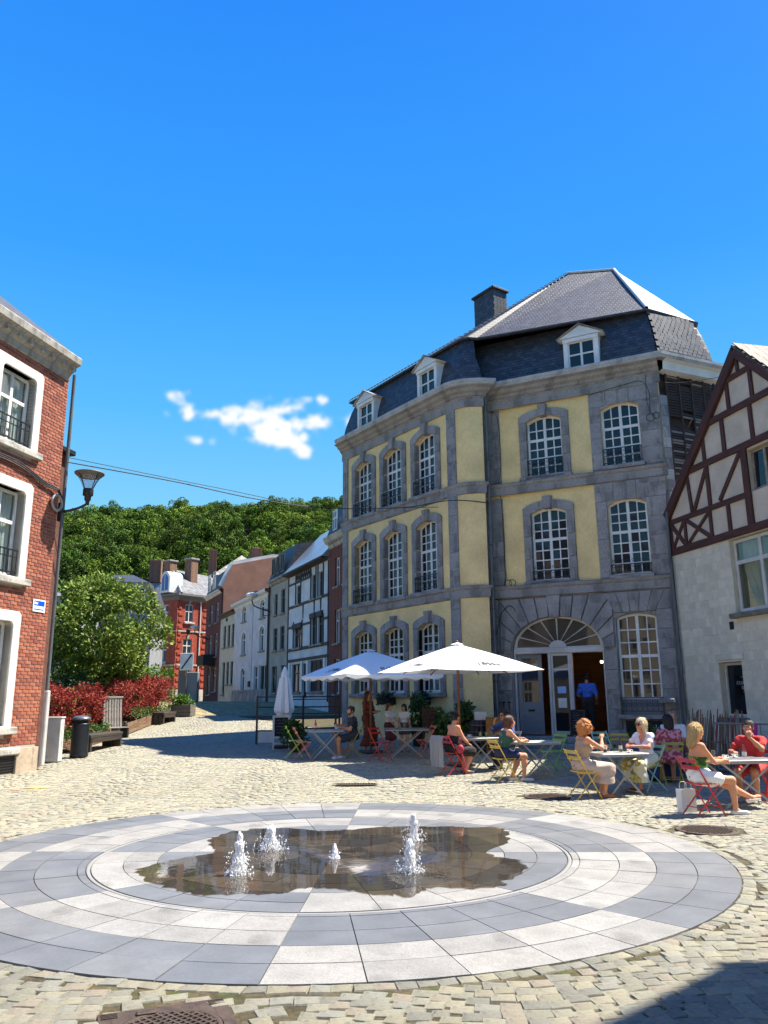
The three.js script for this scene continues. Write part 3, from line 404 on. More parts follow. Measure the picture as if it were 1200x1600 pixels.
  // dormers
  const dormer = (F, s, w, seed) => {
    const y0 = 11.88, hw = w / 2, h = .98, d = part(bld, 'dormer', merge([box(.14, h, .9, -hw + .07, y0 + h / 2, -.28), box(.14, h, .9, hw - .07, y0 + h / 2, -.28), box(w + .1, .08, .24, 0, y0 + .0, .12), box(w + .02, .12, .95, 0, y0 + h + .02, -.27)]), M.white, F.clone().multiply(T(s, 0, 0)), 'white painted roof dormer with a gabled head');
    part(d, 'pediment', ext([[-hw - .16, y0 + h + .1], [hw + .16, y0 + h + .1], [0, y0 + h + .48]], 1.1, [], .02), M.white, T(0, 0, -.9)); part(d, 'dormer_roof', polyGeo([[[-hw - .2, y0 + h + .09, .3], [0, y0 + h + .52, .3], [0, y0 + h + .52, -1.2], [-hw - .2, y0 + h + .09, -1.2]], [[hw + .2, y0 + h + .09, .3], [hw + .2, y0 + h + .09, -1.2], [0, y0 + h + .52, -1.2], [0, y0 + h + .52, .3]]]), M.zinc);
    const f = part(d, 'sash', ext(rect(-hw + .12, y0 + .04, hw - .12, y0 + h - .04), .05, [-1, 1].flatMap((k) => [0, 1].map((r) => { const a = k < 0 ? -hw + .18 : .035, b = k < 0 ? -.035 : hw - .18; return rect(a, y0 + .1 + r * .43, b, y0 + .1 + r * .43 + .38); }))), M.white, T(0, 0, .06));
    for (const k of [-1, 1]) for (const r of [0, 1]) part(d, 'pane', box(hw - .2, .39, .01), M.glass, T(k * (hw - .145) / 2 + k * .0, y0 + .29 + r * .43, .075));
  };
  dormer(A, 1.72, 1.15, 1); dormer(A, 5.62, 1.1, 2); dormer(B, 3.28, 1.12, 3);
  // window surrounds
  const surround = (F, c, y, w, h, rise, seed, sw = .24, t = .07) => {
    const R = rng(seed), ms = [M.stone, M.stoneB, M.stoneC], pick = () => ms[Math.floor(R() * 3)], base = y - .02, sp = y + h - rise;
    for (const s of [-1, 1]) { const n = 3, hh = (sp - base) / n; for (let i = 0; i < n; i++) part(bld, 'jamb_stone', scbox(sw, hh - .008, t + .22, .012), pick(), F.clone().multiply(T(c + s * (w / 2 + sw / 2), base + (i + .5) * hh, t / 2 - .11))); }
    const arcA = (x) => sp + rise * (1 - (2 * x / w) ** 2), top = (x) => sp + .22 + (rise + .02) * Math.max(0, 1 - (x / (w / 2 + sw)) ** 2);
    for (const s of [-1, 1]) { const p = [[s * (w / 2 + sw), sp], [s * (w / 2 + sw), sp + .2]]; for (let i = 0; i <= 6; i++) { const x = s * lerp(w / 2 + sw - .1, .12, i / 6); p.push([x, top(x)]); } for (let i = 0; i <= 6; i++) { const x = s * lerp(.12, w / 2, i / 6); p.push([x, arcA(x)]); } part(bld, 'lintel_stone', ext(s > 0 ? p : p.reverse(), t + .2), pick(), F.clone().multiply(T(c, 0, -.2))); }
    part(bld, 'keystone', ext([[-.1, sp + rise - .03], [.1, sp + rise - .03], [.15, sp + rise + .36], [-.15, sp + rise + .36]], t + .26, [], .01), pick(), F.clone().multiply(T(c, 0, -.2)));
    part(bld, 'sill', cbox(w + 2 * sw + .06, .14, t + .28, .015), pick(), F.clone().multiply(T(c, y - .085, (t + .28) / 2 - .2)));
  };
  const balcony = (F, c, y, w, h = .55, z = .12) => {
    const g = [box(w, .025, .025, 0, h, z), box(w, .02, .02, 0, .08, z), box(.022, h, .022, -w / 2, h / 2, z), box(.022, h, .022, w / 2, h / 2, z), box(.02, .02, z + .12, -w / 2, h - .02, z / 2 - .06), box(.02, .02, z + .12, w / 2, h - .02, z / 2 - .06), box(.02, .02, z + .12, -w / 2, .08, z / 2 - .06), box(.02, .02, z + .12, w / 2, .08, z / 2 - .06)]; const n = Math.round(w / .14);
    for (let i = 1; i < n; i++) g.push(box(.012, h - .08, .012, -w / 2 + i * w / n, .08 + (h - .08) / 2, z)); for (let i = 0; i < n; i++) g.push(new THREE.TorusGeometry(.045, .008, 5, 12).translate(-w / 2 + (i + .5) * w / n, .26, z).toNonIndexed(), new THREE.TorusGeometry(.03, .007, 5, 10).translate(-w / 2 + (i + .5) * w / n, .42, z).toNonIndexed());
    part(bld, 'balcony_railing', merge(g), M.iron, F.clone().multiply(T(c, y, 0)), 'small black wrought iron balcony railing');
  };
  let sd = 1; for (const c of winA) rowsA.forEach(([y, h, r], fl) => { surround(A, c, y, 1.16, h, r, 700 + sd); win(bld, A, { x: c, y, w: 1.16, h, rise: r, cols: 2, low: fl ? 4 : 3, up: fl === 2 ? 2 : 3, tf: fl === 2 ? .62 : .58, rec: .2, seed: sd++ }); if (!(fl === 1 && c === 3.30) && fl) balcony(A, c, y, 1.14, .5); });
  rowsB.forEach(([y, h, r], fl) => { surround(B, winB[0], y, 1.15, h, r, 800 + fl); for (const c of winB) { win(bld, B, { x: c, y, w: 1.15, h, rise: r, cols: 2, low: 4, up: fl ? 2 : 3, tf: fl ? .62 : .57, rec: .17, seed: sd++ }); balcony(B, c, y, 1.13, fl ? .52 : .3, .09); part(bld, 'sill', cbox(1.3, .12, .3, .012), M.stoneC, B.clone().multiply(T(c, y - .06, 0.0))); } });
  win(bld, B, { x: 4.28, y: 1.64, w: 1.15, h: 2.44, rise: .12, cols: 2, low: 3, up: 3, tf: .5, rec: .18, seed: 77 });
  part(bld, 'window_apron', box(1.15, .44, .06, 4.28, 1.42, -.16), M.doorGrey, B); balcony(B, 4.28, 1.24, 1.16, .45, .08); part(bld, 'sill', cbox(1.34, .12, .34, .012), M.stoneC, B.clone().multiply(T(4.28, 1.16, .02)));
  // the open casement on the top floor, swung inward
  part(bld, 'cafe_floor', box(5.3, .1, 5, 2.6, .56, -2.7), mat(.16, .11, .075, .6, { map: texWood, mr: .8 }), B); part(bld, 'cafe_ceiling', box(5.3, .1, 5, 2.6, 4.45, -2.7), mat(.42, .38, .32, .9), B);
  part(bld, 'cafe_back_wall', box(5.3, 3.9, .1, 2.6, 2.5, -5.1), mat(.17, .11, .075, .8, { map: texWood, mr: .6 }), B); for (const x of [-.05, 3.55]) part(bld, 'cafe_side_wall', box(.1, 3.9, 4.6, x, 2.5, -2.75), mat(.17, .11, .075, .8, { map: texWood, mr: .6 }), B);
  for (let i = 0; i < 2; i++) part(bld, 'door_step', cbox(3.1 - i * .3, .18, .75 - i * .33, .02), M.stoneC, B.clone().multiply(T(1.9, .33 + i * .18, .26 - i * .15)), 'worn stone door step');
  { // door case: fanlight, transom, posts, leaf
    const wood = mat(.62, .60, .56, .55, { map: texPlaster, mr: .5 }), o = [], inn = []; for (let i = 0; i <= 24; i++) { const a = i / 24 * Math.PI; o.push([1.38 * Math.cos(a), .97 * Math.sin(a)]); }
    const cells = [], N = 8; for (let i = 0; i < N; i++) { const a0_ = Math.PI * i / N + .02, a1_ = Math.PI * (i + 1) / N - .02, p = []; for (let k = 0; k <= 4; k++) { const a = lerp(a0_, a1_, k / 4); p.push([1.28 * Math.cos(a), .03 + .86 * Math.sin(a)]); } const r0 = .27; p.push([r0 * Math.cos(a1_), .03 + r0 * .75 * Math.sin(a1_)], [r0 * Math.cos(a0_), .03 + r0 * .75 * Math.sin(a0_)]); cells.push(p); }
    const f = part(bld, 'fanlight', ext(o, .07, cells), wood, B.clone().multiply(T(1.9, 3.17, -.2)), 'pale semicircular fanlight with radiating bars');
    for (const c of cells) part(f, 'pane', ext(c, .006), M.glass, T(0, 0, .03));
    part(bld, 'transom', cbox(2.8, .17, .14, .02), wood, B.clone().multiply(T(1.9, 3.1, -.17))); part(bld, 'fan_boss', ext([...Array(13)].map((_, i) => [.27 * Math.cos(i / 12 * Math.PI), .2 * Math.sin(i / 12 * Math.PI)]), .1), wood, B.clone().multiply(T(1.9, 3.18, -.2)));
    for (const x of [.53, 1.61, 2.27, 3.27]) part(bld, 'door_post', cbox(x === .53 || x === 3.27 ? .07 : .08, 2.44, .12, .01), wood, B.clone().multiply(T(x, 1.81, -.17)));
    const leaf = part(bld, 'door', ext(rect(0, 0, .74, 2.38), .06, [rect(.12, .95, .62, 2.26)]), M.doorGrey, B.clone().multiply(T(.58, .63, -.24, 0, .12, 0)), 'grey door with glass upper panel and letter slot'); part(leaf, 'pane', box(.52, 1.33, .012, .37, 1.6, .03), M.glass); part(leaf, 'letter_slot', cbox(.2, .06, .03, .006), M.dark, T(.37, .7, .06)); part(leaf, 'lower_panel', cbox(.5, .5, .02, .008), M.doorGrey, T(.37, .32, .062)); part(leaf, 'handle', rod([.68, 1.0, .06], [.68, 1.0, .12], .014), M.zinc);
    const gp = part(bld, 'glass_panel', ext(rect(1.65, .64, 2.23, 3.02), .05, [rect(1.71, .74, 2.17, 2.5), rect(1.71, 2.56, 2.17, 2.94)]), wood, B.clone().multiply(T(0, 0, -.2)), 'narrow fixed glass panel beside the cafe entrance'); part(gp, 'pane', box(.47, 1.78, .01, 1.94, 1.62, .02), M.glass); part(gp, 'pane', box(.47, .4, .01, 1.94, 2.75, .02), M.glass);
    for (const [y, h, c, lb] of [[1.93, .2, [.25, .42, .72], 'blue notice taped inside the glass'], [1.55, .28, [.6, .6, .55], 'white menu sheet taped inside the glass']]) { const p = part(scene, 'notice_sheet', cbox(.26, h, .004, .001), mat(...c, .7), FB.clone().multiply(T(1.94, y, -.165))); p.name = numbered('notice_sheet'); tagged(p, lb, 'notice'); }
  }
  { // side wall of weathered boards beyond the corner
    const F = W(frame(b1[0], 0, b1[1], pD[0] - b1[0], pD[1] - b1[1])), L = Math.hypot(pD[0] - b1[0], pD[1] - b1[1]), R = rng(12);
    for (let r = 0; r < 46; r++) { const y = 11.24 - r * .088; for (let k = 0; k < 4; k++) { const x0 = .32 + k * .5, miss = r > 14 && r < 19 && k < 2; if (miss || R() < .03) continue; part(bld, 'board', scbox(.48, .074, .018, .003), (r < 14 ? R() < .12 : R() < .55) ? M.plankPale : M.plank, F.clone().multiply(T(x0 + .24, y, .012 + R() * .01, -.22 - R() * .2, 0, (R() - .5) * .03))); } }
    for (const x of [.3, .82, 1.32, 1.82, 2.28]) part(bld, 'batten', scbox(.06, 4.4, .05, .006), M.plank, F.clone().multiply(T(x, 9.2, .03)));
    ashlar(bld, F, .0, .3, .3, 10.6, { course: .33, len: .6, d: .05, seed: 61, mats: [M.paleStone, M.stoneC] });
  }
  // drainpipes, brackets, cables
  const pipe = (F, pts, r = .05, lb) => { const p = part(bld, 'drainpipe', tube(pts, r, 30, 8), M.pipe, F, lb); return p; };
  pipe(G0, [[3.34, 11.65, -24.3], [3.36, 11.2, -24.42], [3.37, 10.6, -24.47], [3.37, 5, -24.47], [3.37, .35, -24.47]], .05, 'grey drainpipe in the corner between the facades');
  pipe(B, [[5.5, 7.6, .1], [5.45, 6.9, .12], [5.45, 5.2, .12], [5.36, 4.6, .16], [5.36, 3.2, .12], [5.34, .3, .12]], .045, 'drainpipe at the end of the front facade');
  for (const y of [2.2, 4.4, 6.4, 9.2]) part(bld, 'pipe_bracket', new THREE.TorusGeometry(.058, .012, 6, 14).rotateX(Math.PI / 2), M.iron, G0.clone().multiply(T(3.37, y, -24.47)));
  const loop = (s, y, lb) => part(bld, 'cable_loop', merge([new THREE.TorusGeometry(.12, .01, 6, 20).translate(0, 0, 0).toNonIndexed(), new THREE.TorusGeometry(.1, .01, 6, 20).rotateY(.4).translate(.16, .02, .02).toNonIndexed(), tube([[0, .1, 0], [-.06, .5, .02], [-.05, 1.2, .0], [-.06, 2.3, .0]], .008, 16, 5)]), M.cable, B.clone().multiply(T(s, y, .09)));
  loop(.48, 5.2); loop(5.2, 9.9);
  part(bld, 'facade_cable', tube([[.1, 11.0, .07], [.3, 10.9, .09], [.38, 10.5, .07], [.4, 9, .07], [.35, 8.5, .16], [.38, 7.8, .08], [.4, 5.3, .08]], .009, 40, 5), M.cable, B); part(bld, 'facade_cable', tube([[3.4, 10.95, .08], [3.9, 11.02, .09], [4.5, 11.08, .1], [5.0, 11.1, .1], [5.2, 10.8, .1], [5.2, 10.0, .1]], .009, 30, 5), M.cable, B);
  part(bld, 'facade_cable', tube([[-.1, 3.5, .12], [.0, 3.55, .12], [.12, 3.9, .1], [.25, 4.3, .12], [.5, 4.5, .12], [.62, 4.45, .12], [.7, 4.3, .12]], .012, 30, 5), M.cable, B); part(bld, 'junction_box', cbox(.1, .55, .07, .01), M.iron, B.clone().multiply(T(-.1, 3.75, .55)));
  part(bld, 'candle_bracket', merge([0, 1, 2].flatMap((i) => [rod([-.22 + i * .17, 0, .12], [-.22 + i * .17, .3, .12], .012), lathe([[.0, .3], [.05, .31], [.055, .34], [.0, .35]], 10).translate(-.22 + i * .17, 0, .12)]).concat([bar([-.24, .02, .12], [.14, .02, .12], .018), bar([-.05, -.25, .12], [-.05, .02, .12], .02), bar([-.05, -.1, .02], [-.05, -.1, .12], .02)])), M.iron, B.clone().multiply(T(.26, 1.25, .05)), 'wrought iron candle bracket by the door');
  part(bld, 'wall_lantern', cbox(.42, .14, .3, .03), M.stoneB, B.clone().multiply(T(5.0, 1.6, .3)));
  // lit lamps inside the cafe
  for (const [s, y, z] of [[2.85, 2.78, -1.6], [2.5, 3.45, -2.6]]) { const p = V(s, y, z).applyMatrix4(FB); const t = thing('pendant_lamp', z < -2 ? 'small lit bulb seen through the fanlight' : 'lit pendant lamp glowing inside the cafe entrance', 'lamp', [p.x, p.y, p.z]); part(t, 'bulb', new THREE.SphereGeometry(.05, 14, 10), new THREE.MeshStandardMaterial({ color: col(1, .8, .5), emissive: col(1, .62, .28), emissiveIntensity: 2.5 })); part(t, 'cord', rod([0, .05, 0], [0, 4.4 - y, 0], .006), M.cable); part(t, 'cap', lathe([[.0, .1], [.03, .09], [.035, .045], [.03, .04]], 12), M.iron); const l = new THREE.PointLight(col(1, .5, .2), .25, 0, 2); l.position.set(0, 0, 0); l.castShadow = true; t.add(l); }
}
// ---------------------------------------------------------------- red brick house on the left
const FC_ = frame(-8.35, 0, -19.6, .23, -.97);
const brickHouse = thing('brick_house', 'tall red brick house with white stone window frames at the left edge', 'house', [-8.35, 0, -19.6]);
{
  const inv = rel(brickHouse), F = inv.clone().multiply(FC_), mortar = mat(.46, .38, .32, .9, { map: texPlaster, mr: 2, bump: texFine, br: 4, bs: .003 });
  const wc = [-1.86, -4.5, -7.2, -9.9], rows = [[1.18, 2.35, .15], [4.56, 2.05, .15], [7.68, 1.8, .15]];
  const op = (c, y, h) => { const r = .12, w = .6, p = [[c - w, y], [c + w, y], [c + w, y + h - r]]; for (let i = 1; i <= 4; i++) { const a = i / 4 * Math.PI / 2; p.push([c + w - r + r * Math.cos(a), y + h - r + r * Math.sin(a)]); } for (let i = 0; i <= 4; i++) { const a = Math.PI / 2 + i / 4 * Math.PI / 2; p.push([c - w + r + r * Math.cos(a), y + h - r + r * Math.sin(a)]); } return p; };
  const holes = wc.flatMap((c) => rows.map(([y, h]) => op(c, y, h)));
  part(brickHouse, 'wall', ext(rect(-12, -.3, 0, 10.15), .4, holes), mortar, F.clone().multiply(T(0, 0, -.4)), 'mortar bedded brick front wall');
  part(brickHouse, 'end_wall', box(.4, 10.4, 8, -.2, 4.95, -4.42), mat(.33, .10, .06, .9, { map: texBrickTone, mr: 2 }), F);
  part(brickHouse, 'room_back', box(11.5, 10, .1, -6, 5, -1.6), mat(.35, .3, .22, .9), F);
  // bricks
  const R = rng(606), bg = [0, 1, 2].map((i) => cbox([.217, .212, .22][i], .066, .03, .004)), hb = cbox(.105, .066, .03, .004), tones = [[.47, .14, .08], [.40, .11, .068], [.54, .19, .11], [.33, .09, .06], [.50, .165, .09]];
  const bm = tones.map((t) => mat(...t, .85, { map: texBrickTone, mr: 3, bump: texFine, br: 5, bs: .004 })), list = [];
  for (let r = 0; r < 112; r++) { const y = .74 + r * .0835 + .04; if (y > 10.08) break; for (let k = 0; k < 27; k++) { let x = -.115 - k * .232 - (r % 2) * .116, half = false; if (k === 0 && r % 2) { list.push([-.055, y, 3, R()]); } if (x < -6.2) continue; const blk = wc.some((c) => rows.some(([yy, h]) => Math.abs(x - c) < .76 && y > yy - .25 && y < yy + h + .22)); if (blk) { continue; } list.push([x, y, Math.floor(R() * 3), R()]); } }
  const score = (b) => { const p = V(b[0], b[1], 0).applyMatrix4(FC_); return (p.z < -17.2 ? 0 : 50) + Math.hypot(p.x, p.y - 1.75, p.z); };
  list.sort((a, b) => score(a) - score(b)); const gs = [...bg, hb];
  list.slice(0, 300).forEach((b) => part(brickHouse, 'brick', gs[b[2]], bm[Math.floor(b[3] * 5)], F.clone().multiply(T(b[0], b[1], -.004 + b[3] * .004, (b[3] - .5) * .02, 0, 0))));
  const restW = mat(1, 1, 1, .85, { map: texBrickTone, mr: 3, bump: texFine, br: 5, bs: .004 });
  gs.forEach((g, v) => { const L = list.slice(300).filter((b) => b[2] === v), im = new THREE.InstancedMesh(g, restW, L.length); L.forEach((b, i) => { im.setMatrixAt(i, F.clone().multiply(T(b[0], b[1], -.004 + b[3] * .004))); im.setColorAt(i, col(...tones[Math.floor(b[3] * 5)])); }); im.name = 'upper_bricks'; im.userData.kind = 'stuff'; im.castShadow = im.receiveShadow = true; brickHouse.add(im); });
  // stone surrounds, windows, curtains
  const cloth = new THREE.MeshPhysicalMaterial({ color: col(.62, .66, .64), roughness: .95, transmission: .25, thickness: 0, side: THREE.DoubleSide });
  wc.slice(0, 2).forEach((c, ci) => rows.forEach(([y, h], fl) => {
    const o = op(c, y, h); part(brickHouse, 'window_surround', ext([[c - .85, y - .02], [c + .85, y - .02], [c + .85, y + h + .17], [c + .77, y + h + .24], [c - .77, y + h + .24], [c - .85, y + h + .17]], .3, [o], .01), mat(.80, .77, .70, .8, { map: texPlaster, mr: .7, bump: texFine, br: 1, bs: .003 }), F.clone().multiply(T(0, 0, -.26)), 'white stone window surround');
    part(brickHouse, 'sill', cbox(1.94, .17, .36, .02), M.paleStone, F.clone().multiply(T(c, y - .1, -.04)));
    win(brickHouse, F, { x: c, y: y + .02, w: 1.16, h: h - .03, cols: fl ? 1 : 2, low: fl ? 1 : 4, up: 1, tf: fl ? .64 : .58, rec: .22, fw: .07, stile: .09, tr: .08, gm: new THREE.MeshPhysicalMaterial({ color: col(.9, .93, .92), roughness: .02, transmission: 1, thickness: 0, ior: 1.5, side: THREE.DoubleSide }), seed: 300 + ci * 5 + fl });
    const n = 44, pos = []; const q = (i, yy) => [c - .57 + 1.14 * i / n, yy, -.3 + .022 * Math.sin(i * 1.25) + .01 * Math.sin(i * 2.9)]; if (fl) { const F2 = []; for (let i = 0; i < n; i++) F2.push([q(i, y + .04), q(i + 1, y + .04), q(i + 1, y + h - .05), q(i, y + h - .05)]); const cur = part(scene, 'curtain', polyGeo(F2), cloth, FC_); cur.name = numbered('curtain'); tagged(cur, ['', 'pale pleated curtain in the middle window', 'pale pleated curtain in the top window'][fl] + (ci ? ' beyond the left edge of the brick house front' : ' nearest the corner of the brick house'), 'curtain'); }
    else part(brickHouse, 'inner_shutter', box(.5, h - .2, .03, c + .3, y + h / 2, -.36), mat(.62, .50, .22, .7, { map: texWood }), F);
    if (fl) { const g = [box(1.16, .03, .03, c, y + .62, -.02), box(1.16, .02, .02, c, y + .46, -.02), box(1.16, .025, .025, c, y + .1, -.02)]; for (let i = 0; i <= 8; i++) g.push(box(.014, .58, .014, c - .56 + i * .14, y + .33, -.02)); part(brickHouse, 'window_railing', merge(g), M.iron, F); }
  }));
  // plinth, vent, cornice, pipes
  ashlar(brickHouse, F, -12, .04, .05, .68, { course: .6, len: .9, d: .07, mats: [M.paleStone, mat(.55, .44, .33, .8, { map: texStone, mr: .6 })], seed: 71, holes: [[-1.75, .15, -.75, .55]] }); part(brickHouse, 'vent_grille', merge([...Array(6)].map((_, i) => box(1.0, .03, .02, -1.25, .2 + i * .06, .02)).concat([box(1.0, .4, .01, -1.25, .35, .004)])), M.iron, F); part(brickHouse, 'vent_lintel', cbox(1.2, .17, .12, .03), M.paleStone, F.clone().multiply(T(-1.25, .62, .05)));
  const cpath = [[-12, 0], [-.02, 0]].map(([s, z]) => { const p = V(s, 0, z).applyMatrix4(FC_); return [p.x, p.z]; });
  part(brickHouse, 'cornice', sweep(cpath, [[.0, 9.97], [.05, 10.0], [.08, 10.15], [.18, 10.22], [.22, 10.32], [.36, 10.38], [.38, 10.54], [.35, 10.58], [-.3, 10.66]]), mat(.45, .43, .39, .8, { map: texStone, mr: 1.2, bump: texFine, br: 1, bs: .006 }), inv, 'weathered pale moulded cornice'); for (let i = 0; i < 16; i++) part(brickHouse, 'cornice_block', scbox(.12, .14, .2, .015), M.paleStone, F.clone().multiply(T(-.12 - i * .42, 10.26, .16)));
  part(brickHouse, 'roof', sweep(cpath, [[.34, 10.57], [-2.8, 13.1], [-4, 13.2]]), M.slate, inv); const rd = part(brickHouse, 'roof_dormer', cbox(1.1, 1.5, 1.4, .02), M.white, F.clone().multiply(T(-3.75, 11.7, -.9))); part(rd, 'dormer_roof', ext([[-.7, .75], [.7, .75], [0, 1.15]], 1.6), M.slateDark, T(0, 0, -.7));
  part(brickHouse, 'drainpipe', tube([[.12, 10.2, .08], [.12, 9, .08], [.12, 2.1, .08], [.1, 1.9, .1]], .045, 20, 8), M.pipe, F, 'grey metal drainpipe on the corner'); part(brickHouse, 'drainpipe_boot', cbox(.13, 1.75, .12, .02), mat(.6, .59, .57, .6, { map: texPlaster }), F.clone().multiply(T(.11, 1.1, .1)));
  part(brickHouse, 'annex_wall', box(.5, 8.4, 6, .36, 3.95, -3.3), mat(.16, .07, .05, .9, { map: texBrickTone, mr: 2 }), F, 'dark brick wall set back behind the corner'); part(brickHouse, 'annex_gutter', cbox(.62, .14, 6.2, .02), M.iron, F.clone().multiply(T(.42, 8.2, -3.2)));
  part(brickHouse, 'cable_bundle', merge([0, 1, 2].map((i) => tube([[-8, 7.15 + i * .05, .05], [-3, 7.2 + i * .04, .06], [-1.6, 7.16 + i * .05, .07], [-.6, 6.95 + i * .04, .07], [-.1, 6.9 + i * .03, .1], [.1, 6.4, .1]], .018, 40, 6))), M.cable, F, 'bundle of black cables fixed along the wall'); part(brickHouse, 'cable_coil', new THREE.TorusGeometry(.19, .035, 8, 26), mat(.3, .29, .27, .7), F.clone().multiply(T(-.16, 6.62, .1)));
  { // street name plate
    const cv = document.createElement('canvas'); cv.width = 256; cv.height = 192; const c = cv.getContext('2d'); c.fillStyle = '#fff'; c.fillRect(0, 0, 256, 192); c.fillStyle = '#0d4fd6'; c.fillRect(12, 12, 232, 88); c.fillStyle = '#fff'; c.font = 'bold 58px sans-serif'; c.fillText('RU', 22, 76); c.fillStyle = '#2a2f8a'; c.fillRect(18, 146, 214, 22); const t = new THREE.CanvasTexture(cv); t.colorSpace = THREE.SRGBColorSpace;
    const s = thing('street_sign', 'blue and white enamel street name plate on the brick house', 'street sign', V(-.4, 3.98, .03).applyMatrix4(FC_).toArray(), Math.atan2(.97, .23) * 1 - 0); s.rotation.y = Math.atan2(.97, .23); part(s, 'plate', cbox(.46, .3, .012, .003), M.white, T(0, 0, 0)); const fg = new THREE.PlaneGeometry(.44, .28); part(s, 'lettering', fg, new THREE.MeshStandardMaterial({ map: t, roughness: .35 }), T(0, 0, .0085));
  }
}
{ // lamp on its bracket at the corner
  const p = V(.12, 6.45, .0).applyMatrix4(FC_), t = thing('street_lamp', 'black trumpet shaped street lamp on a bracket at the brick house corner', 'street lamp', p.toArray());
  part(t, 'arm', tube([[0, 0, 0], [.25, .03, .02], [.5, .1, .03], [.7, .2, .04]], .035, 16, 8), M.iron); part(t, 'mount', cbox(.1, .5, .1, .02), M.iron); part(t, 'stem', lathe([[.0, .16], [.045, .17], [.05, .26], [.08, .3], [.085, .4], [.13, .42], [.13, .58], [.11, .6]], 16), M.iron, T(.7, 0, .04));
  part(t, 'glass_bowl', lathe([[.11, .58], [.15, .66], [.2, .78], [.28, .92]], 24), new THREE.MeshPhysicalMaterial({ color: col(.75, .8, .85), roughness: .08, transmission: .85, thickness: 0, side: THREE.DoubleSide }), T(.7, 0, .04)); part(t, 'rim', lathe([[.28, .91], [.37, .99], [.375, 1.02], [.3, 1.05], [.0, 1.07]], 28), mat(.10, .095, .085, .6), T(.7, 0, .04)); for (let i = 0; i < 4; i++) { const a = i * Math.PI / 2 + .5; part(t, 'rib', tube([[Math.cos(a) * .13, .58, Math.sin(a) * .13], [Math.cos(a) * .2, .76, Math.sin(a) * .2], [Math.cos(a) * .36, 1.0, Math.sin(a) * .36]], .012, 8, 5), M.iron, T(.7, 0, .04)); }
}
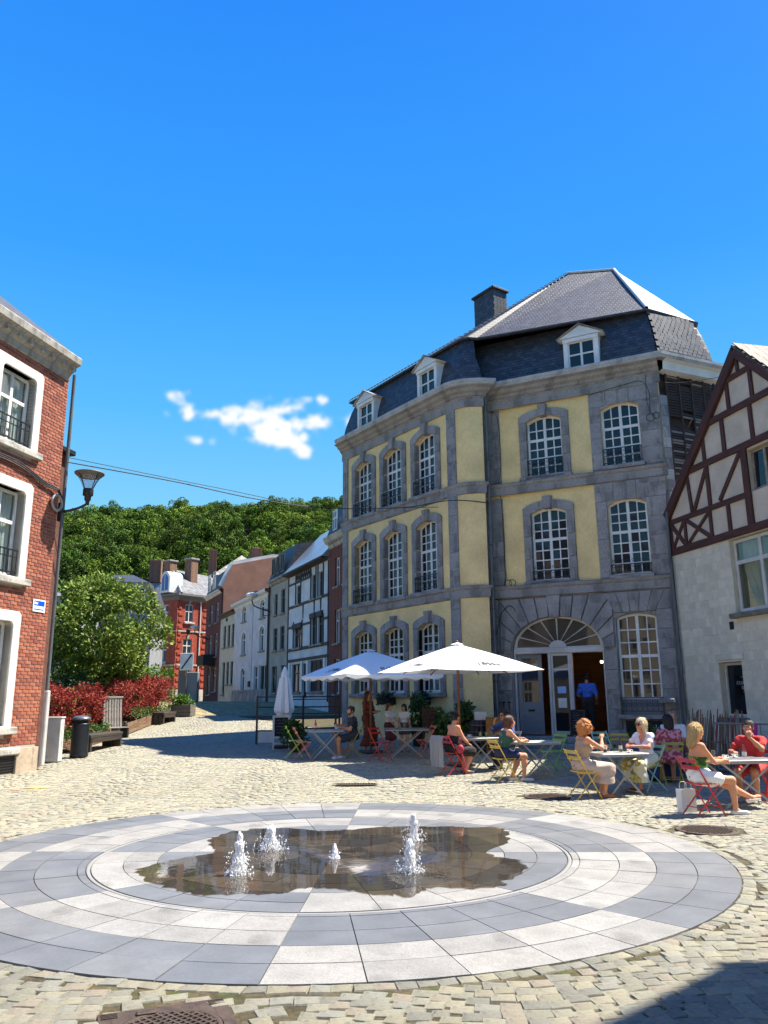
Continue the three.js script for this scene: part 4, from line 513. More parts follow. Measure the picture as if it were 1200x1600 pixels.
// ---------------------------------------------------------------- half timbered house on the right
const FT = frame(8.25, 0, -22.3, .23, .97);
const timber = thing('timber_house', 'half timbered gable house with brown beams and pale painted stone below', 'house', [8.25, 0, -22.3]);
{
  const F = rel(timber).multiply(FT), R = rng(909), plaster = mat(.68, .57, .45, .92, { map: texPlaster, mr: .6, bump: texFine, br: 1.2, bs: .01 }), beam = mat(.11, .036, .026, .75, { map: texWood, mr: .7, bump: texWood, br: .8, bs: .004 }), rubble = [mat(.78, .70, .55, .88, { map: texPlaster, mr: .7, bump: texFine, br: 1, bs: .008 }), mat(.75, .675, .53, .88, { map: texPlaster, mr: .9, bump: texFine, br: 1, bs: .008 }), mat(.80, .72, .57, .88, { map: texPlaster, mr: .8, bump: texFine, br: 1, bs: .008 })];
  const AX = 3.58, AY = 10.45, EY = 6.85, W = 7.15;
  const wB = [2.5, 3.74, 4.45, 5.6], wL = [1.58, 1.2, 2.48, 2.56], wU = [3.55, 6.62, 4.5, 7.68];
  const hole = ([a, b, c, d]) => rect(a, b, c, d);
  part(timber, 'wall', ext(rect(0, -.3, W, 5.68), .4, [hole(wB), hole(wL)]), mat(.66, .59, .46, .9, { map: texPlaster, mr: 1 }), F.clone().multiply(T(0, 0, -.42)));
  ashlar(timber, F, 0, W, .2, 5.62, { course: .235, len: .5, d: .028, z: -.02, gap: .003, c: .004, vary: .35, mats: rubble, seed: 15, holes: [wB, wL], name: 'wall_stone' });
  part(timber, 'gable_wall', ext([[0, 5.68], [W, 5.68], [W, EY], [AX, AY - .15], [0, EY]], .3, [hole(wU)]), plaster, F.clone().multiply(T(0, 0, -.3)), 'cracked pale plaster gable');
  part(timber, 'side_wall', box(9, 7, .3, 4.4, 3.4, -.1), plaster, F.clone().multiply(T(0, 0, 0, 0, Math.PI / 2, 0)).multiply(T(0, 0, 7.1)));
  const roof = (s0, y0, s1, y1) => polyGeo([[[s0, y0, .12], [s1, y1, .12], [s1, y1, -9], [s0, y0, -9]], [[s0, y0 + .07, .12], [s0, y0 + .07, -9], [s1, y1 + .07, -9], [s1, y1 + .07, .12]], [[s0, y0, .12], [s0, y0 + .07, .12], [s1, y1 + .07, .12], [s1, y1, .12]]]);
  part(timber, 'roof', roof(-.06, EY - .06, AX, AY - .02), M.slate, F); part(timber, 'roof', roof(W + .25, EY - .22, AX, AY), mat(.18, .15, .13, .8, { map: texSlate, mr: .4, bump: texSlateBump, br: .4, bs: .02 }), F);
  for (let r = 0; r < 9; r++) for (let k = 0; k < 9; k++) { const t = (r + .5) / 12, s = lerp(AX, W + .25, t), y = lerp(AY, EY - .22, t) + .085; part(timber, 'roof_tile', scbox(.42, .02, .3, .006), R() < .5 ? M.tileA : M.tileB, F.clone().multiply(T(s + .05, y, .0 - k * .3, 0, 0, -.84 + (R() - .5) * .04))); }
  const bm = (x0, y0, x1, y1, w = .16, t = .05) => { const L = Math.hypot(x1 - x0, y1 - y0), a = Math.atan2(y1 - y0, x1 - x0); part(timber, 'beam', scbox(L, w * (.9 + R() * .2), t + R() * .015, .012), beam, F.clone().multiply(T((x0 + x1) / 2, (y0 + y1) / 2, t / 2 + R() * .006, 0, 0, a))); };
  const eL = (y) => (y - EY) / (AY - EY) * AX, eR = (y) => W - (y - EY) / (AY - EY) * (W - AX);
  bm(-.02, EY - .1, AX + .03, AY - .12, .26, .12); bm(W, EY - .1, AX, AY - .12, .26, .11);
  bm(0, 5.72, W, 5.72, .2, .07); bm(0, 6.58, 3.5, 6.58, .16); bm(4.55, 6.58, W, 6.58, .16); bm(eL(7.82), 7.82, eR(7.82), 7.82, .18, .06); bm(eL(8.86), 8.86, eR(8.86), 8.86, .17, .06); bm(eL(9.72), 9.72, eR(9.72), 9.72, .15);
  bm(.06, 5.8, .06, 6.6, .14); for (const [a, b] of [[.12, .72], [.82, 1.85]]) { bm(a, 5.82, b, 6.5, .11, .04); bm(a, 6.5, b, 5.82, .11, .05); } bm(.76, 5.8, .76, 6.5, .1); bm(1.9, 5.8, 1.9, 6.55, .12); bm(2.65, 5.8, 2.65, 6.55, .12); bm(3.45, 5.8, 3.45, 7.8, .22, .06); bm(4.6, 5.8, 4.6, 7.8, .2, .06); bm(5.6, 5.8, 5.6, 7.75, .14); bm(6.5, 5.8, 6.5, 7.3, .14);
  bm(1.15, 6.66, 1.05, 7.78, .12); bm(1.95, 6.66, 1.95, 7.78, .13); bm(1.25, 6.68, 1.92, 7.7, .12, .045); bm(2.35, 6.68, 3.3, 7.7, .12, .045); bm(1.9, 7.88, 1.9, 8.75, .13); bm(2.75, 7.88, 2.75, 8.78, .13); bm(3.85, 7.88, 3.85, 8.78, .13); bm(4.7, 7.88, 4.7, 8.6, .13); bm(3.1, 8.94, 3.1, 9.66, .11); bm(4.0, 8.94, 4.0, 9.66, .11); bm(3.58, 9.8, 3.58, 10.2, .1);
  const tw = mat(.66, .64, .6, .6, { map: texPlaster });
  win(timber, F, { x: 3.475, y: 3.76, w: 1.93, h: 1.82, cols: 1, low: 1, up: 1, tf: .7, rec: .16, fw: .08, stile: .1, tr: .1, seed: 401, fm: tw, gm: new THREE.MeshPhysicalMaterial({ color: col(.8, .84, .82), roughness: .03, transmission: 1, thickness: 0, side: THREE.DoubleSide }) });
  win(timber, F, { x: 2.03, y: 1.22, w: .88, h: 1.32, cols: 1, low: 1, up: 0, leaves: 1, rec: .2, fw: .06, seed: 402, fm: tw }); { const cv = document.createElement('canvas'); cv.width = 128; cv.height = 128; const c = cv.getContext('2d'); c.fillStyle = '#05080a'; c.fillRect(0, 0, 128, 128); c.strokeStyle = '#8d9290'; c.fillStyle = '#8d9290'; c.lineWidth = 4; c.font = 'italic bold 34px sans-serif'; c.fillText('FAW', 12, 62); c.beginPath(); c.arc(74, 24, 13, 3.6, 6.1); c.stroke(); c.fillRect(62, 70, 46, 9); c.fillRect(66, 83, 36, 8); c.beginPath(); c.arc(86, 116, 13, 3.5, 6.0); c.stroke(); const tx = new THREE.CanvasTexture(cv); tx.colorSpace = THREE.SRGBColorSpace; part(timber, 'lettering', new THREE.PlaneGeometry(.5, .5), new THREE.MeshStandardMaterial({ map: tx, roughness: .15 }), F.clone().multiply(T(2.17, 1.98, -.168))); }
  win(timber, F, { x: 4.03, y: 6.64, w: .92, h: 1.02, cols: 1, low: 1, up: 0, rec: .14, fw: .06, stile: .08, seed: 403, fm: mat(.42, .38, .3, .7, { map: texWood }) });
  part(timber, 'room_back', box(3, 2.6, .1, 3.4, 4.7, -1.6), mat(.34, .3, .24, .9, { map: texPlaster }), F); part(timber, 'sill', cbox(2.2, .12, .28, .02), mat(.26, .24, .2, .9, { map: texStone }), F.clone().multiply(T(3.48, 3.67, .02))); part(timber, 'sill', cbox(1.1, .12, .26, .02), mat(.14, .14, .14, .9, { map: texStone }), F.clone().multiply(T(2.03, 1.13, .03))); part(timber, 'lintel', cbox(1.15, .16, .06, .02), rubble[0], F.clone().multiply(T(2.03, 2.68, .01)));
  { const n = 26, q = (i, y) => [2.6 + i * .042 + (y < 4.8 ? (4.8 - y) * .35 : 0), y, -.3 + .03 * Math.sin(i * 1.1)], fs = []; for (let i = 0; i < n; i++) { fs.push([q(i, 4.8), q(i + 1, 4.8), q(i + 1, 5.6), q(i, 5.6)], [q(i, 3.9), q(i + 1, 3.9), q(i + 1, 4.8), q(i, 4.8)]); } const c = part(scene, 'curtain', polyGeo(fs), mat(.55, .54, .46, .95), FT); c.name = numbered('curtain'); tagged(c, 'cream curtain drawn aside in the big window of the timbered house', 'curtain'); }
  part(timber, 'vent_hole', cbox(.16, .2, .02, .01), M.dark, F.clone().multiply(T(2.28, 3.45, .02))); part(timber, 'drainpipe', tube([[.1, 6.9, .12], [.06, 5.6, .12], [.06, 3, .1], [.06, .3, .1]], .045, 20, 8), M.pipe, F);
}
// ---------------------------------------------------------------- house beyond the right edge that shades the near corner of the square
{
  const h = thing('side_house', 'plastered house with mansard roof outside the right edge, shading the near setts', 'house', [8, 0, -7.3]);
  const pl = mat(.55, .5, .42, .9, { map: texPlaster, mr: .5 }), F = T(0, 0, 0, 0, -Math.PI / 2, 0), holes = []; for (const x of [2, 4.6, 7.2, 9.8]) for (const y of [1, 4, 6.9]) holes.push(rect(x - .55, y, x + .55, y + 1.9));
  part(h, 'wall', ext(rect(0, -.3, 12, 9.3), .4, holes), pl, F.clone().multiply(T(0, 0, -.4))); for (const x of [2, 4.6, 7.2, 9.8]) for (const y of [1, 4, 6.9]) win(h, F, { x, y, w: 1.1, h: 1.9, cols: 1, low: 2, up: 1, seed: x * 10 + y });
  part(h, 'end_wall', box(8, 9.6, .4, 4.4, 4.5, .2), pl); part(h, 'end_wall', box(8, 9.6, .4, 4.4, 4.5, 11.8), pl); part(h, 'rear_wall', box(.4, 9.6, 12, 8.6, 4.5, 6), pl);
  part(h, 'mansard', polyGeo([[[-.3, 9.2, -.15], [8.9, 9.2, -.15], [7.5, 12.4, .3], [.45, 12.4, .3]], [[-.3, 9.2, -.15], [.45, 12.4, .3], [.45, 12.4, 11], [-.3, 9.2, 12.2]], [[8.9, 9.2, -.15], [8.9, 9.2, 12.2], [7.5, 12.4, 11], [7.5, 12.4, .3]], [[-.3, 9.2, 12.2], [.45, 12.4, 11], [7.5, 12.4, 11], [8.9, 9.2, 12.2]], [[.45, 12.4, .3], [7.5, 12.4, .3], [7.5, 12.4, 11], [.45, 12.4, 11]]]), M.slateDark); part(h, 'cornice', sweep([[8.9, 12.2], [-.02, 12.2], [-.02, -.02], [8.9, -.02]].reverse(), [[0, 9], [.15, 9.1], [.25, 9.28], [0, 9.3]]), M.paleStone);
}
// ---------------------------------------------------------------- street of houses going up to the left
const FS = frame(-2.275, 0, -39.65, .397, .918), K = 1.3, Y = (h) => 1.75 + (h - 1.75) * K;
function rowHouse(name, label, s0, s1, eave, wallMat, wins, o = {}) { // s: along the street, near end small
  const x0 = -s1 * K, x1 = -s0 * K, yE = Y(eave), p = V((x0 + x1) / 2, 0, 0).applyMatrix4(FS), base = gy(p.z), h = thing(name, label, 'house', [p.x, base, p.z]), F = rel(h).multiply(FS), dp = o.depth ?? 8;
  const H = wins.map((w) => ({ ...w, x: -(w.s) * K, y: Y(w.y0), w: w.w * K, h: (w.y1 - w.y0) * K }));
  part(h, 'wall', ext(rect(x0, base - .4, x1, yE), .3, H.filter((w) => !w.blind).map((w) => archPts(w.x, w.y, w.w, w.h, w.rise ?? 0))), wallMat, F.clone().multiply(T(0, 0, -.3)));
  part(h, 'side_wall', box(.25, yE - base + .3, dp, x1 - .127, (yE + base) / 2 - .1, -.3 - dp / 2), o.side ?? wallMat, F); part(h, 'side_wall', box(.25, yE - base + .3, dp, x0 + .127, (yE + base) / 2 - .1, -.3 - dp / 2), o.side ?? wallMat, F);
  H.forEach((w, i) => { win(h, F, { x: w.x, y: w.y, w: w.w, h: w.h, rise: w.rise ?? 0, cols: w.cols ?? 1, low: w.low ?? 1, up: w.up ?? 1, leaves: w.leaves ?? 2, tf: .68, rec: w.rec ?? .14, fw: .06, stile: .07, tr: .07, fm: w.fm ?? o.fm ?? M.white, seed: Math.round(s0 * 31 + i * 7 + 900) }); if (w.sill !== false) part(h, 'sill', cbox(w.w + .18, .1, .2, .015), o.sillMat ?? M.stoneC, F.clone().multiply(T(w.x, w.y - .055, .04))); });
  return { h, F, x0, x1, yE, base };
}
function cornice(b, prof, m, name = 'cornice') { const q = (x) => { const p = V(x, 0, 0).applyMatrix4(FS); return [p.x, p.z]; }; const e = prof.map(([o, y]) => [o, b.yE + y]); return part(b.h, name, sweep([q(b.x0), q(b.x1)], e), m, rel(b.h)); }
const roofSlab = (b, pts, m, lb, name = 'roof') => { const f = []; for (let i = 0; i < pts.length - 1; i++) { const [z0, y0] = pts[i], [z1, y1] = pts[i + 1]; f.push([[b.x0, b.yE + y0, z0], [b.x1, b.yE + y0, z0], [b.x1, b.yE + y1, z1], [b.x0, b.yE + y1, z1]]); } const side = (x) => pts.map(([z, y]) => [x, b.yE + y, z]); f.push(side(b.x0), side(b.x1)); return part(b.h, name, polyGeo(f), m, b.F, lb); };
const pl = (r, g, b) => mat(r, g, b, .9, { map: texPlaster, mr: .5, bump: texFine, br: .6, bs: .004 });
const simpleC = [[0, -.25], [.1, -.2], [.14, -.08], [.3, -.02], [.3, .08], [0, .1]];
{ // narrow dark brick house next to the corner building
  const b = rowHouse('narrow_brick_house', 'narrow dark red brick house squeezed beside the yellow corner building', -1.6, 1.2, 8.0, mat(.24, .075, .05, .9, { map: texBrickTone, mr: 2, bump: texCourse, br: 1.2, bs: .008 }), [{ s: .25, y0: 6.0, y1: 7.15, w: .5 }, { s: .25, y0: 3.8, y1: 5.1, w: .52 }, { s: .25, y0: 1.9, y1: 3.2, w: .55 }, { s: -.8, y0: 6.0, y1: 7.15, w: .5 }]);
  cornice(b, [[0, -.5], [.06, -.45], [.1, -.3], [.28, -.2], [.34, -.05], [.4, .05], [0, .08]], M.paleStone); for (let i = 0; i < 9; i++) part(b.h, 'cornice_block', scbox(.1, .14, .2, .01), M.paleStone, b.F.clone().multiply(T(b.x1 - .15 - i * .38, b.yE - .25, .14)));
  roofSlab(b, [[.2, .06], [-.4, 1.7], [-4, 2.6], [-8, .06]], M.slateDark, 'dark slate mansard'); win(b.h, b.F, { x: -.25 * K, y: b.yE + .3, w: .6, h: 1.05, cols: 1, low: 1, up: 1, rec: -.12, seed: 61 });
}
{ // white half timbered house
  const dk = mat(.03, .028, .03, .7), b = rowHouse('white_timbered_house', 'white house with dark timber beams and a bright steep roof', 1.2, 6.9, 7.3, pl(.72, .73, .75), [{ s: 5.37, y0: 5.86, y1: 6.7, w: .58, leaves: 1 }, { s: 3.2, y0: 5.85, y1: 6.88, w: .55, leaves: 1 }, { s: 2.25, y0: 5.85, y1: 6.88, w: .55, leaves: 1 }, { s: 5.36, y0: 3.92, y1: 4.8, w: 1.15 }, { s: 3.16, y0: 3.92, y1: 5.1, w: .6, leaves: 1 }, { s: 2.27, y0: 3.92, y1: 5.12, w: .6, leaves: 1 }, { s: 5.5, y0: 2.0, y1: 3.22, w: 1.3 }, { s: 2.76, y0: 2.0, y1: 3.28, w: 1.75, leaves: 3 }, { s: 4.25, y0: 1.75, y1: 3.2, w: .62, leaves: 1, sill: false }], { fm: mat(.05, .045, .045, .6) });
  const bm = (s0, y0, s1, y1, w = .13) => { const A = [-s0 * K, Y(y0)], B = [-s1 * K, Y(y1)], L = Math.hypot(B[0] - A[0], B[1] - A[1]); part(b.h, 'beam', scbox(L, w, .05, .01), dk, b.F.clone().multiply(T((A[0] + B[0]) / 2, (A[1] + B[1]) / 2, .025, 0, 0, Math.atan2(B[1] - A[1], B[0] - A[0])))); };
  bm(6.9, 5.8, 1.2, 5.8, .16); bm(6.9, 4.88, 6.0, 4.88); bm(4.7, 4.88, 3.5, 4.88); bm(1.9, 4.88, 1.2, 4.88); bm(6.9, 3.86, 1.2, 3.86, .18); bm(6.9, 3.38, 1.2, 3.38, .16); bm(6.86, 1.6, 6.86, 7.2, .12); bm(1.26, 1.6, 1.26, 7.2, .12); bm(6.9, 6.85, 3.6, 6.85, .12); for (const s of [5.75, 4.98, 3.55, 2.86, 2.6, 1.9]) bm(s, 5.8, s, 7.2, .1); for (const s of [6.0, 4.7, 3.5, 2.7, 1.85]) bm(s, 3.9, s, 5.1, .1); for (let i = 0; i < 8; i++) bm(5.7 - i * .28, 6.87, 5.56 - i * .28, 7.25, .07), bm(5.42 - i * .28, 6.87, 5.56 - i * .28, 7.25, .07); for (const s of [4.6, 3.05, 2.2]) { bm(s, 5.78, s, 5.35, .1); bm(s, 5.35, s, 5.15, .05); }
  for (const [s, w] of [[5.36, 1.3], [3.16, .72], [2.27, .72]]) part(b.h, 'shutter_box', scbox(w * K, .3, .12, .02), dk, b.F.clone().multiply(T(-s * K, Y(5.12) - (s > 5 ? .32 : 0), .06))); for (const s of [6.5, 4.65, 3.85, 1.65]) part(b.h, 'shutter', scbox(.3, 1.7, .05, .01), M.white, b.F.clone().multiply(T(-s * K, Y(2.65), .04)));
  cornice(b, [[0, -.1], [.45, -.02], [.47, .08], [.0, .14]], dk, 'eave_board'); roofSlab(b, [[.45, .06], [-2.0, 2.75], [-4.0, 3.0], [-8, 0]], mat(.46, .465, .475, .3, { map: texPlaster, mr: .3, metalness: .4 }), 'smooth pale metal roof glaring in the sun');
  const c = part(b.h, 'chimney', cbox(.9, 1.5, .6, .02), mat(.3, .2, .15, .9, { map: texBrickTone, mr: 2 }), b.F.clone().multiply(T(b.x1 - .8, b.yE + 3.2, -2.6))); for (const x of [-.2, .2]) part(c, 'chimney_pot', lathe([[.1, .75], [.12, 1.05], [.09, 1.1]], 10), mat(.4, .14, .08, .8), T(x, 0, 0));
}
{ // grey house with dark mansard
  const b = rowHouse('grey_house', 'narrow grey beige house with dark windows under a dark mansard', 6.9, 10.2, 7.4, pl(.40, .385, .335), [{ s: 9.05, y0: 4.0, y1: 5.07, w: .72 }, { s: 7.85, y0: 4.0, y1: 5.08, w: .72 }, { s: 9.05, y0: 5.72, y1: 6.75, w: .55, leaves: 1 }, { s: 7.82, y0: 5.7, y1: 6.85, w: .66, leaves: 1 }, { s: 9.1, y0: 2.0, y1: 3.25, w: .9 }, { s: 7.6, y0: 1.75, y1: 3.25, w: .7, leaves: 1, sill: false }], { fm: mat(.06, .055, .05, .6) });
  cornice(b, simpleC, M.stoneC); roofSlab(b, [[.15, .08], [-.5, 2.0], [-4, 2.7], [-8, .08]], M.slateDark, 'dark slate mansard'); for (const s of [9.3, 8.5, 7.7]) win(b.h, b.F, { x: -s * K, y: b.yE + .35, w: .75, h: 1.15, cols: 1, low: 1, up: 0, rec: -.1, seed: 5 + s, fm: mat(.12, .11, .1, .6) });
  part(b.h, 'drainpipe', rod([b.x0 + .12, b.base, .08], [b.x0 + .12, b.yE, .08], .05), M.iron, b.F);
}
{ // pale lilac rendered house
  const A = (s, y0, y1, w = .95) => ({ s, y0, y1, w, rise: .22 }), b = rowHouse('lilac_house', 'pale lilac white rendered house with arched windows and flat cornice', 10.2, 18.0, 7.05, pl(.68, .655, .66), [A(15.6, 5.98, 6.86), A(11.55, 5.82, 6.76), A(15.5, 4.14, 5.36), A(11.55, 4.14, 5.38), A(15.45, 2.17, 3.38), { s: 12.7, y0: 1.62, y1: 3.4, w: .75, leaves: 1, sill: false }, { s: 11.2, y0: 1.62, y1: 3.42, w: 1.7, sill: false, up: 0 }], { sillMat: M.stoneC });
  cornice(b, [[0, -.35], [.08, -.3], [.1, -.12], [.35, -.02], [.38, .16], [0, .2]], M.white); roofSlab(b, [[.1, .18], [-4, .9], [-8, .18]], M.slateDark); part(b.h, 'plinth', box(b.x1 - b.x0, .8, .06, (b.x0 + b.x1) / 2, b.base + .4, .03), M.stone, b.F); part(b.h, 'roof_hatch', cbox(1.6, .5, 1, .03), mat(.08, .06, .05, .8), b.F.clone().multiply(T(-15 * K, b.yE + .5, -.9))); part(b.h, 'party_joint', box(.06, b.yE - b.base, .02, -13.6 * K, (b.yE + b.base) / 2, .01), M.stoneC, b.F); for (const [s, y0, y1] of [[15.6, 5.98, 6.86], [11.55, 5.82, 6.76], [15.5, 4.14, 5.36], [11.55, 4.14, 5.38], [15.45, 2.17, 3.38]]) part(b.h, 'window_moulding', ext([...archPts(0, 0, 1.5, (y1 - y0) * K + .14, .3).slice(1), [-.75, 0], [-.63, 0], ...archPts(0, 0, 1.26, (y1 - y0) * K + .02, .3).slice(2).reverse(), [.63, 0]], .05), M.white, b.F.clone().multiply(T(-s * K, Y(y0), 0)));
  part(b.h, 'mail_box', cbox(.3, .4, .12, .02), M.iron, b.F.clone().multiply(T(-13.9 * K, Y(2.5), .07))); part(b.h, 'drainpipe', rod([b.x1 - .1, b.base, .07], [b.x1 - .1, b.yE, .07], .05), M.iron, b.F);
}
{ // low cream house
  const b = rowHouse('cream_house', 'low cream house with rows of tall dark windows', 18.0, 22.0, 6.85, pl(.66, .61, .47), [[20.7, 4.82, 6.15], [19.5, 4.8, 6.12], [18.2 + .2, 4.8, 6.1], [20.6, 2.0, 3.92], [19.5, 2.58, 3.9], [18.4, 2.58, 3.9]].map(([s, y0, y1]) => ({ s, y0, y1, w: .72, leaves: 1 })), { fm: mat(.06, .05, .045, .6) });
  cornice(b, simpleC, mat(.10, .07, .055, .8)); roofSlab(b, [[.2, .1], [-4, 1.4], [-8, .1]], M.slateDark); part(b.h, 'attic_vent', cbox(.5, .25, .04, .01), M.dark, b.F.clone().multiply(T(-20.2 * K, Y(6.5), .02)));
}
{ // taller brick house with big rust coloured gable
  const b = rowHouse('gable_house', 'tall brick house with large rust coloured gable wall above its neighbours', 22.0, 27, 8.6, mat(.19, .06, .045, .9, { map: texBrickTone, mr: 2 }), [[23.3, 6.6, 7.9], [25.2, 6.6, 7.9], [23.3, 4.4, 5.9], [25.2, 4.4, 5.9], [23.3, 2.2, 3.7], [25.2, 2.0, 3.8]].map(([s, y0, y1]) => ({ s, y0, y1, w: .85 })));
  cornice(b, simpleC, M.white); const prof = [[.15, .1], [-.7, 2.0], [-4.2, 2.85], [-7.6, 2.9], [-8.6, .9], [-8.6, -6]]; roofSlab(b, prof.slice(0, 5), M.slate); for (const s of [23.6, 25.2]) win(b.h, b.F, { x: -s * K, y: b.yE + .3, w: 1.2, h: 1.5, cols: 1, low: 1, up: 1, rec: -.25, seed: 20 + s });
  const gw = [[.1, b.base - .2], [.1, b.yE], ...prof.slice(0, 5).map(([z, y]) => [-z + .05, b.yE + y + .12]), [8.6, b.base - .2]].map(([a, c]) => [a, c]); part(b.h, 'gable_wall', ext(gw, .3), mat(.56, .25, .15, .9, { map: texPlaster, mr: .4 }), b.F.clone().multiply(T(b.x1 + .02, 0, 0, 0, Math.PI / 2, 0)), 'rust coloured rendered gable'); const cp = prof.slice(0, 5).map(([z, y]) => [b.x1 + .15, b.yE + y + .16, z]); for (let i = 0; i < 4; i++) part(b.h, 'coping', bar(cp[i], cp[i + 1], .16, .45), M.white, b.F);
  part(b.h, 'chimney', cbox(1, 2.2, .9, .02), mat(.28, .12, .08, .9, { map: texBrickTone, mr: 2 }), b.F.clone().multiply(T(-24.6 * K, b.yE + 3.2, -3.6))); part(b.h, 'balcony', cbox(2.6, .9, 1.0, .03), M.iron, b.F.clone().multiply(T(-24.4 * K, Y(4.2), .5)));
}
{ // red brick corner house at the end of the street
  const K0 = [-19.8, -76], brick = mat(.52, .095, .05, .88, { map: texBrickTone, mr: 1.2, bump: texCourse, br: 1, bs: .01 }), base = gy(-76), h = thing('red_corner_house', 'bright red brick corner house with slate roof at the end of the street', 'house', [K0[0], base, K0[1]]), inv = rel(h);
  const F1 = inv.clone().multiply(frame(K0[0], 0, K0[1], .62, -.785)), F0 = inv.clone().multiply(frame(K0[0] - 6.4, 0, K0[1] - 4.6, .8, .6)), L0 = Math.hypot(6.4, 4.6), yE = 11.5;
  const w1 = [[1.25, 9.0, .95, 1.7], [1.2, 5.7, 1.05, 1.7], [1.2, 1.7, 1.1, 3.0]], w0 = [[L0 - 1.9, 8.8, 1.1, 1.9], [L0 - 1.9, 5.2, 1.1, 1.9], [L0 - 4.6, 8.8, 1.1, 1.9], [L0 - 4.6, 5.2, 1.1, 1.9], [L0 - 1.9, 2.2, 1.1, 2]];
  part(h, 'wall', ext(rect(0, base - .2, 5.4, yE), .3, w1.map(([x, y, w, hh]) => rect(x - w / 2, y, x + w / 2, y + hh))), brick, F1.clone().multiply(T(0, 0, -.3)), 'sunlit red brick front'); part(h, 'wall', ext(rect(0, base - .2, L0, yE), .3, w0.map(([x, y, w, hh]) => rect(x - w / 2, y, x + w / 2, y + hh))), brick, F0.clone().multiply(T(0, 0, -.3)), 'red brick side wall');
  w1.forEach(([x, y, w, hh], i) => { win(h, F1, { x, y, w, h: hh, cols: 1, low: 1, up: 1, rec: .12, seed: 40 + i }); part(h, 'sill', cbox(w + .3, .16, .24, .02), M.paleStone, F1.clone().multiply(T(x, y - .1, .04))); part(h, 'keystone', cbox(.24, .4, .1, .02), M.paleStone, F1.clone().multiply(T(x, y + hh + .2, .04))); }); w0.forEach(([x, y, w, hh], i) => { win(h, F0, { x, y, w, h: hh, cols: 1, low: 1, up: 1, rec: .12, seed: 50 + i }); part(h, 'sill', cbox(w + .3, .16, .24, .02), M.paleStone, F0.clone().multiply(T(x, y - .1, .04))); });
  for (const [F, a, b] of [[F1, 0, 5.4], [F0, 0, L0]]) { for (const y of [4.9, 8.1]) part(h, 'stone_band', cbox(b - a, .14, .08, .01), M.paleStone, F.clone().multiply(T((a + b) / 2, y, .03))); part(h, 'plinth', cbox(b - a, 1.1, .1, .02), M.paleStone, F.clone().multiply(T((a + b) / 2, base + .5, .03))); }
  for (let i = 0; i < 14; i++) { part(h, 'quoin', scbox(i % 2 ? .5 : .32, .3, .06, .01), brick, F1.clone().multiply(T(i % 2 ? .25 : .16, 2.9 + i * .62, .03))); part(h, 'quoin', scbox(i % 2 ? .4 : .6, .22, .06, .01), brick, F1.clone().multiply(T(3.2, 2.9 + i * .62, .03))); }
  const P = (F, x, y, z) => V(x, y, z).applyMatrix4(F).toArray(); const e0 = P(F0, -.2, yE + .2, .4), ek = P(F1, -.1, yE + .2, .45), e1 = P(F1, 6, yE + .2, .4), r0 = P(F0, 3, yE + 3.4, -3.6), r1 = P(F1, 2.0, yE + 3.2, -4), r2 = P(F1, 7, yE + 3.0, -4), bk0 = P(F0, 0, yE, -8), bk1 = P(F1, 8, yE, -8);
  part(h, 'roof', polyGeo([[e0, ek, r1, r0], [ek, e1, r2, r1], [e0, r0, bk0], [r0, r1, bk0], [r1, bk1, bk0], [r1, r2, bk1], [e1, bk1, r2]]), mat(.27, .275, .28, .6, { map: texSlate, mr: .3, bump: texSlateBump, br: .3, bs: .02 }), I4, 'grey slate hipped roof'); part(h, 'eave', sweep([[K0[0] - 6.4, K0[1] - 4.6], K0, [K0[0] + .62 * 5.6, K0[1] - .785 * 5.6]], [[0, yE - .5], [.15, yE - .4], [.2, yE - .1], [.45, yE], [.45, yE + .2], [0, yE + .25]]), mat(.16, .15, .15, .8), inv); part(h, 'hip_flashing', tube([ek, r1], .1, 6, 6), M.zinc);
  const d = part(h, 'dormer', ext(archPts(0, 0, 1.4, 2.1, .5), 1.6), M.white, F0.clone().multiply(T(L0 - 1.6, yE + .35, -1.2))); part(d, 'pane', ext(archPts(0, .2, .95, 1.6, .4), .02), mat(.05, .10, .35, .1), T(0, 0, 1.6)); part(d, 'sash_bar', box(.08, 1.5, .04, 0, 1, 1.63), M.white);
  for (const [x, y, z] of [[L0 - 4, yE + 2.6, -2], [L0 - 2.4, yE + 2.8, -3.4]]) part(h, 'chimney', cbox(1.0, 2.6, .9, .03), mat(.34, .19, .13, .9, { map: texBrickTone, mr: 2 }), F0.clone().multiply(T(x, y, z))), part(h, 'chimney_cap', cbox(1.2, .18, 1.1, .03), M.stoneC, F0.clone().multiply(T(x, y + 1.38, z)));
  for (const [x, z, y] of [[3.2, -1.8, yE + 1.55], [4.6, -2.6, yE + 1.95]]) part(h, 'skylight', cbox(.7, .06, .9, .02), M.glass, F1.clone().multiply(T(x, y, z, .6, 0, 0))); part(h, 'drainpipe', rod([2.55, base, .08], [2.55, yE, .08], .06), M.white, F1);
  const lp = part(h, 'wall_lamp', merge([bar([0, 0, 0], [0, .1, .9], .05), lathe([[.0, .0], [.16, .1], [.22, .45], [.3, .5], [.05, .62], [0, .7]], 10).translate(0, .1, .9)]), M.iron, F1.clone().multiply(T(.5, 7.55, .05)), 'black lantern on a wall bracket');
}
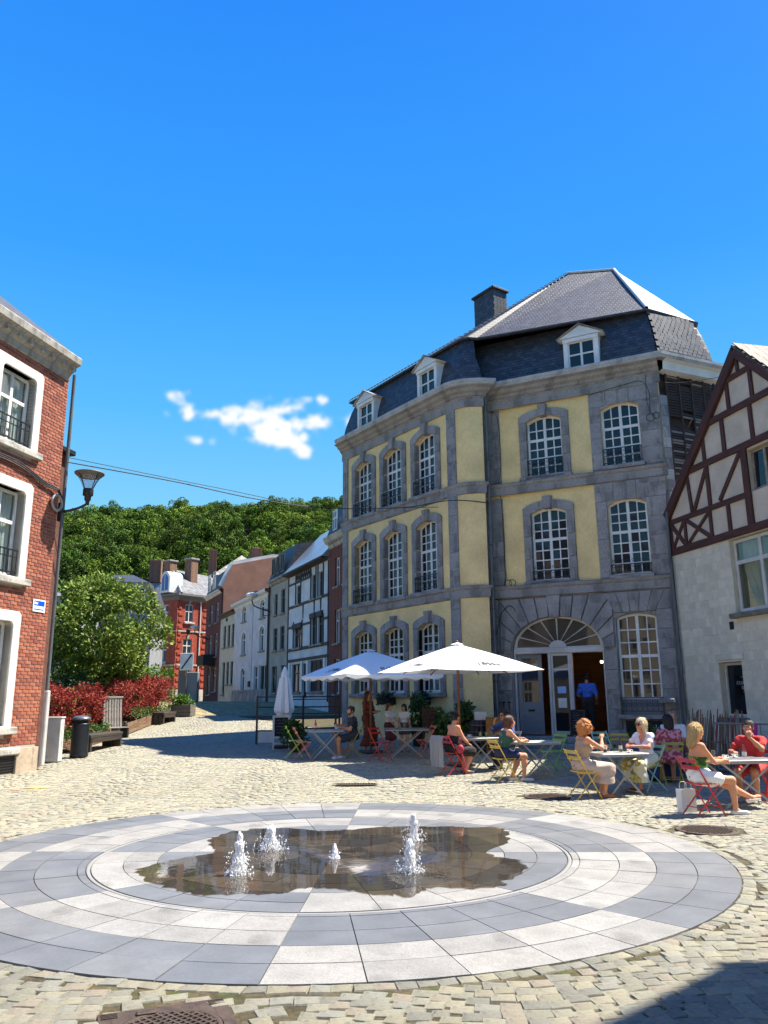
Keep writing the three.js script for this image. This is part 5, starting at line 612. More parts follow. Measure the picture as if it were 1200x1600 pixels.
// houses further back: blocks with their roofs, windows and chimneys
function backHouse(name, label, x, z, w, d, h, rh, wallM, roofM, turn, o = {}) {
  const b = gy(z) - .3 + (o.lift ?? 0), t = thing(name, label, 'house', [x, b, z], turn); part(t, 'wall', box(w, h, d, 0, h / 2, 0), wallM);
  const e = .25, hw = w / 2 + e, hd = d / 2 + e, r = o.pyramid ? 0 : w / 2 - (o.gable ? -e : d / 2 * .7), k = o.mansard ?? 0;
  if (k) part(t, 'roof', polyGeo([[[-hw, h, hd], [hw, h, hd], [hw - .7, h + k, hd - .7], [-hw + .7, h + k, hd - .7]], [[hw, h, hd], [hw, h, -hd], [hw - .7, h + k, -hd + .7], [hw - .7, h + k, hd - .7]], [[-hw, h, -hd], [-hw, h, hd], [-hw + .7, h + k, hd - .7], [-hw + .7, h + k, -hd + .7]], [[-hw + .7, h + k, hd - .7], [hw - .7, h + k, hd - .7], [r, h + k + rh, 0], [-r, h + k + rh, 0]], [[hw - .7, h + k, hd - .7], [hw - .7, h + k, -hd + .7], [r, h + k + rh, 0]], [[-hw + .7, h + k, -hd + .7], [-hw + .7, h + k, hd - .7], [-r, h + k + rh, 0]]]), roofM);
  else part(t, 'roof', polyGeo([[[-hw, h, hd], [hw, h, hd], [r, h + rh, 0], [-r, h + rh, 0]], [[hw, h, hd], [hw, h, -hd], [r, h + rh, 0]], [[hw, h, -hd], [-hw, h, -hd], [-r, h + rh, 0], [r, h + rh, 0]], [[-hw, h, -hd], [-hw, h, hd], [-r, h + rh, 0]]]), roofM);
  for (const [wx, wy, ww, wh] of o.wins ?? []) win(t, T(wx, wy, d / 2 + .02), { w: ww, h: wh, cols: 1, low: 1, up: 1, rec: 0, seed: Math.abs(x * 7 + wx) });
  for (const [cx, cz, cy, ch] of o.ch ?? []) part(t, 'chimney', cbox(.9, ch, .7, .02), mat(.3, .15, .1, .9, { map: texBrickTone, mr: 2 }), T(cx, cy, cz));
  return t;
}
backHouse('slate_roof_house', 'dark slate roofed house half hidden behind the magnolia like tree', -20.6, -62, 5.6, 6, 7.2, .9, pl(.30, .31, .34), M.slateDark, .12, { mansard: 2.0, wins: [[-1.6, 7.6, .8, 1.1], [.2, 7.6, .8, 1.1], [1.8, 7.6, .8, 1.1]], ch: [[2.4, 0, 10.4, 1.8]] }).userData.label = 'dark slate roofed house half hidden behind the leafy tree';
backHouse('low_grey_house', 'low house with pale flat roof at far left behind the tree', -23.5, -54, 6, 7, 7.0, .8, pl(.32, .33, .35), mat(.3, .32, .36, .6, { map: texSlate, mr: .4 }), .1, { wins: [[-1.5, 4, 1, 1.3], [1, 4, 1, 1.3]] });
backHouse('pyramid_roof_house', 'house with pale pyramid roof beyond the end of the street', -17.6, -96, 7, 7, 14.6, 3.1, pl(.3, .28, .25), mat(.50, .47, .40, .7, { map: texSlate, mr: .3 }), .3, { pyramid: true, ch: [[-3.6, 1.5, 15.6, 4.6]] });
backHouse('distant_brown_house', 'brown roofed house behind the red corner house', -25, -97, 9, 7, 10.6, 3.0, pl(.35, .2, .15), mat(.16, .10, .08, .8, { map: texSlate, mr: .3 }), -.2, {});
{ // sign post at the end of the street, lamps on house walls
  const z = -52, t = thing('sign_post', 'end of zone road sign on a grey post at the end of the street', 'road sign', [-12.85, gy(z), z]); part(t, 'post', rod([0, 0, 0], [0, 3.0, 0], .05), M.pipe); const s = part(t, 'plate', cbox(.85, 1.1, .04, .04), M.white, T(0, 2.55, .06)); part(s, 'bar', cbox(.1, 1.1, .01, .003), M.iron, T(0, 0, .025, 0, 0, -.6)); part(t, 'cabinet', cbox(.75, 1.9, .5, .04), mat(.16, .17, .18, .6), T(.35, .95, -.4)); part(t, 'cabinet', cbox(.5, 2.3, .4, .04), mat(.11, .10, .10, .7), T(-.35, 1.15, -.5));
  for (const [s_, y, lb] of [[9.9, 6.5, 'white globe street lamp on scrolled bracket fixed to the grey house'], [25.6, 6.2, 'small white street lamp on bracket by the tall gable house']]) { const p = V(-s_ * K, Y(y), 0).applyMatrix4(FS), l = thing('wall_lamp', lb, 'street lamp', p.toArray(), Math.atan2(-.918, .397), 'street lamps on the row houses'); l.rotation.y = Math.atan2(.918, -.397) + Math.PI; l.rotation.y = -Math.atan2(.918, .397); part(l, 'arm', tube([[0, -.7, .05], [0, -.55, .6], [0, -.3, 1.2], [0, .05, 1.3]], .04, 14, 6), M.iron); part(l, 'scroll', new THREE.TorusGeometry(.22, .025, 6, 16).rotateY(Math.PI / 2), M.iron, T(0, -.75, .35)); part(l, 'globe', lathe([[.0, .0], [.14, .03], [.2, .14], [.36, .22], [.42, .3], [.3, .4], [0, .46]], 16), mat(.75, .75, .73, .4), T(0, .05, 1.3)); }
}
// ---------------------------------------------------------------- wooded hill
function leafGeo(n, sampler, size, seed, tones, drop = 0, soft = 0) { // many small folded leaves
  const R = rng(seed), nrm = soft ? new Float32Array(n * 18) : null, pos = new Float32Array(n * 18), colr = new Float32Array(n * 18), a = V(), b = V(), c = new THREE.Color();
  for (let i = 0; i < n; i++) {
    const [p, nm] = sampler(R), s = size * (.6 + R() * .8); a.set(R() - .5, R() - .5 - drop, R() - .5).addScaledVector(nm, .35).normalize(); b.set(R() - .5, R() - .5, R() - .5).cross(a).normalize();
    const nm2 = nm; const nn = V().crossVectors(a, b), q = [p, p.clone().addScaledVector(a, s * .5).addScaledVector(b, s * .3).addScaledVector(nn, s * .08), p.clone().addScaledVector(a, s), p, p.clone().addScaledVector(a, s), p.clone().addScaledVector(a, s * .5).addScaledVector(b, -s * .3).addScaledVector(nn, s * .08)];
    const t = tones[Math.floor(R() * tones.length)], k = .8 + R() * .4; q.forEach((v, j) => { if (soft) { const w = nn.clone().multiplyScalar(nn.dot(nm2) < 0 ? -1 : 1).lerp(nm2, soft).normalize(); nrm.set([w.x, w.y, w.z], i * 18 + j * 3); } pos.set([v.x, v.y, v.z], i * 18 + j * 3); colr.set([t[0] * k, t[1] * k, t[2] * k], i * 18 + j * 3); });
  }
  const g = new THREE.BufferGeometry(); g.setAttribute('position', new THREE.BufferAttribute(pos, 3)); g.setAttribute('color', new THREE.BufferAttribute(colr, 3)); if (soft) g.setAttribute('normal', new THREE.BufferAttribute(nrm, 3)); else g.computeVertexNormals(); return g;
}
function crownSampler(seed, rx, ry, rz, clumps, cr, fill = .35) { // leaves gathered on clumps spread through a crown
  const R = rng(seed), C = []; for (let i = 0; i < clumps; i++) { const u = R() * 6.28, v = Math.acos(1 - 2 * R()), k = .45 + .55 * Math.pow(R(), .5); C.push([V(rx * k * Math.sin(v) * Math.cos(u), ry * k * Math.cos(v), rz * k * Math.sin(v) * Math.sin(u)), cr * (.65 + R() * .7)]); }
  return (Q) => { const [c, r] = C[Math.floor(Q() * C.length)], u = Q() * 6.28, v = Math.acos(1 - 2 * Q()), d = V(Math.sin(v) * Math.cos(u), Math.cos(v), Math.sin(v) * Math.sin(u)), k = r * (fill + (1 - fill) * Math.pow(Q(), .4)); return [c.clone().addScaledVector(d, k), d]; };
}
const leafMat = new THREE.MeshPhysicalMaterial({ color: col(1, 1, 1), vertexColors: true, roughness: .75, specularIntensity: .35, side: THREE.DoubleSide, transmission: .25, thickness: 0 });
const leafFar = new THREE.MeshPhysicalMaterial({ color: col(1, 1, 1), vertexColors: true, roughness: 1, specularIntensity: .1, side: THREE.DoubleSide });
{
  const ridge = (x, z) => { const n = fbm(x * .02 + 5, z * .02 + 3, 3); return sm(92, 235, z) * (51.5 + 6 * (n - .5)) * (1 - .12 * sm(-70, -140, x)) + 1.4; };
  const pos = [], N = 40, x0 = -240, x1 = 160, q = (i, j) => { const x = x0 + (x1 - x0) * i / N, z = 90 + 200 * j / N; return [x, ridge(x, z) - (z < 92 ? 1.5 : 0), -z]; }, fs = []; for (let i = 0; i < N; i++) for (let j = 0; j < N; j++) fs.push([q(i, j), q(i + 1, j), q(i + 1, j + 1), q(i, j + 1)]);
  const hill = part(scene, 'hill', polyGeo(fs), mat(.035, .05, .018, .95, { map: texGround, mr: .2 })); hill.userData = { kind: 'structure', label: 'steep wooded hillside behind the town' };
  const tones = [[[.15, .25, .05], [.18, .285, .055], [.12, .21, .045]], [[.11, .19, .045], [.13, .22, .05], [.09, .16, .04]], [[.20, .32, .06], [.175, .285, .05], [.22, .335, .07]], [[.09, .16, .045], [.115, .195, .05], [.075, .135, .04]]];
  const geos = tones.map((t, i) => leafGeo(9000, crownSampler(50 + i, 3.5, 3.3 + (i % 2) * .9, 3.5, 40, .95, .65), .29, 10 + i, t, 0, .55));
  const R = rng(321), spots = geos.map(() => []); for (let z = 97; z < 246; z += 4.8) for (let x = -.62 * z - 10; x < .16 * z + 6; x += 5.0) { const X = x + (R() - .5) * 4, Z = z + (R() - .5) * 4; spots[Math.floor(R() * 4)].push([X, Z, .62 + R() * R() * .5, R() * 6.28]); }
  const forest = new THREE.Group(); forest.name = 'forest'; forest.userData = { kind: 'stuff', label: 'dense deciduous forest covering the hillside', category: 'forest' }; scene.add(forest);
  geos.forEach((g, v) => { const im = new THREE.InstancedMesh(g, leafFar, spots[v].length); spots[v].forEach(([x, z, s, a], i) => im.setMatrixAt(i, T(x, ridge(x, z) + 3.0 * s, -z, 0, a, 0, [s, s * (.9 + hash2(i, v) * .35), s]))); spots[v].forEach(([x, z], i) => { const q = .62 + .65 * fbm(x * .06 + 40, z * .06, 2) + .25 * (hash2(i, v, 3) - .5); im.setColorAt(i, col(q * (.92 + .2 * hash2(i, v, 9)), q, q * .9)); }); im.name = 'forest_crowns'; im.userData.kind = 'stuff'; im.castShadow = im.receiveShadow = true; forest.add(im); });
  const bark = mat(.07, .05, .035, .9, { map: texWood, mr: .5 }); [[-26, 92, 1.25, 2, 'above the chimneys of the red corner house'], [-33, 94, 1.2, 0, 'above the dark slate roofed house'], [-19.5, 100, 1.2, 2, 'left of the pale pyramid roof'], [-12.5, 98, 1.15, 2, 'right of the pale pyramid roof'], [-40, 96, 1.3, 1, 'beside the brick house lamp bracket'], [-5.5, 97, 1.1, 0, 'above the white timbered house']].forEach(([x, z, s, v, at_]) => { const y = ridge(x, z), t = thing('hillside_tree', 'round green tree on the hill foot ' + at_, 'tree', [x, y, -z], x, 'trees along the foot of the hill'); part(t, 'trunk', rod([0, -.5, 0], [.2, 6 * s, 0], .28, .14), bark); part(t, 'crown', geos[v], leafFar, T(0, 6.6 * s, 0, 0, 0, 0, s)); });
}

// sunlit houses of the square behind the camera, mirrored in the cafe windows and throwing light onto the shaded fronts
for (const [x, z, w, c, lb] of [[-17.5, 4, 13, [.72, .64, .5], 'cream plastered house on the square left behind the camera'], [-16.5, 18, 12, [.70, .68, .62], 'pale grey house on the square far left behind the camera'], [-5, 31, 13, [.74, .66, .52], 'cream house closing the square behind the camera'], [9, 33, 12, [.68, .52, .42], 'rose plastered house closing the square behind the camera']]) { const side = x < -10, t = backHouse('square_house', lb, x, z, w, 9, 10.5, 3.4, pl(...c), M.slate, side ? Math.PI / 2 : Math.PI, { wins: [-4, -1.3, 1.4, 4.1].flatMap((a) => [1.2, 4.4, 7.4].map((b) => [a, b, 1.1, 1.9])) }); t.userData.group = 'houses behind the camera'; }
// ---------------------------------------------------------------- tree, hedge and furniture on the left
{
  const bark = mat(.075, .055, .04, .9, { map: texWood, mr: .6, bump: texWood, br: .6, bs: .02 });
  const z = -33, x = -11.65, t = thing('broadleaf_tree', 'leafy tree with yellowish green crown behind the red hedge', 'tree', [x, gy(z), z]);
  part(t, 'trunk', merge([rod([0, -.2, 0], [.05, 1.6, 0], .2, .15, 10), rod([.05, 1.5, 0], [-.6, 3.6, .3], .11, .05), rod([.05, 1.5, 0], [.8, 3.9, -.2], .11, .05), rod([.05, 1.55, 0], [.1, 4.6, .1], .12, .04), rod([.05, 1.4, 0], [1.5, 3.0, .4], .08, .03), rod([0, 1.4, 0], [-1.5, 3.0, -.3], .08, .03)]), bark);
  const s0 = crownSampler(71, 2.45, 2.25, 2.35, 88, .45, .4), tn = [[.155, .24, .032], [.13, .205, .03], [.21, .285, .042], [.10, .165, .027], [.32, .37, .075], [.14, .22, .032]];
  part(t, 'crown', leafGeo(21000, s0, .16, 72, tn, .0), leafMat, T(.05, 3.95, 0));
  const bush = (name, lb, bx, bz, rx, ry, n, sz, tones, sd, m = leafMat, group) => { const b = thing(name, lb, 'shrub', [bx, gy(bz), bz], 0, group); part(b, 'stems', merge([0, 1, 2, 3].map((i) => rod([.1 * Math.cos(i * 1.6), -.1, .1 * Math.sin(i * 1.6)], [rx * .5 * Math.cos(i * 1.6), ry * 1.1, rx * .5 * Math.sin(i * 1.6)], .03, .012))), bark).userData.kind = 'stuff'; part(b, 'foliage', leafGeo(n, crownSampler(sd, rx, ry, rx, 30, rx * .32, .45), sz, sd + 1, tones), m, T(0, ry, 0)); };
  const dk = [[.04, .085, .02], [.05, .10, .022], [.035, .07, .018]], br = [[.13, .24, .03], [.16, .27, .04], [.10, .2, .03]], md = [[.07, .14, .025], [.09, .16, .03], [.06, .12, .022]];
  bush('green_shrub', 'bright lime green shrub rising behind the red hedge', -10.35, -25.6, .75, .95, 2400, .1, br, 501); bush('dark_shrub', 'dark green shrub behind the hedge beside the brick house', -12.6, -31, 1.6, 1.1, 4200, .14, dk, 503); bush('dark_shrub', 'dark green shrub directly under the leafy tree', -12.6, -37, 1.8, 1.2, 4200, .14, dk, 505); bush('green_bush', 'mid green bush right of the tree trunk', -12.2, -38.5, 1.3, 1.5, 3600, .13, md, 507); bush('dark_shrub', 'tall dark shrub at the left end behind the hedge', -14.6, -38, 2.0, 1.9, 4600, .16, dk, 509); bush('green_bush', 'pale green bush below the leafy tree at the right', -11.9, -41.5, 1.0, 1.3, 2400, .12, br, 511);
  const soil = part(scene, 'planting_bed', polyGeo([[[-9.25, gy(-21), -21], [-9.6, gy(-31), -31], [-24, gy(-31), -31], [-24, gy(-21), -21]], [[-9.6, gy(-31), -31], [-10.3, gy(-41), -41], [-30, gy(-41), -41], [-24, gy(-31), -31]]].map((f) => f.map(([a, b, c]) => [a, b + .03, c]))), mat(.07, .055, .035, .95, { map: texGround, mr: .7 })); soil.userData = { kind: 'structure', label: 'soil of the planting bed behind the boards' };
  // barberry hedge in timber planters
  const reds = [[.28, .034, .027], [.34, .05, .036], [.20, .027, .022], [.39, .085, .045], [.29, .043, .033]], plankM = [mat(.26, .15, .085, .8, { map: texWood, mr: .7, bump: texWood, br: .7, bs: .003 }), mat(.31, .20, .12, .8, { map: texWood, mr: .8, bump: texWood, br: .8, bs: .003 }), mat(.22, .13, .08, .8, { map: texWood, mr: .6, bump: texWood, br: .6, bs: .003 })];
  const hedge = (lb, ax, az, bx_, bz, h, n, sd, lower) => {
    const L = Math.hypot(bx_ - ax, bz - az), t = thing('barberry_hedge', lb, 'hedge', [(ax + bx_) / 2, (gy(az) + gy(bz)) / 2, (az + bz) / 2], 0, 'red barberry hedges in planters'), dx = (bx_ - ax) / L, dz = (bz - az) / L, R0 = rng(sd), C = []; for (let i = 0; i < L * 11; i++) { const s = (R0() - .5) * L, w = (R0() - .5) * .95, y = .55 + Math.pow(R0(), .8) * (h - .75); C.push([V(dx * s - dz * w, y + (gy(az + dz * (s + L / 2)) - (gy(az) + gy(bz)) / 2), dz * s + dx * w), .2 + R0() * .16]); }
    const smp = (Q) => { const [c, r] = C[Math.floor(Q() * C.length)], u = Q() * 6.28, v = Math.acos(1 - 1.6 * Q()), d = V(Math.sin(v) * Math.cos(u), Math.cos(v), Math.sin(v) * Math.sin(u)); return [c.clone().addScaledVector(d, r * (.3 + .7 * Q())), d.add(V(0, .5, 0)).normalize()]; };
    part(t, 'foliage', leafGeo(n, smp, .085, sd + 1, reds), leafMat); part(t, 'stems', merge(C.filter((_, i) => i % 4 === 0).map(([c]) => rod([c.x, -.1, c.z], [c.x + .03, c.y + .25, c.z], .012, .006, 5))), mat(.08, .03, .025, .9)).userData.kind = 'stuff'; const gl = (Q) => { const s = (Q() - .5) * L, y = .35 + Q() * .35; return [V(dx * s + dz * -.1 - dz * -.0 + .52 + (Q() - .5) * .12, y, dz * s), V(.6, .6, 0)]; }; part(t, 'low_leaves', leafGeo(Math.round(n * lower), gl, .09, sd + 2, md), leafMat);
  };
  hedge('red barberry hedge nearest the brick house, behind the litter bin', -9.75, -20.9, -9.95, -27.6, 1.95, 13000, 801, .06); hedge('red barberry hedge further up the street beyond the slatted seat', -10.15, -30.4, -10.9, -39.6, 1.95, 13000, 811, .05);
  const planter = (lb, ax, az, bx_, bz, n, rows, sd) => { const L = Math.hypot(bx_ - ax, bz - az), R = rng(sd), t = thing('timber_planter', lb, 'planter', [ax, gy(az), az], Math.atan2(-(bz - az), bx_ - ax), 'timber planters below the hedges'), rise = gy(bz) - gy(az); for (let i = 0; i < n; i++) { for (let r = 0; r < rows; r++) part(t, 'plank', scbox(L / n - .02, .135, .045, .008), plankM[Math.floor(R() * 3)], T((i + .5) * L / n, .07 + r * .142 + rise * (i + .5) / n, (R() - .5) * .012, 0, 0, Math.atan2(rise, L))); part(t, 'post', scbox(.09, .5, .09, .01), plankM[2], T(i * L / n, .24 + rise * i / n, -.07)); } };
  planter('low timber planter wall under the near hedge behind the bench', -9.2, -20.9, -9.42, -28.0, 5, 3, 901); planter('low timber planter wall under the far hedge', -9.6, -30.3, -10.25, -39.6, 6, 3, 903);
  // benches
  const dark = [mat(.055, .042, .034, .7, { map: texWood, mr: .6, bump: texWood, br: .6, bs: .003 }), mat(.07, .052, .04, .7, { map: texWood, mr: .7, bump: texWood, br: .7, bs: .003 })];
  const bench = (lb, x, z, L, w, turn) => { const t = thing('timber_bench', lb, 'bench', [x, gy(z), z], turn, 'dark timber benches'); for (let i = 0; i < 4; i++) part(t, 'seat_plank', scbox(w / 4 - .012, .09, L, .012), dark[i % 2], T(-w / 2 + (i + .5) * w / 4, .43, 0)); part(t, 'side_rail', scbox(.07, .14, L - .06, .01), dark[0], T(w / 2 - .05, .315, 0)); part(t, 'side_rail', scbox(.07, .14, L - .06, .01), dark[0], T(-w / 2 + .05, .315, 0)); for (const s of [-1, 1]) for (const k of [-1, 1]) part(t, 'leg', scbox(w / 2 - .03, .39, .12, .012), dark[(s + k) ? 0 : 1], T(k * w / 4, .19, s * (L / 2 - .09))); };
  bench('dark timber bench next to the litter bin', -8.68, -24.7, 2.45, .62, -.05); bench('smaller dark timber bench further up by the far hedge', -9.55, -35.2, 1.7, .5, -.05);
  { const z2 = -29.1, t = thing('slatted_seat', 'weathered grey slatted seat panel set between the two hedges', 'seat', [-9.75, gy(z2), z2], .9), g = [mat(.42, .41, .39, .85, { map: texWood, mr: 1, bump: texWood, br: 1, bs: .004 }), mat(.36, .35, .33, .85, { map: texWood, mr: 1.2, bump: texWood, br: 1.2, bs: .004 })]; for (let i = 0; i < 7; i++) part(t, 'back_slat', scbox(.085, 1.05, .03, .005), g[i % 2], T(-.33 + i * .11, .85, -.02 - i % 2 * .004, -.1, 0, 0)); part(t, 'top_rail', scbox(.84, .07, .06, .01), g[0], T(0, 1.4, -.07)); for (let i = 0; i < 4; i++) part(t, 'seat_slat', scbox(.84, .03, .1, .006), g[i % 2], T(0, .36, .08 + i * .115)); for (const s of [-1, 1]) part(t, 'leg', scbox(.07, .36, .45, .01), dark[0], T(s * .36, .17, .25)); }
  { const t = thing('litter_bin', 'round dark grey litter bin with domed lid', 'bin', [-8.34, gy(-22.36), -22.36]); const m = mat(.035, .042, .052, .4, { map: texStone, mr: 2, metalness: .4 }); part(t, 'body', lathe([[.0, .02], [.23, .02], [.245, .06], [.235, .08], [.235, .13], [.225, .14], [.225, .86], [.235, .87], [.235, .9], [.2, .905]], 28), m); part(t, 'slot', lathe([[.19, .9], [.19, 1.0]], 28), M.dark); for (let i = 0; i < 4; i++) part(t, 'strut', box(.03, .11, .02, .2 * Math.cos(i * 1.57 + .3), .95, .2 * Math.sin(i * 1.57 + .3)), m); part(t, 'lid', lathe([[.2, .99], [.245, 1.0], [.245, 1.04], [.2, 1.08], [.1, 1.11], [0, 1.115]], 28), mat(.12, .13, .15, .4, { metalness: .4 })); }
  { const t = thing('utility_box', 'white metal utility box with peeling stickers beside the litter bin', 'utility box', [-8.62, gy(-21.25), -21.25], .12), m = mat(.62, .62, .6, .6, { map: texPlaster, mr: 1 }); part(t, 'cabinet', cbox(.42, 1.08, .34, .015), m, T(0, .56, 0)); part(t, 'cap', cbox(.46, .04, .38, .01), m, T(0, 1.115, 0)); part(t, 'lock', new THREE.CylinderGeometry(.035, .035, .02, 12).rotateX(Math.PI / 2), M.zinc, T(-.08, .14, .175)); const R = rng(4); for (let i = 0; i < 6; i++) part(t, 'sticker', cbox(.004, .05 + R() * .09, .04 + R() * .05, .001), mat(.25 + R() * .3, .25 + R() * .3, .2 + R() * .3, .8), T(.2125, .45 + i * .1, (R() - .5) * .16)); }
  { const z3 = -38.9, t = thing('planter_box', 'grey wooden planter box with leafy plant by the street', 'planter', [-9.75, gy(z3), z3], -.06), g = mat(.20, .19, .175, .85, { map: texWood, mr: 1, bump: texWood, br: 1, bs: .004 }); for (const s of [-1, 1]) for (let r = 0; r < 3; r++) { part(t, 'board', scbox(1.1, .17, .04, .008), g, T(0, .1 + r * .18, s * .4)); part(t, 'board', scbox(.04, .17, .76, .008), g, T(s * .53, .1 + r * .18, 0)); } part(t, 'soil', box(1.0, .04, .74, 0, .46, 0), mat(.04, .03, .02, .95)); part(t, 'plant', leafGeo(900, crownSampler(66, .4, .22, .3, 14, .18), .12, 67, br), leafMat, T(0, .68, 0)); }
}
// ---------------------------------------------------------------- cafe terrace furniture
const paint = { yellow: mat(.72, .46, .05, .45), lime: mat(.44, .60, .11, .45), green: mat(.16, .42, .08, .45), pink: mat(.62, .21, .15, .5), red: mat(.60, .035, .025, .4), mint: mat(.36, .62, .50, .45), olive: mat(.40, .31, .04, .5), grey: mat(.36, .35, .34, .5) };
const fw_ = (f) => [-f, gy(-f)];
const chairGeo = { upright: null }; // shared shapes
const CG = (() => { const w = .4, h = w / 2; return {
  up: (s) => bar([s * h, .83, -.27], [s * (h - .01), .0, .21], .026, .012), leg: (s) => bar([s * (h - .03), .45, .17], [s * (h - .03), 0, -.27], .024, .012), slat: cbox(w + .02, .062, .012, .004), seat: cbox(w - .02, .014, .062, .004), brace: bar([-h + .01, .13, .13], [h - .01, .13, .13], .014), brace2: bar([-h + .03, .12, -.19], [h - .03, .12, -.19], .014), rail: bar([-h + .02, .445, .17], [h - .02, .445, .17], .014), rail2: bar([-h + .02, .445, -.15], [h - .02, .445, -.15], .014) }; })();
CG.upL = CG.up(-1); CG.upR = CG.up(1); CG.legL = CG.leg(-1); CG.legR = CG.leg(1);
function chair(x, f, turn, m, label) {
  const t = thing('folding_chair', label, 'chair', [x, gy(-f), -f], turn, 'folding bistro chairs');
  part(t, 'upright', CG.upL, m); part(t, 'upright', CG.upR, m); part(t, 'leg', CG.legL, m); part(t, 'leg', CG.legR, m); for (const b of [CG.brace, CG.brace2, CG.rail, CG.rail2]) part(t, 'brace', b, m);
  part(t, 'back_slat', CG.slat, m, T(0, .79, -.252, .5, 0, 0)); part(t, 'back_slat', CG.slat, m, T(0, .685, -.192, .5, 0, 0)); for (let i = 0; i < 5; i++) part(t, 'seat_slat', CG.seat, m, T(0, .457, -.15 + i * .078)); return t;
}
function table(x, f, turn, w, d, topM, label) {
  const t = thing('bistro_table', label, 'table', [x, gy(-f), -f], turn, 'folding bistro tables'), lm = mat(.33, .33, .33, .45, { metalness: .4 });
  part(t, 'tabletop', cbox(w, .028, d, .01), topM, T(0, .725, 0)); part(t, 'rim', ext(rect(-w / 2 + .01, -d / 2 + .01, w / 2 - .01, d / 2 - .01), .03, [rect(-w / 2 + .04, -d / 2 + .04, w / 2 - .04, d / 2 - .04)]).rotateX(Math.PI / 2), lm, T(0, .711, 0));
  for (const s of [-1, 1]) { part(t, 'leg', bar([-w * .36, .69, s * (d / 2 - .07)], [w * .36, 0, s * (d / 2 - .07)], .03, .014), lm); part(t, 'leg', bar([w * .36, .69, s * (d / 2 - .09)], [-w * .36, 0, s * (d / 2 - .09)], .03, .014), lm); } part(t, 'stretcher', bar([w * .3, .06, -d / 2 + .08], [w * .3, .06, d / 2 - .08], .016), lm); part(t, 'stretcher', bar([-w * .3, .06, -d / 2 + .08], [-w * .3, .06, d / 2 - .08], .016), lm); return t;
}
const topGrey = mat(.50, .50, .49, .4, { map: texStone, mr: 2 }), topMint = mat(.50, .56, .52, .45, { map: texPlaster, mr: 1 }), topDark = mat(.30, .30, .31, .38, { map: texStone, mr: 2 });
const P2 = Math.PI / 2; // turn: 0 faces the camera (+z); P2 faces right
table(-1.62, 21.6, .25, .95, .7, topGrey, 'bistro table left of the terrace with a red sauce bottle'); chair(-2.4, 21.75, P2 + .15, paint.lime, 'lime green folding chair at the left end of the terrace'); chair(-2.14, 21.3, P2 + .2, paint.pink, 'salmon folding chair beside the lime green one'); chair(-1.2, 22.5, .1, paint.pink, 'salmon folding chair behind the left table'); chair(-.86, 21.75, -P2 - .1, paint.olive, 'olive folding chair under the man in the dark shirt');
table(.55, 21.9, .05, 1.15, .7, topDark, 'bistro table in the shade under the parasols'); chair(-.12, 20.9, .9, paint.red, 'dark red folding chair in the shade of the big parasol'); chair(1.02, 21.6, -P2 + .25, paint.pink, 'salmon folding chair right of the shaded table');
table(2.18, 18.75, .3, .95, .7, topGrey, 'bistro table with green drinks under the big parasol'); chair(1.5, 18.2, P2 + .5, paint.red, 'red folding chair under the woman with bare back'); chair(2.85, 19.25, -P2 + .55, paint.grey, 'grey folding chair under the man in the blue shirt');
table(3.18, 17.55, .15, .95, .7, topMint, 'pale mint bistro table before the cafe door'); chair(2.42, 16.95, P2 + .35, paint.yellow, 'yellow folding chair under the woman in the green top'); chair(3.72, 18.35, -P2 + .5, paint.green, 'empty green folding chair in front of the cafe door');
table(4.22, 15.05, .2, .9, .7, topGrey, 'bistro table between the curly haired and the blonde woman'); chair(3.5, 14.62, P2 + .3, paint.yellow, 'yellow folding chair under the curly haired woman'); chair(4.92, 15.55, -P2 + .35, paint.mint, 'mint folding chair under the blonde woman in white');
table(5.72, 13.45, .1, 1.2, .75, topDark, 'bistro table at the right edge with coffee cups'); chair(4.78, 12.55, P2 + .25, paint.red, 'bright red folding chair under the woman in white shorts'); chair(6.3, 14.15, -.75, paint.red, 'red folding chair under the man in the red polo');
chair(5.62, 16.3, Math.PI - .1, paint.olive, 'olive yellow folding chair under the person in the pink dress'); chair(5.35, 18.6, 2.6, paint.olive, 'empty mustard folding chair standing in the shade by the window'); chair(5.05, 18.9, .3, paint.mint, 'empty mint folding chair in the shade behind the blonde woman'); chair(6.25, 17.7, .3, paint.grey, 'grey folding chair under the person in the white shirt');
{ const t = thing('clothed_table', 'small table covered with dark blue cloth in the shade', 'table', [5.6, gy(-17.1), -17.1], .2); const n = 28, fs = [], q = (i, k) => { const a = i / n * 6.2832, c = Math.max(Math.abs(Math.cos(a)), Math.abs(Math.sin(a))), r = k === 0 ? .38 / c * .98 : (.39 / c * .98) + (k * .02) * Math.sin(a * 7) + k * .015; return [r * Math.cos(a), .73 - k * .22, r * Math.sin(a)]; }; for (let i = 0; i < n; i++) { fs.push([[0, .735, 0], q(i + 1, 0), q(i, 0)]); for (let k = 0; k < 3; k++) fs.push([q(i, k), q(i + 1, k), q(i + 1, k + 1), q(i, k + 1)]); } part(t, 'cloth', polyGeo(fs), mat(.03, .055, .14, .9)); part(t, 'post', rod([0, 0, 0], [0, .72, 0], .03), M.iron); part(t, 'foot', new THREE.CylinderGeometry(.22, .24, .03, 20), M.iron, T(0, .015, 0)); }
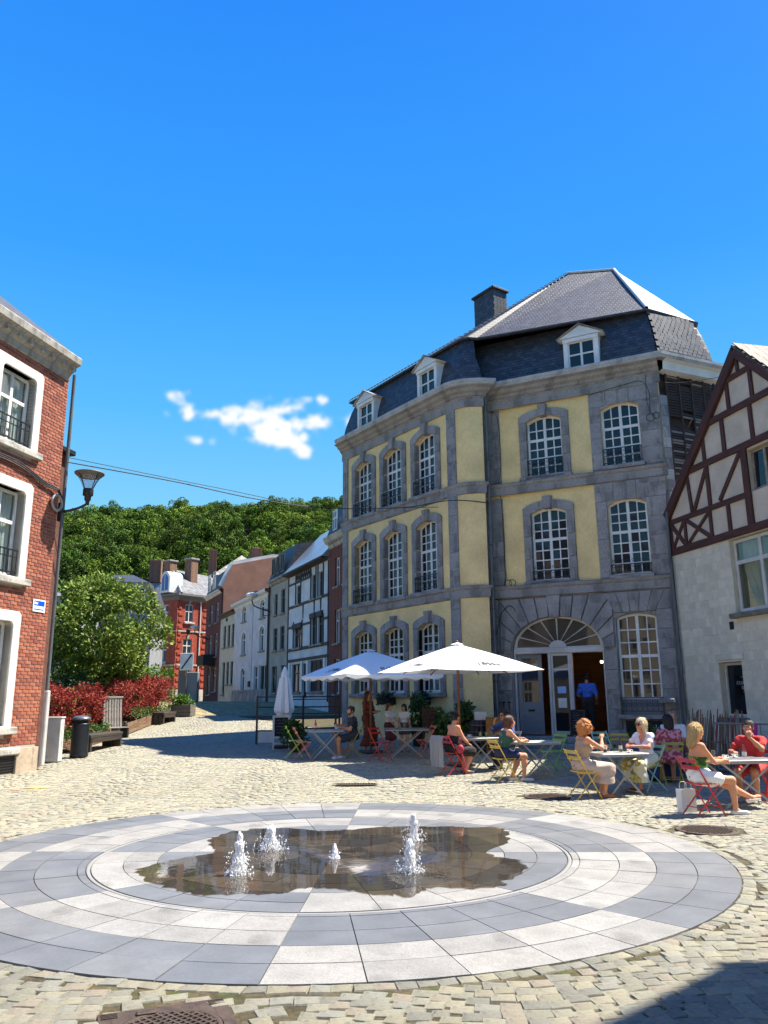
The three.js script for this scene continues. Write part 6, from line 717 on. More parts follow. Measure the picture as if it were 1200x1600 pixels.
// ---- parasols
function parasol(x, f, turn, half, rim, apex, label, seed) {
  const g0 = gy(-f), t = thing('parasol', label, 'parasol', [x, g0, -f], turn, 'square canvas parasols'), cm = new THREE.MeshPhysicalMaterial({ color: col(.84, .84, .83), roughness: .9, transmission: .12, thickness: 0, side: THREE.DoubleSide, bumpMap: rep(texFine, .8), bumpScale: .004 }), wood = mat(.36, .13, .045, .5, { map: texWood, mr: .8 });
  const N = 10, fs = [], H = apex - g0, E = rim - g0, pt = (u, v) => { const m = Math.max(Math.abs(u), Math.abs(v)), along = Math.min(Math.abs(u), Math.abs(v)); const sag = -.03 * m * (1 - (along / Math.max(m, 1e-6)) ** 2) * half; return [u * half, lerp(H, E, m) + sag * (m > .02 ? 1 : 0) * .6 + .02 * Math.sin(m * Math.PI), v * half]; };
  for (let i = -N; i < N; i++) for (let j = -N; j < N; j++) fs.push([pt(i / N, j / N), pt(i / N, (j + 1) / N), pt((i + 1) / N, (j + 1) / N), pt((i + 1) / N, j / N)]);
  { // lettering printed low on each slope
    const cv = document.createElement('canvas'); cv.width = cv.height = 1024; const c = cv.getContext('2d'); c.fillStyle = '#ffffff'; c.fillRect(0, 0, 1024, 1024); for (let k = 0; k < 4; k++) { c.save(); c.translate(512, 512); c.rotate(k * P2); c.fillStyle = c.strokeStyle = '#3c3c42'; c.font = 'italic bold 104px serif'; c.fillText('St', -120, 440); c.lineWidth = 13; c.beginPath(); c.moveTo(0, 430); for (let i = 0; i < 26; i++) c.lineTo(i * 6.5, 430 - 62 * Math.abs(Math.sin(i * 1.3 + seed)) * (1 - i / 40)); c.stroke(); c.restore(); }
    const tx = new THREE.CanvasTexture(cv); tx.colorSpace = THREE.SRGBColorSpace; const g = polyGeo(fs), p = g.attributes.position, uv = g.attributes.uv; for (let i = 0; i < p.count; i++) uv.setXY(i, p.getX(i) / (2 * half) + .5, .5 - p.getZ(i) / (2 * half)); const pm = cm.clone(); pm.map = tx; part(t, 'canopy', g, pm); } if (seed > 1) { const va = []; for (let i = -N; i < N; i++) for (const [a, b] of [[[i / N, 1], [(i + 1) / N, 1]], [[i / N, -1], [(i + 1) / N, -1]], [[1, i / N], [1, (i + 1) / N]], [[-1, i / N], [-1, (i + 1) / N]]]) { const A = pt(...a), B = pt(...b), dr = (k) => .1 + .03 * Math.cos(k * Math.PI * 5); const da = dr(a[0] === 1 || a[0] === -1 ? a[1] : a[0]), db = dr(b[0] === 1 || b[0] === -1 ? b[1] : b[0]); va.push([A, B, [B[0], B[1] - db, B[2]], [A[0], A[1] - da, A[2]]]); } part(t, 'valance', polyGeo(va), cm); }
  part(t, 'top_vent', polyGeo([[-1, -1], [1, -1], [1, 1], [-1, 1]].map(([a, b], i, L) => { const [c, d] = L[(i + 1) % 4]; return [[0, H + .05, 0], [a * .12, H - .01, b * .12], [c * .12, H - .01, d * .12]]; })), cm); part(t, 'finial', new THREE.SphereGeometry(.035, 10, 8), wood, T(0, H + .06, 0)); part(t, 'pole', rod([0, 0, 0], [0, H, 0], .035, .032, 12), wood);
  for (const [a, b] of [[1, 1], [1, -1], [-1, 1], [-1, -1], [1, 0], [-1, 0], [0, 1], [0, -1]]) { const p = pt(a, b); part(t, 'rib', bar([0, H - .06, 0], [p[0] * .98, p[1] - .03, p[2] * .98], .022), wood); part(t, 'strut', bar([0, H - .55, 0], [p[0] * .5, lerp(H - .06, p[1] - .03, .5) - .015, p[2] * .5], .018), wood); } part(t, 'hub', new THREE.CylinderGeometry(.06, .06, .1, 12), wood, T(0, H - .55, 0)); part(t, 'base', cbox(.55, .07, .55, .02), mat(.08, .08, .08, .8), T(0, .04, 0));
}
parasol(1.78, 19.75, .42, 1.5, 2.36, 3.02, 'large white square parasol shading the middle tables', 1); parasol(-.42, 23.0, .5, 1.5, 2.36, 3.06, 'second square parasol behind, largely in the building shade', 5);
{ // closed parasol behind the easel
  const f = 24.7, t = thing('closed_parasol', 'folded white parasol standing behind the easel board', 'parasol', [-3.08, gy(-f), -f]); const cm = new THREE.MeshPhysicalMaterial({ color: col(.82, .82, .82), roughness: .9, transmission: .1, thickness: 0, side: THREE.DoubleSide }), prof = [[.02, 2.42], [.07, 2.3], [.12, 2.18], [.11, 2.1], [.14, 2.05], [.2, 1.6], [.26, 1.2], [.27, 1.08], [.2, 1.0], [.18, .8]], n = 32, fs = [], q = (i, k) => { const a = i / n * 6.2832, r = prof[k][0] * (1 + (k > 3 ? .22 : .08) * Math.sin(a * 8)), y = prof[k][1] + (k === 7 ? .06 * Math.sin(a * 4) : 0); return [r * Math.cos(a), y, r * Math.sin(a)]; }; for (let k = 0; k < prof.length - 1; k++) for (let i = 0; i < n; i++) fs.push([q(i, k), q(i, k + 1), q(i + 1, k + 1), q(i + 1, k)]); part(t, 'canvas', polyGeo(fs), cm); part(t, 'pole', rod([0, 0, 0], [0, 2.45, 0], .03), mat(.3, .12, .05, .5, { map: texWood })); part(t, 'base', cbox(.5, .08, .5, .02), M.iron, T(0, .05, 0));
}
function chalk(w, h, fn) { const cv = document.createElement('canvas'); cv.width = 256; cv.height = Math.round(256 * h / w); const c = cv.getContext('2d'); c.fillStyle = '#0c0d0f'; c.fillRect(0, 0, 256, cv.height); fn(c, cv.height); const t = new THREE.CanvasTexture(cv); t.colorSpace = THREE.SRGBColorSpace; return new THREE.MeshStandardMaterial({ map: t, roughness: .8 }); }
const scrawl = (c, y, x0, x1, amp, seed) => { const R = rng(seed); c.strokeStyle = 'rgba(205,205,200,.75)'; c.lineWidth = 3; c.beginPath(); let x = x0; c.moveTo(x, y); while (x < x1) { x += 4 + R() * 6; if (R() < .12) c.moveTo(x += 8, y); else c.lineTo(x, y - R() * amp); } c.stroke(); };
{
  const f = 24.15, t = thing('easel_board', 'white framed easel chalkboard at the left end of the terrace', 'menu board', [-3.08, gy(-f), -f], .2), w = mat(.66, .65, .62, .6, { map: texPlaster }); part(t, 'frame', ext(rect(-.26, .32, .26, .98), .035, [rect(-.2, .38, .2, .92)]), w, T(0, 0, 0, -.1, 0, 0)); part(t, 'blackboard', new THREE.PlaneGeometry(.42, .56), chalk(.42, .56, (c, H) => { for (let i = 0; i < 5; i++) scrawl(c, 60 + i * 55, 30, 220 - i * 18, 16, 5 + i); }), T(0, .65, -.045, -.1, 0, 0)); for (const s of [-1, 1]) { part(t, 'leg', bar([s * .235, .0, .06], [s * .235, .98, -.08], .05, .03), w); part(t, 'leg', bar([s * .2, .0, -.4], [s * .2, .95, -.1], .035, .025), w); } part(t, 'bottom_rail', cbox(.46, .06, .03, .006), w, T(0, .18, .03));
  const b = thing('menu_board', 'small black chalkboard leaning on the step by the cafe door', 'menu board', V(2.42, .62, .12).applyMatrix4(FB).toArray(), -.49); part(b, 'frame', ext(rect(-.22, 0, .22, .72), .03, [rect(-.18, .04, .18, .68)]), mat(.06, .05, .04, .7, { map: texWood }), T(0, .02, 0, -.12, 0, 0)); part(b, 'blackboard', new THREE.PlaneGeometry(.37, .65), chalk(.37, .65, (c, H) => { for (let i = 0; i < 8; i++) scrawl(c, 50 + i * 48, 30, 150 + (i * 37) % 70, 20, 15 + i); }), T(0, .38, -.03, -.12, 0, 0));
  const s = thing('chalk_sign', 'wide black chalkboard sign with white scrawl under the ground floor window', 'menu board', V(4.35, .85, .12).applyMatrix4(FB).toArray(), -.49); part(s, 'board', cbox(1.1, .42, .03, .008), mat(.02, .02, .022, .8)); part(s, 'lettering', new THREE.PlaneGeometry(1.06, .38), chalk(1.06, .38, (c, H) => { c.fillStyle = 'rgba(210,210,205,.85)'; c.font = 'italic 58px serif'; c.fillText('snack', 52, 66); }), T(0, 0, .0165));
}
{ // black railing in front of the street houses
  const t = thing('terrace_railing', 'black metal railing closing the terrace towards the street', 'railing', [-4.1, gy(-26), -26]); const P = [[0, 0], [1.45, -.2], [2.6, -.45]]; for (const [x, z] of P) part(t, 'post', bar([x, 0, z], [x, 1.5, z], .06), M.iron); for (let i = 0; i < 2; i++) for (const y of [.42, .78, 1.14, 1.46]) part(t, 'rail', bar([P[i][0], y, P[i][1]], [P[i + 1][0], y, P[i + 1][1]], .035), M.iron); part(t, 'white_panel', cbox(.5, .34, .02, .004), M.white, T(.3, .22, 0, 0, .14, 0)); part(t, 'post', bar([1.1, 0, .5], [1.1, 1.4, .5], .05), M.iron); part(t, 'post', bar([2.55, 0, .6], [2.55, 2.0, .6], .05), M.iron); for (const y of [.5, .95, 1.38]) part(t, 'rail', bar([1.1, y, .5], [2.55, y, .6], .03), M.iron);
}
{ // things along the wall
  const greens = [[.05, .11, .02], [.07, .14, .03], [.04, .08, .02]], put = (F, s, y, z) => V(s, y, z).applyMatrix4(F).toArray();
  const windowBox = (s, lb, sd) => { const p = put(FA, s, 1.62, .28), t = thing('window_box', lb, 'flower box', p, .6, 'flower boxes on the side facade'); part(t, 'trough', cbox(1.15, .2, .22, .02), M.iron, T(0, 0, 0, 0, .37, 0)); part(t, 'foliage', leafGeo(700, (Q) => { const a = (Q() - .5) * 1.2; return [V(a * .93 + (Q() - .5) * .1, .08 + Q() * .2 - Q() * Q() * .3, -a * .36 + (Q() - .5) * .2), V(0, 1, 0)]; }, .09, sd, [[.03, .06, .018], [.04, .08, .02], [.25, .24, .22]]), leafMat); };
  windowBox(3.3, 'dark flower box under the middle ground floor window', 31); windowBox(5.26, 'dark flower box under the window nearest the corner', 33);
  const pot = (x, f, r, h, lb, sd, tones, m, n = 900, up = .5) => { const t = thing('potted_plant', lb, 'plant', [x, gy(-f), -f]); part(t, 'pot', lathe([[0, 0], [r * .75, 0], [r, h], [r * 1.06, h], [r * 1.04, h - .03], [0, h - .05]], 18), m); part(t, 'foliage', leafGeo(n, crownSampler(sd, r * 1.7, up, r * 1.7, 16, r * .8), .12, sd + 1, tones), leafMat, T(0, h + up * .7, 0)); };
  pot(1.6, 24.4, .2, .4, 'bushy potted plant against the yellow wall by the corner', 41, [[.12, .2, .04], [.09, .16, .03], [.2, .26, .08]], mat(.05, .05, .05, .7), 1100, .4); pot(1.0, 25.0, .22, .5, 'dark potted plant under the window box', 43, greens, mat(.04, .04, .04, .7)); pot(-2.55, 23.4, .2, .35, 'dark green potted plant beside the easel board', 45, greens, mat(.05, .045, .04, .8), 700, .3); pot(2.35, 23.7, .17, .5, 'leafy plant in tall pot at the building corner', 47, greens, mat(.12, .12, .12, .7)); pot(6.9, 22.0, .14, .35, 'potted plant at the right side of the cafe door', 51, greens, mat(.05, .05, .05, .7), 450, .3);
  { const f = 24.1, t = thing('pallet_stand', 'reddish slatted wooden stand against the yellow wall', 'stand', [1.28, gy(-f), -f], .75); for (let i = 0; i < 6; i++) part(t, 'slat', scbox(.5, .085, .03, .006), mat(.24, .10, .06, .8, { map: texWood, mr: 1 }), T(0, .55 + i * .11, 0)); for (const s of [-1, 1]) part(t, 'leg', scbox(.05, 1.2, .05, .008), mat(.2, .08, .05, .8, { map: texWood, mr: 1 }), T(s * .2, .6, -.04)); }
  const hang = (s, y, c, lb) => { const p = put(FA, s, y, .22), t = thing('hanging_cloth', lb, 'cloth', p, .97); const fs = [], n = 8, q = (i, k) => [(-.17 + .34 * i / n) * (1 - k * .25), -k * .22, .02 * Math.sin(i * 2 + k)]; for (let i = 0; i < n; i++) for (let k = 0; k < 3; k++) fs.push([q(i, k), q(i + 1, k), q(i + 1, k + 1), q(i, k + 1)]); part(t, 'fabric', polyGeo(fs), mat(...c, .9)); part(t, 'hook', rod([0, 0, 0], [0, .06, -.1], .006), M.iron); };
  hang(4.55, 1.75, [.04, .28, .07], 'green cloth hanging on the yellow wall'); hang(5.0, 1.7, [.45, .07, .13], 'pink cloth hanging on the yellow wall');
  { const f = 22.9, t = thing('barrel', 'dark wooden barrel with iron hoops at the corner', 'barrel', [2.72, gy(-f), -f]); const R = rng(2); for (let i = 0; i < 14; i++) { const a = i / 14 * 6.2832; part(t, 'stave', tube([[.27 * Math.cos(a), 0, .27 * Math.sin(a)], [.33 * Math.cos(a), .42, .33 * Math.sin(a)], [.27 * Math.cos(a), .85, .27 * Math.sin(a)]], .068, 8, 6), mat(.06 + R() * .02, .055, .055, .7, { map: texWood, mr: 1 })); } for (const y of [.12, .3, .56, .74]) part(t, 'hoop', new THREE.TorusGeometry(.355 - Math.abs(y - .43) * .12 + .03, .014, 6, 28).rotateX(P2), mat(.16, .17, .18, .5, { metalness: .5 }), T(0, y, 0)); part(t, 'head', new THREE.CylinderGeometry(.3, .3, .04, 20), mat(.10, .09, .085, .8, { map: texWood }), T(0, .86, 0)); const w = thing('white_planter', 'white square planter standing on the barrel', 'planter', [2.66, gy(-f) + .88, -f]); part(w, 'box', ext(rect(-.16, -.16, .16, .16), .22, [rect(-.14, -.14, .14, .14)]).rotateX(-P2), M.white); part(w, 'soil', box(.28, .02, .28, 0, .18, 0), M.dark); }
  { const f = 22.2, t = thing('wooden_crate', 'orange brown upright wooden wine crate with burnt lettering', 'crate', [3.05, gy(-f), -f], -.1), R = rng(9); for (let i = 0; i < 4; i++) part(t, 'board', scbox(.15, .92, .025, .005), mat(.46 + R() * .08, .20 + R() * .04, .03, .6, { map: texWood, mr: .9 }), T(-.24 + i * .158, .5, .2)); for (const s of [-1, 1]) part(t, 'side_board', scbox(.025, .92, .38, .005), mat(.40, .18, .04, .6, { map: texWood, mr: .9 }), T(s * .31, .5, 0)); part(t, 'lid', scbox(.66, .03, .42, .006), mat(.4, .2, .05, .6, { map: texWood }), T(0, .97, 0)); const cv = document.createElement('canvas'); cv.width = 128; cv.height = 64; const c = cv.getContext('2d'); c.fillStyle = '#b5701c'; c.fillRect(0, 0, 128, 64); c.fillStyle = '#3a1c08'; c.font = 'bold 44px serif'; c.fillText('TUT', 14, 48); const tx = new THREE.CanvasTexture(cv); tx.colorSpace = THREE.SRGBColorSpace; part(t, 'stamp', new THREE.PlaneGeometry(.3, .15), new THREE.MeshStandardMaterial({ map: tx, roughness: .7 }), T(.08, .38, .2135)); }
  { const f = 18.4, t = thing('reed_screens', 'bundle of brown reed screens leaning against the timbered house', 'reed screen', [7.25, gy(-f), -f], -.9), R = rng(55); for (let i = 0; i < 60; i++) { const x = -.75 + i / 59 * 1.5 + (R() - .5) * .03, h = 1.0 + R() * .35; part(t, 'reed', rod([x + .1, 0, .1 + R() * .12], [x * .85 + (R() - .5) * .15, h, -.28 - R() * .08], .02 + R() * .012, .012, 5), R() < .18 ? mat(.30, .055, .03, .8) : R() < .5 ? M.plankPale : mat(.21, .12, .06, .85)); } part(t, 'binding', bar([-.72, .62, -.06], [.72, .62, -.06], .03, .03), mat(.2, .12, .06, .8)); }
  { const f = 17.2, t = thing('metal_rack', 'grey metal bar rack with magenta cloth behind the man in red', 'rack', [7.75, gy(-f), -f], -.9), m = mat(.25, .26, .27, .5, { metalness: .5 }); part(t, 'top_rail', rod([-.9, 1.08, 0], [.9, 1.08, 0], .02), m); part(t, 'bottom_rail', rod([-.9, .12, 0], [.9, .12, 0], .02), m); for (let i = 0; i < 8; i++) part(t, 'bar', rod([-.9 + i * .257, 0, 0], [-.9 + i * .257, 1.08, 0], .012), m); const p = thing('magenta_cloth', 'magenta cloth hung over the metal rack', 'cloth', [7.7, gy(-f) + 1.1, -f + .04], -.9); const fs = [], q = (i, k) => [(-.13 + .26 * i / 6) * (1 - k * .18), -k * .2, .03 + .015 * Math.sin(i * 2.2)]; for (let i = 0; i < 6; i++) for (let k = 0; k < 4; k++) fs.push([q(i, k), q(i + 1, k), q(i + 1, k + 1), q(i, k + 1)]); part(p, 'fabric', polyGeo(fs), mat(.5, .03, .26, .9)); const b = part(scene, 'blue_crate', cbox(.5, .5, .4, .03), mat(.03, .16, .5, .5), T(8.25, gy(-16.4) + .95, -16.4, 0, -.8, 0)); tagged(b, 'bright blue plastic crate at the right edge by the wall', 'crate'); const st = part(scene, 'wall_shelf', merge([box(.9, .04, .5, 0, .68, 0), ...[-1, 1].flatMap((s) => [-1, 1].map((k) => box(.04, .68, .04, s * .4, .33, k * .2)))]), M.iron, T(8.25, gy(-16.4), -16.4, 0, -.8, 0)); tagged(st, 'low dark stand carrying the blue crate', 'stand'); }
  { const t = thing('paper_bag', 'white paper shopping bag on the setts under the red chair', 'bag', [4.62, gy(-12.85), -12.85], .3); part(t, 'body', ext(rect(-.13, -.065, .13, .065), .34, [rect(-.125, -.06, .125, .06)]).rotateX(-P2), mat(.72, .71, .68, .8)); part(t, 'bottom', box(.25, .004, .12, 0, .004, 0), M.white); for (const s of [-1, 1]) part(t, 'handle', tube([[-.06, .33, s * .06], [-.05, .43, s * .06], [.05, .43, s * .06], [.06, .33, s * .06]], .004, 10, 5), M.white); }
  { const t = thing('shoulder_bag', 'small red shoulder bag hanging on the red chair', 'bag', [1.62, gy(-18.05) + .55, -17.9]); part(t, 'pouch', new THREE.SphereGeometry(.085, 14, 10).scale(1, 1.15, .6), mat(.42, .02, .05, .6)); part(t, 'strap', tube([[0, .08, 0], [.02, .2, 0], [-.04, .25, .02]], .008, 10, 5), mat(.42, .02, .05, .6)); part(t, 'cord', tube([[.02, -.08, .02], [.06, -.2, .05], [.1, -.38, .08]], .012, 10, 5), mat(.42, .02, .05, .6)); const j = thing('grey_jacket', 'grey jacket hanging over the back of the red chair', 'jacket', [1.36, gy(-18.1), -18.02], P2 + .5); const fs = [], q = (i, k) => [-.24 + .48 * i / 10 + .01 * Math.sin(k * 2), .84 - k * .13, -.3 + .025 * Math.sin(i * 1.7 + k * .4) - (k > 0 ? 0 : -.05)]; for (let i = 0; i < 10; i++) for (let k = 0; k < 5; k++) fs.push([q(i, k), q(i + 1, k), q(i + 1, k + 1), q(i, k + 1)]); part(j, 'cloth', polyGeo(fs), mat(.27, .27, .28, .95)); }
}
// ---- things on the tables
{
  const gl = new THREE.MeshPhysicalMaterial({ color: col(.95, .97, .96), roughness: .03, transmission: 1, thickness: 0, ior: 1.45, side: THREE.DoubleSide }), cer = mat(.78, .77, .74, .3), green = new THREE.MeshPhysicalMaterial({ color: col(.45, .62, .08), roughness: .05, transmission: .6, thickness: 0, side: THREE.DoubleSide }), brown = new THREE.MeshPhysicalMaterial({ color: col(.12, .05, .02), roughness: .05, transmission: .5, thickness: 0, side: THREE.DoubleSide });
  const top = (f) => gy(-f) + .74, on = (x, f, name, lb, cat, fn) => { const t = thing(name, lb, cat, [x, top(f), -f]); fn(t); };
  const glass = (x, f, lb, m) => on(x, f, 'drinking_glass', lb, 'glass', (t) => { part(t, 'glass', lathe([[0, .004], [.03, .004], [.036, .13], [.033, .13], [.028, .012]], 14), gl); if (m) part(t, 'drink', new THREE.CylinderGeometry(.03, .027, .085, 12), m, T(0, .055, 0)); });
  const bottle = (x, f, lb, m) => on(x, f, 'bottle', lb, 'bottle', (t) => { part(t, 'body', lathe([[0, .002], [.033, .002], [.034, .12], [.03, .15], [.013, .19], [.013, .24], [0, .24]], 14), m); part(t, 'cap', new THREE.CylinderGeometry(.015, .015, .02, 10), M.iron, T(0, .245, 0)); part(t, 'label', lathe([[.0355, .05], [.0355, .11]], 14), M.white); });
  const cup = (x, f, lb) => on(x, f, 'coffee_cup', lb, 'cup', (t) => { part(t, 'saucer', lathe([[0, .002], [.05, .004], [.075, .014]], 18), cer); part(t, 'cup', lathe([[0, .008], [.025, .01], [.042, .06], [.04, .06], [.024, .014], [0, .013]], 16), cer); part(t, 'handle', new THREE.TorusGeometry(.018, .005, 6, 12), cer, T(.048, .038, 0)); });
  bottle(-1.85, 21.55, 'red sauce bottle on the left table', mat(.5, .03, .02, .4)); glass(-1.5, 21.75, 'clear drinking glass next to the red sauce bottle'); cup(-1.3, 21.5, 'white coffee cup before the man in the dark shirt'); bottle(-1.35, 21.8, 'small brown bottle at the back of the left table', brown);
  glass(2.28, 18.6, 'tall glass of green drink on the middle table', green); glass(2.14, 18.55, 'glass of yellow green drink beside the tall green one', green); cup(1.9, 18.7, 'white coffee cup before the woman with bare back'); glass(2.42, 18.75, 'clear glass before the man in the blue shirt'); glass(.5, 21.8, 'clear glass on the shaded table'); 
  bottle(4.02, 15.1, 'dark bottle on the table left of another bottle', brown); bottle(4.32, 15.15, 'dark bottle with pale label before the blonde woman', brown); glass(4.12, 15.25, 'wine glass near the curly haired woman', brown); cup(4.4, 14.9, 'white cup at the hands of the blonde woman'); glass(4.25, 14.9, 'clear glass in the middle of the curly haired woman\'s table');
  cup(5.5, 13.4, 'white coffee cup on saucer nearest the woman in shorts'); cup(5.72, 13.55, 'white coffee cup before the man in the red polo'); bottle(5.78, 13.3, 'small clear bottle on the right hand table', gl); glass(5.4, 13.6, 'clear glass at the back of the right hand table');
}
// ---- wires over the square
{
  const wire = (pts, r, lb) => { const w = part(scene, 'overhead_cable', tube(pts, r, 60, 5), M.cable); w.name = numbered('overhead_cable'); tagged(w, lb, 'cable', 'overhead cables'); };
  wire([[-8.2, 7.75, -19.6], [-6, 7.75, -21.5], [-4, 7.95, -24.5], [-2, 8.25, -27], [.6, 8.1, -26.4], [2.3, 7.85, -24.4], [3.37, 7.75, -24.4]], .016, 'black cable sagging from the brick house across to the corner building'); wire([[-8.2, 7.9, -19.7], [-5, 7.85, -22.6], [-2, 8.3, -27.2], [1, 8.0, -26], [3.37, 7.65, -24.35]], .01, 'thinner cable running beside the sagging one'); wire([[8.2, 10.95, -22.25], [8.6, 10.75, -21.9], [9.0, 10.6, -21.4], [9.5, 10.4, -20.6]], .009, 'short cable from the corner building towards the timbered gable');
}
// ---------------------------------------------------------------- people
// A figure is a field of tapered capsules, joined smoothly and meshed; clothes are the same bones, thicker, cut at neck and hems.
function nets(field, lo, hi, cell) { // surface nets
  const nx = Math.ceil((hi[0] - lo[0]) / cell) + 2, ny = Math.ceil((hi[1] - lo[1]) / cell) + 2, nz = Math.ceil((hi[2] - lo[2]) / cell) + 2, v = new Float32Array(nx * ny * nz);
  for (let k = 0, i = 0; k < nz; k++) for (let j = 0; j < ny; j++) for (let x = 0; x < nx; x++, i++) v[i] = field(lo[0] + x * cell, lo[1] + j * cell, lo[2] + k * cell);
  const id = new Int32Array(nx * ny * nz).fill(-1), pos = [], idx = [], at = (x, y, z) => x + nx * (y + ny * z), ed = [[0, 1], [2, 3], [4, 5], [6, 7], [0, 2], [1, 3], [4, 6], [5, 7], [0, 4], [1, 5], [2, 6], [3, 7]];
  for (let z = 0; z < nz - 1; z++) for (let y = 0; y < ny - 1; y++) for (let x = 0; x < nx - 1; x++) {
    const c = [], b = at(x, y, z); let m = 0; for (let q = 0; q < 8; q++) { const w = v[b + (q & 1) + nx * ((q >> 1) & 1) + nx * ny * (q >> 2)]; c.push(w); if (w < 0) m |= 1 << q; } if (m === 0 || m === 255) continue;
    let n = 0, sx = 0, sy = 0, sz = 0; for (const [p, q] of ed) { if ((c[p] < 0) === (c[q] < 0)) continue; const t = c[p] / (c[p] - c[q]); sx += (p & 1) + t * ((q & 1) - (p & 1)); sy += ((p >> 1) & 1) + t * (((q >> 1) & 1) - ((p >> 1) & 1)); sz += (p >> 2) + t * ((q >> 2) - (p >> 2)); n++; }
    id[b] = pos.length / 3; pos.push(lo[0] + (x + sx / n) * cell, lo[1] + (y + sy / n) * cell, lo[2] + (z + sz / n) * cell);
  }
  const quad = (a, b, c, d, f) => { if (a < 0 || b < 0 || c < 0 || d < 0) return; f ? idx.push(a, b, c, a, c, d) : idx.push(a, c, b, a, d, c); };
  for (let z = 1; z < nz - 1; z++) for (let y = 1; y < ny - 1; y++) for (let x = 1; x < nx - 1; x++) { const b = at(x, y, z), s = v[b] < 0; if (s !== v[b + 1] < 0) quad(id[at(x, y - 1, z - 1)], id[at(x, y, z - 1)], id[at(x, y, z)], id[at(x, y - 1, z)], s); if (s !== v[b + nx] < 0) quad(id[at(x - 1, y, z - 1)], id[at(x - 1, y, z)], id[at(x, y, z)], id[at(x, y, z - 1)], s); if (s !== v[b + nx * ny] < 0) quad(id[at(x - 1, y - 1, z)], id[at(x, y - 1, z)], id[at(x, y, z)], id[at(x - 1, y, z)], s); }
  const g = new THREE.BufferGeometry(); g.setAttribute('position', new THREE.BufferAttribute(new Float32Array(pos), 3)); g.setIndex(idx); g.computeVertexNormals(); return g;
}
const cap = (a, b, ra, rb = ra) => { const ax = a.x, ay = a.y, az = a.z, dx = b.x - ax, dy = b.y - ay, dz = b.z - az, l = 1 / Math.max(1e-9, dx * dx + dy * dy + dz * dz); const f = (x, y, z) => { x -= ax; y -= ay; z -= az; const t = Math.min(1, Math.max(0, (x * dx + y * dy + z * dz) * l)); x -= t * dx; y -= t * dy; z -= t * dz; return Math.sqrt(x * x + y * y + z * z) - ra - t * (rb - ra); }; f.pts = [a, b, Math.max(ra, rb)]; f.grow = (o) => cap(a, b, ra + o, rb + o); return f; };
const ell = (c, rx, ry, rz) => { const f = (x, y, z) => { const a = (x - c.x) / rx, b = (y - c.y) / ry, d = (z - c.z) / rz, k = Math.sqrt(a * a + b * b + d * d); return (k - 1) * Math.min(rx, ry, rz); }; f.pts = [c, c, Math.max(rx, ry, rz)]; f.grow = (o) => ell(c, rx + o, ry + o, rz + o); return f; };
const union = (fs, k) => (x, y, z) => { let d = 9; for (const f of fs) { const e = f(x, y, z); if (e > d + k) continue; const h = Math.max(k - Math.abs(d - e), 0) / k; d = Math.min(d, e) - h * h * k * .25; } return d; };
const bounds = (fs, pad = .03) => { const lo = [9, 9, 9], hi = [-9, -9, -9]; for (const f of fs) for (const p of [f.pts[0], f.pts[1]]) ['x', 'y', 'z'].forEach((c, i) => { lo[i] = Math.min(lo[i], p[c] - f.pts[2] - pad); hi[i] = Math.max(hi[i], p[c] + f.pts[2] + pad); }); return [lo, hi]; };
const half = (p, n) => (x, y, z) => (x - p.x) * n.x + (y - p.y) * n.y + (z - p.z) * n.z; // positive on the side of n
function ik(a, t, l1, l2, pole) { const d = t.clone().sub(a); let L = d.length(); const m = l1 + l2 - .005; if (L > m) { d.multiplyScalar(m / L); L = m; } const u = d.clone().normalize(), p = pole.clone().addScaledVector(u, -pole.dot(u)).normalize(), c = (l1 * l1 - l2 * l2 + L * L) / (2 * L), h = Math.sqrt(Math.max(0, l1 * l1 - c * c)); return [a.clone().addScaledVector(u, c).addScaledVector(p, h), a.clone().add(d)]; }
function paintGeo(g, fn) { const p = g.attributes.position, c = new Float32Array(p.count * 3); for (let i = 0; i < p.count; i++) c.set(fn(p.getX(i), p.getY(i), p.getZ(i)), i * 3); g.setAttribute('color', new THREE.BufferAttribute(c, 3)); return g; }
const skinM = new THREE.MeshPhysicalMaterial({ color: col(1, 1, 1), vertexColors: true, roughness: .62, specularIntensity: .6 }), clothM = new THREE.MeshPhysicalMaterial({ color: col(1, 1, 1), vertexColors: true, roughness: .9, side: THREE.DoubleSide, bumpMap: null }), hairM = new THREE.MeshStandardMaterial({ color: col(1, 1, 1), vertexColors: true, roughness: .55, side: THREE.DoubleSide }), lensM = new THREE.MeshPhysicalMaterial({ color: col(.01, .01, .012), roughness: .08 });
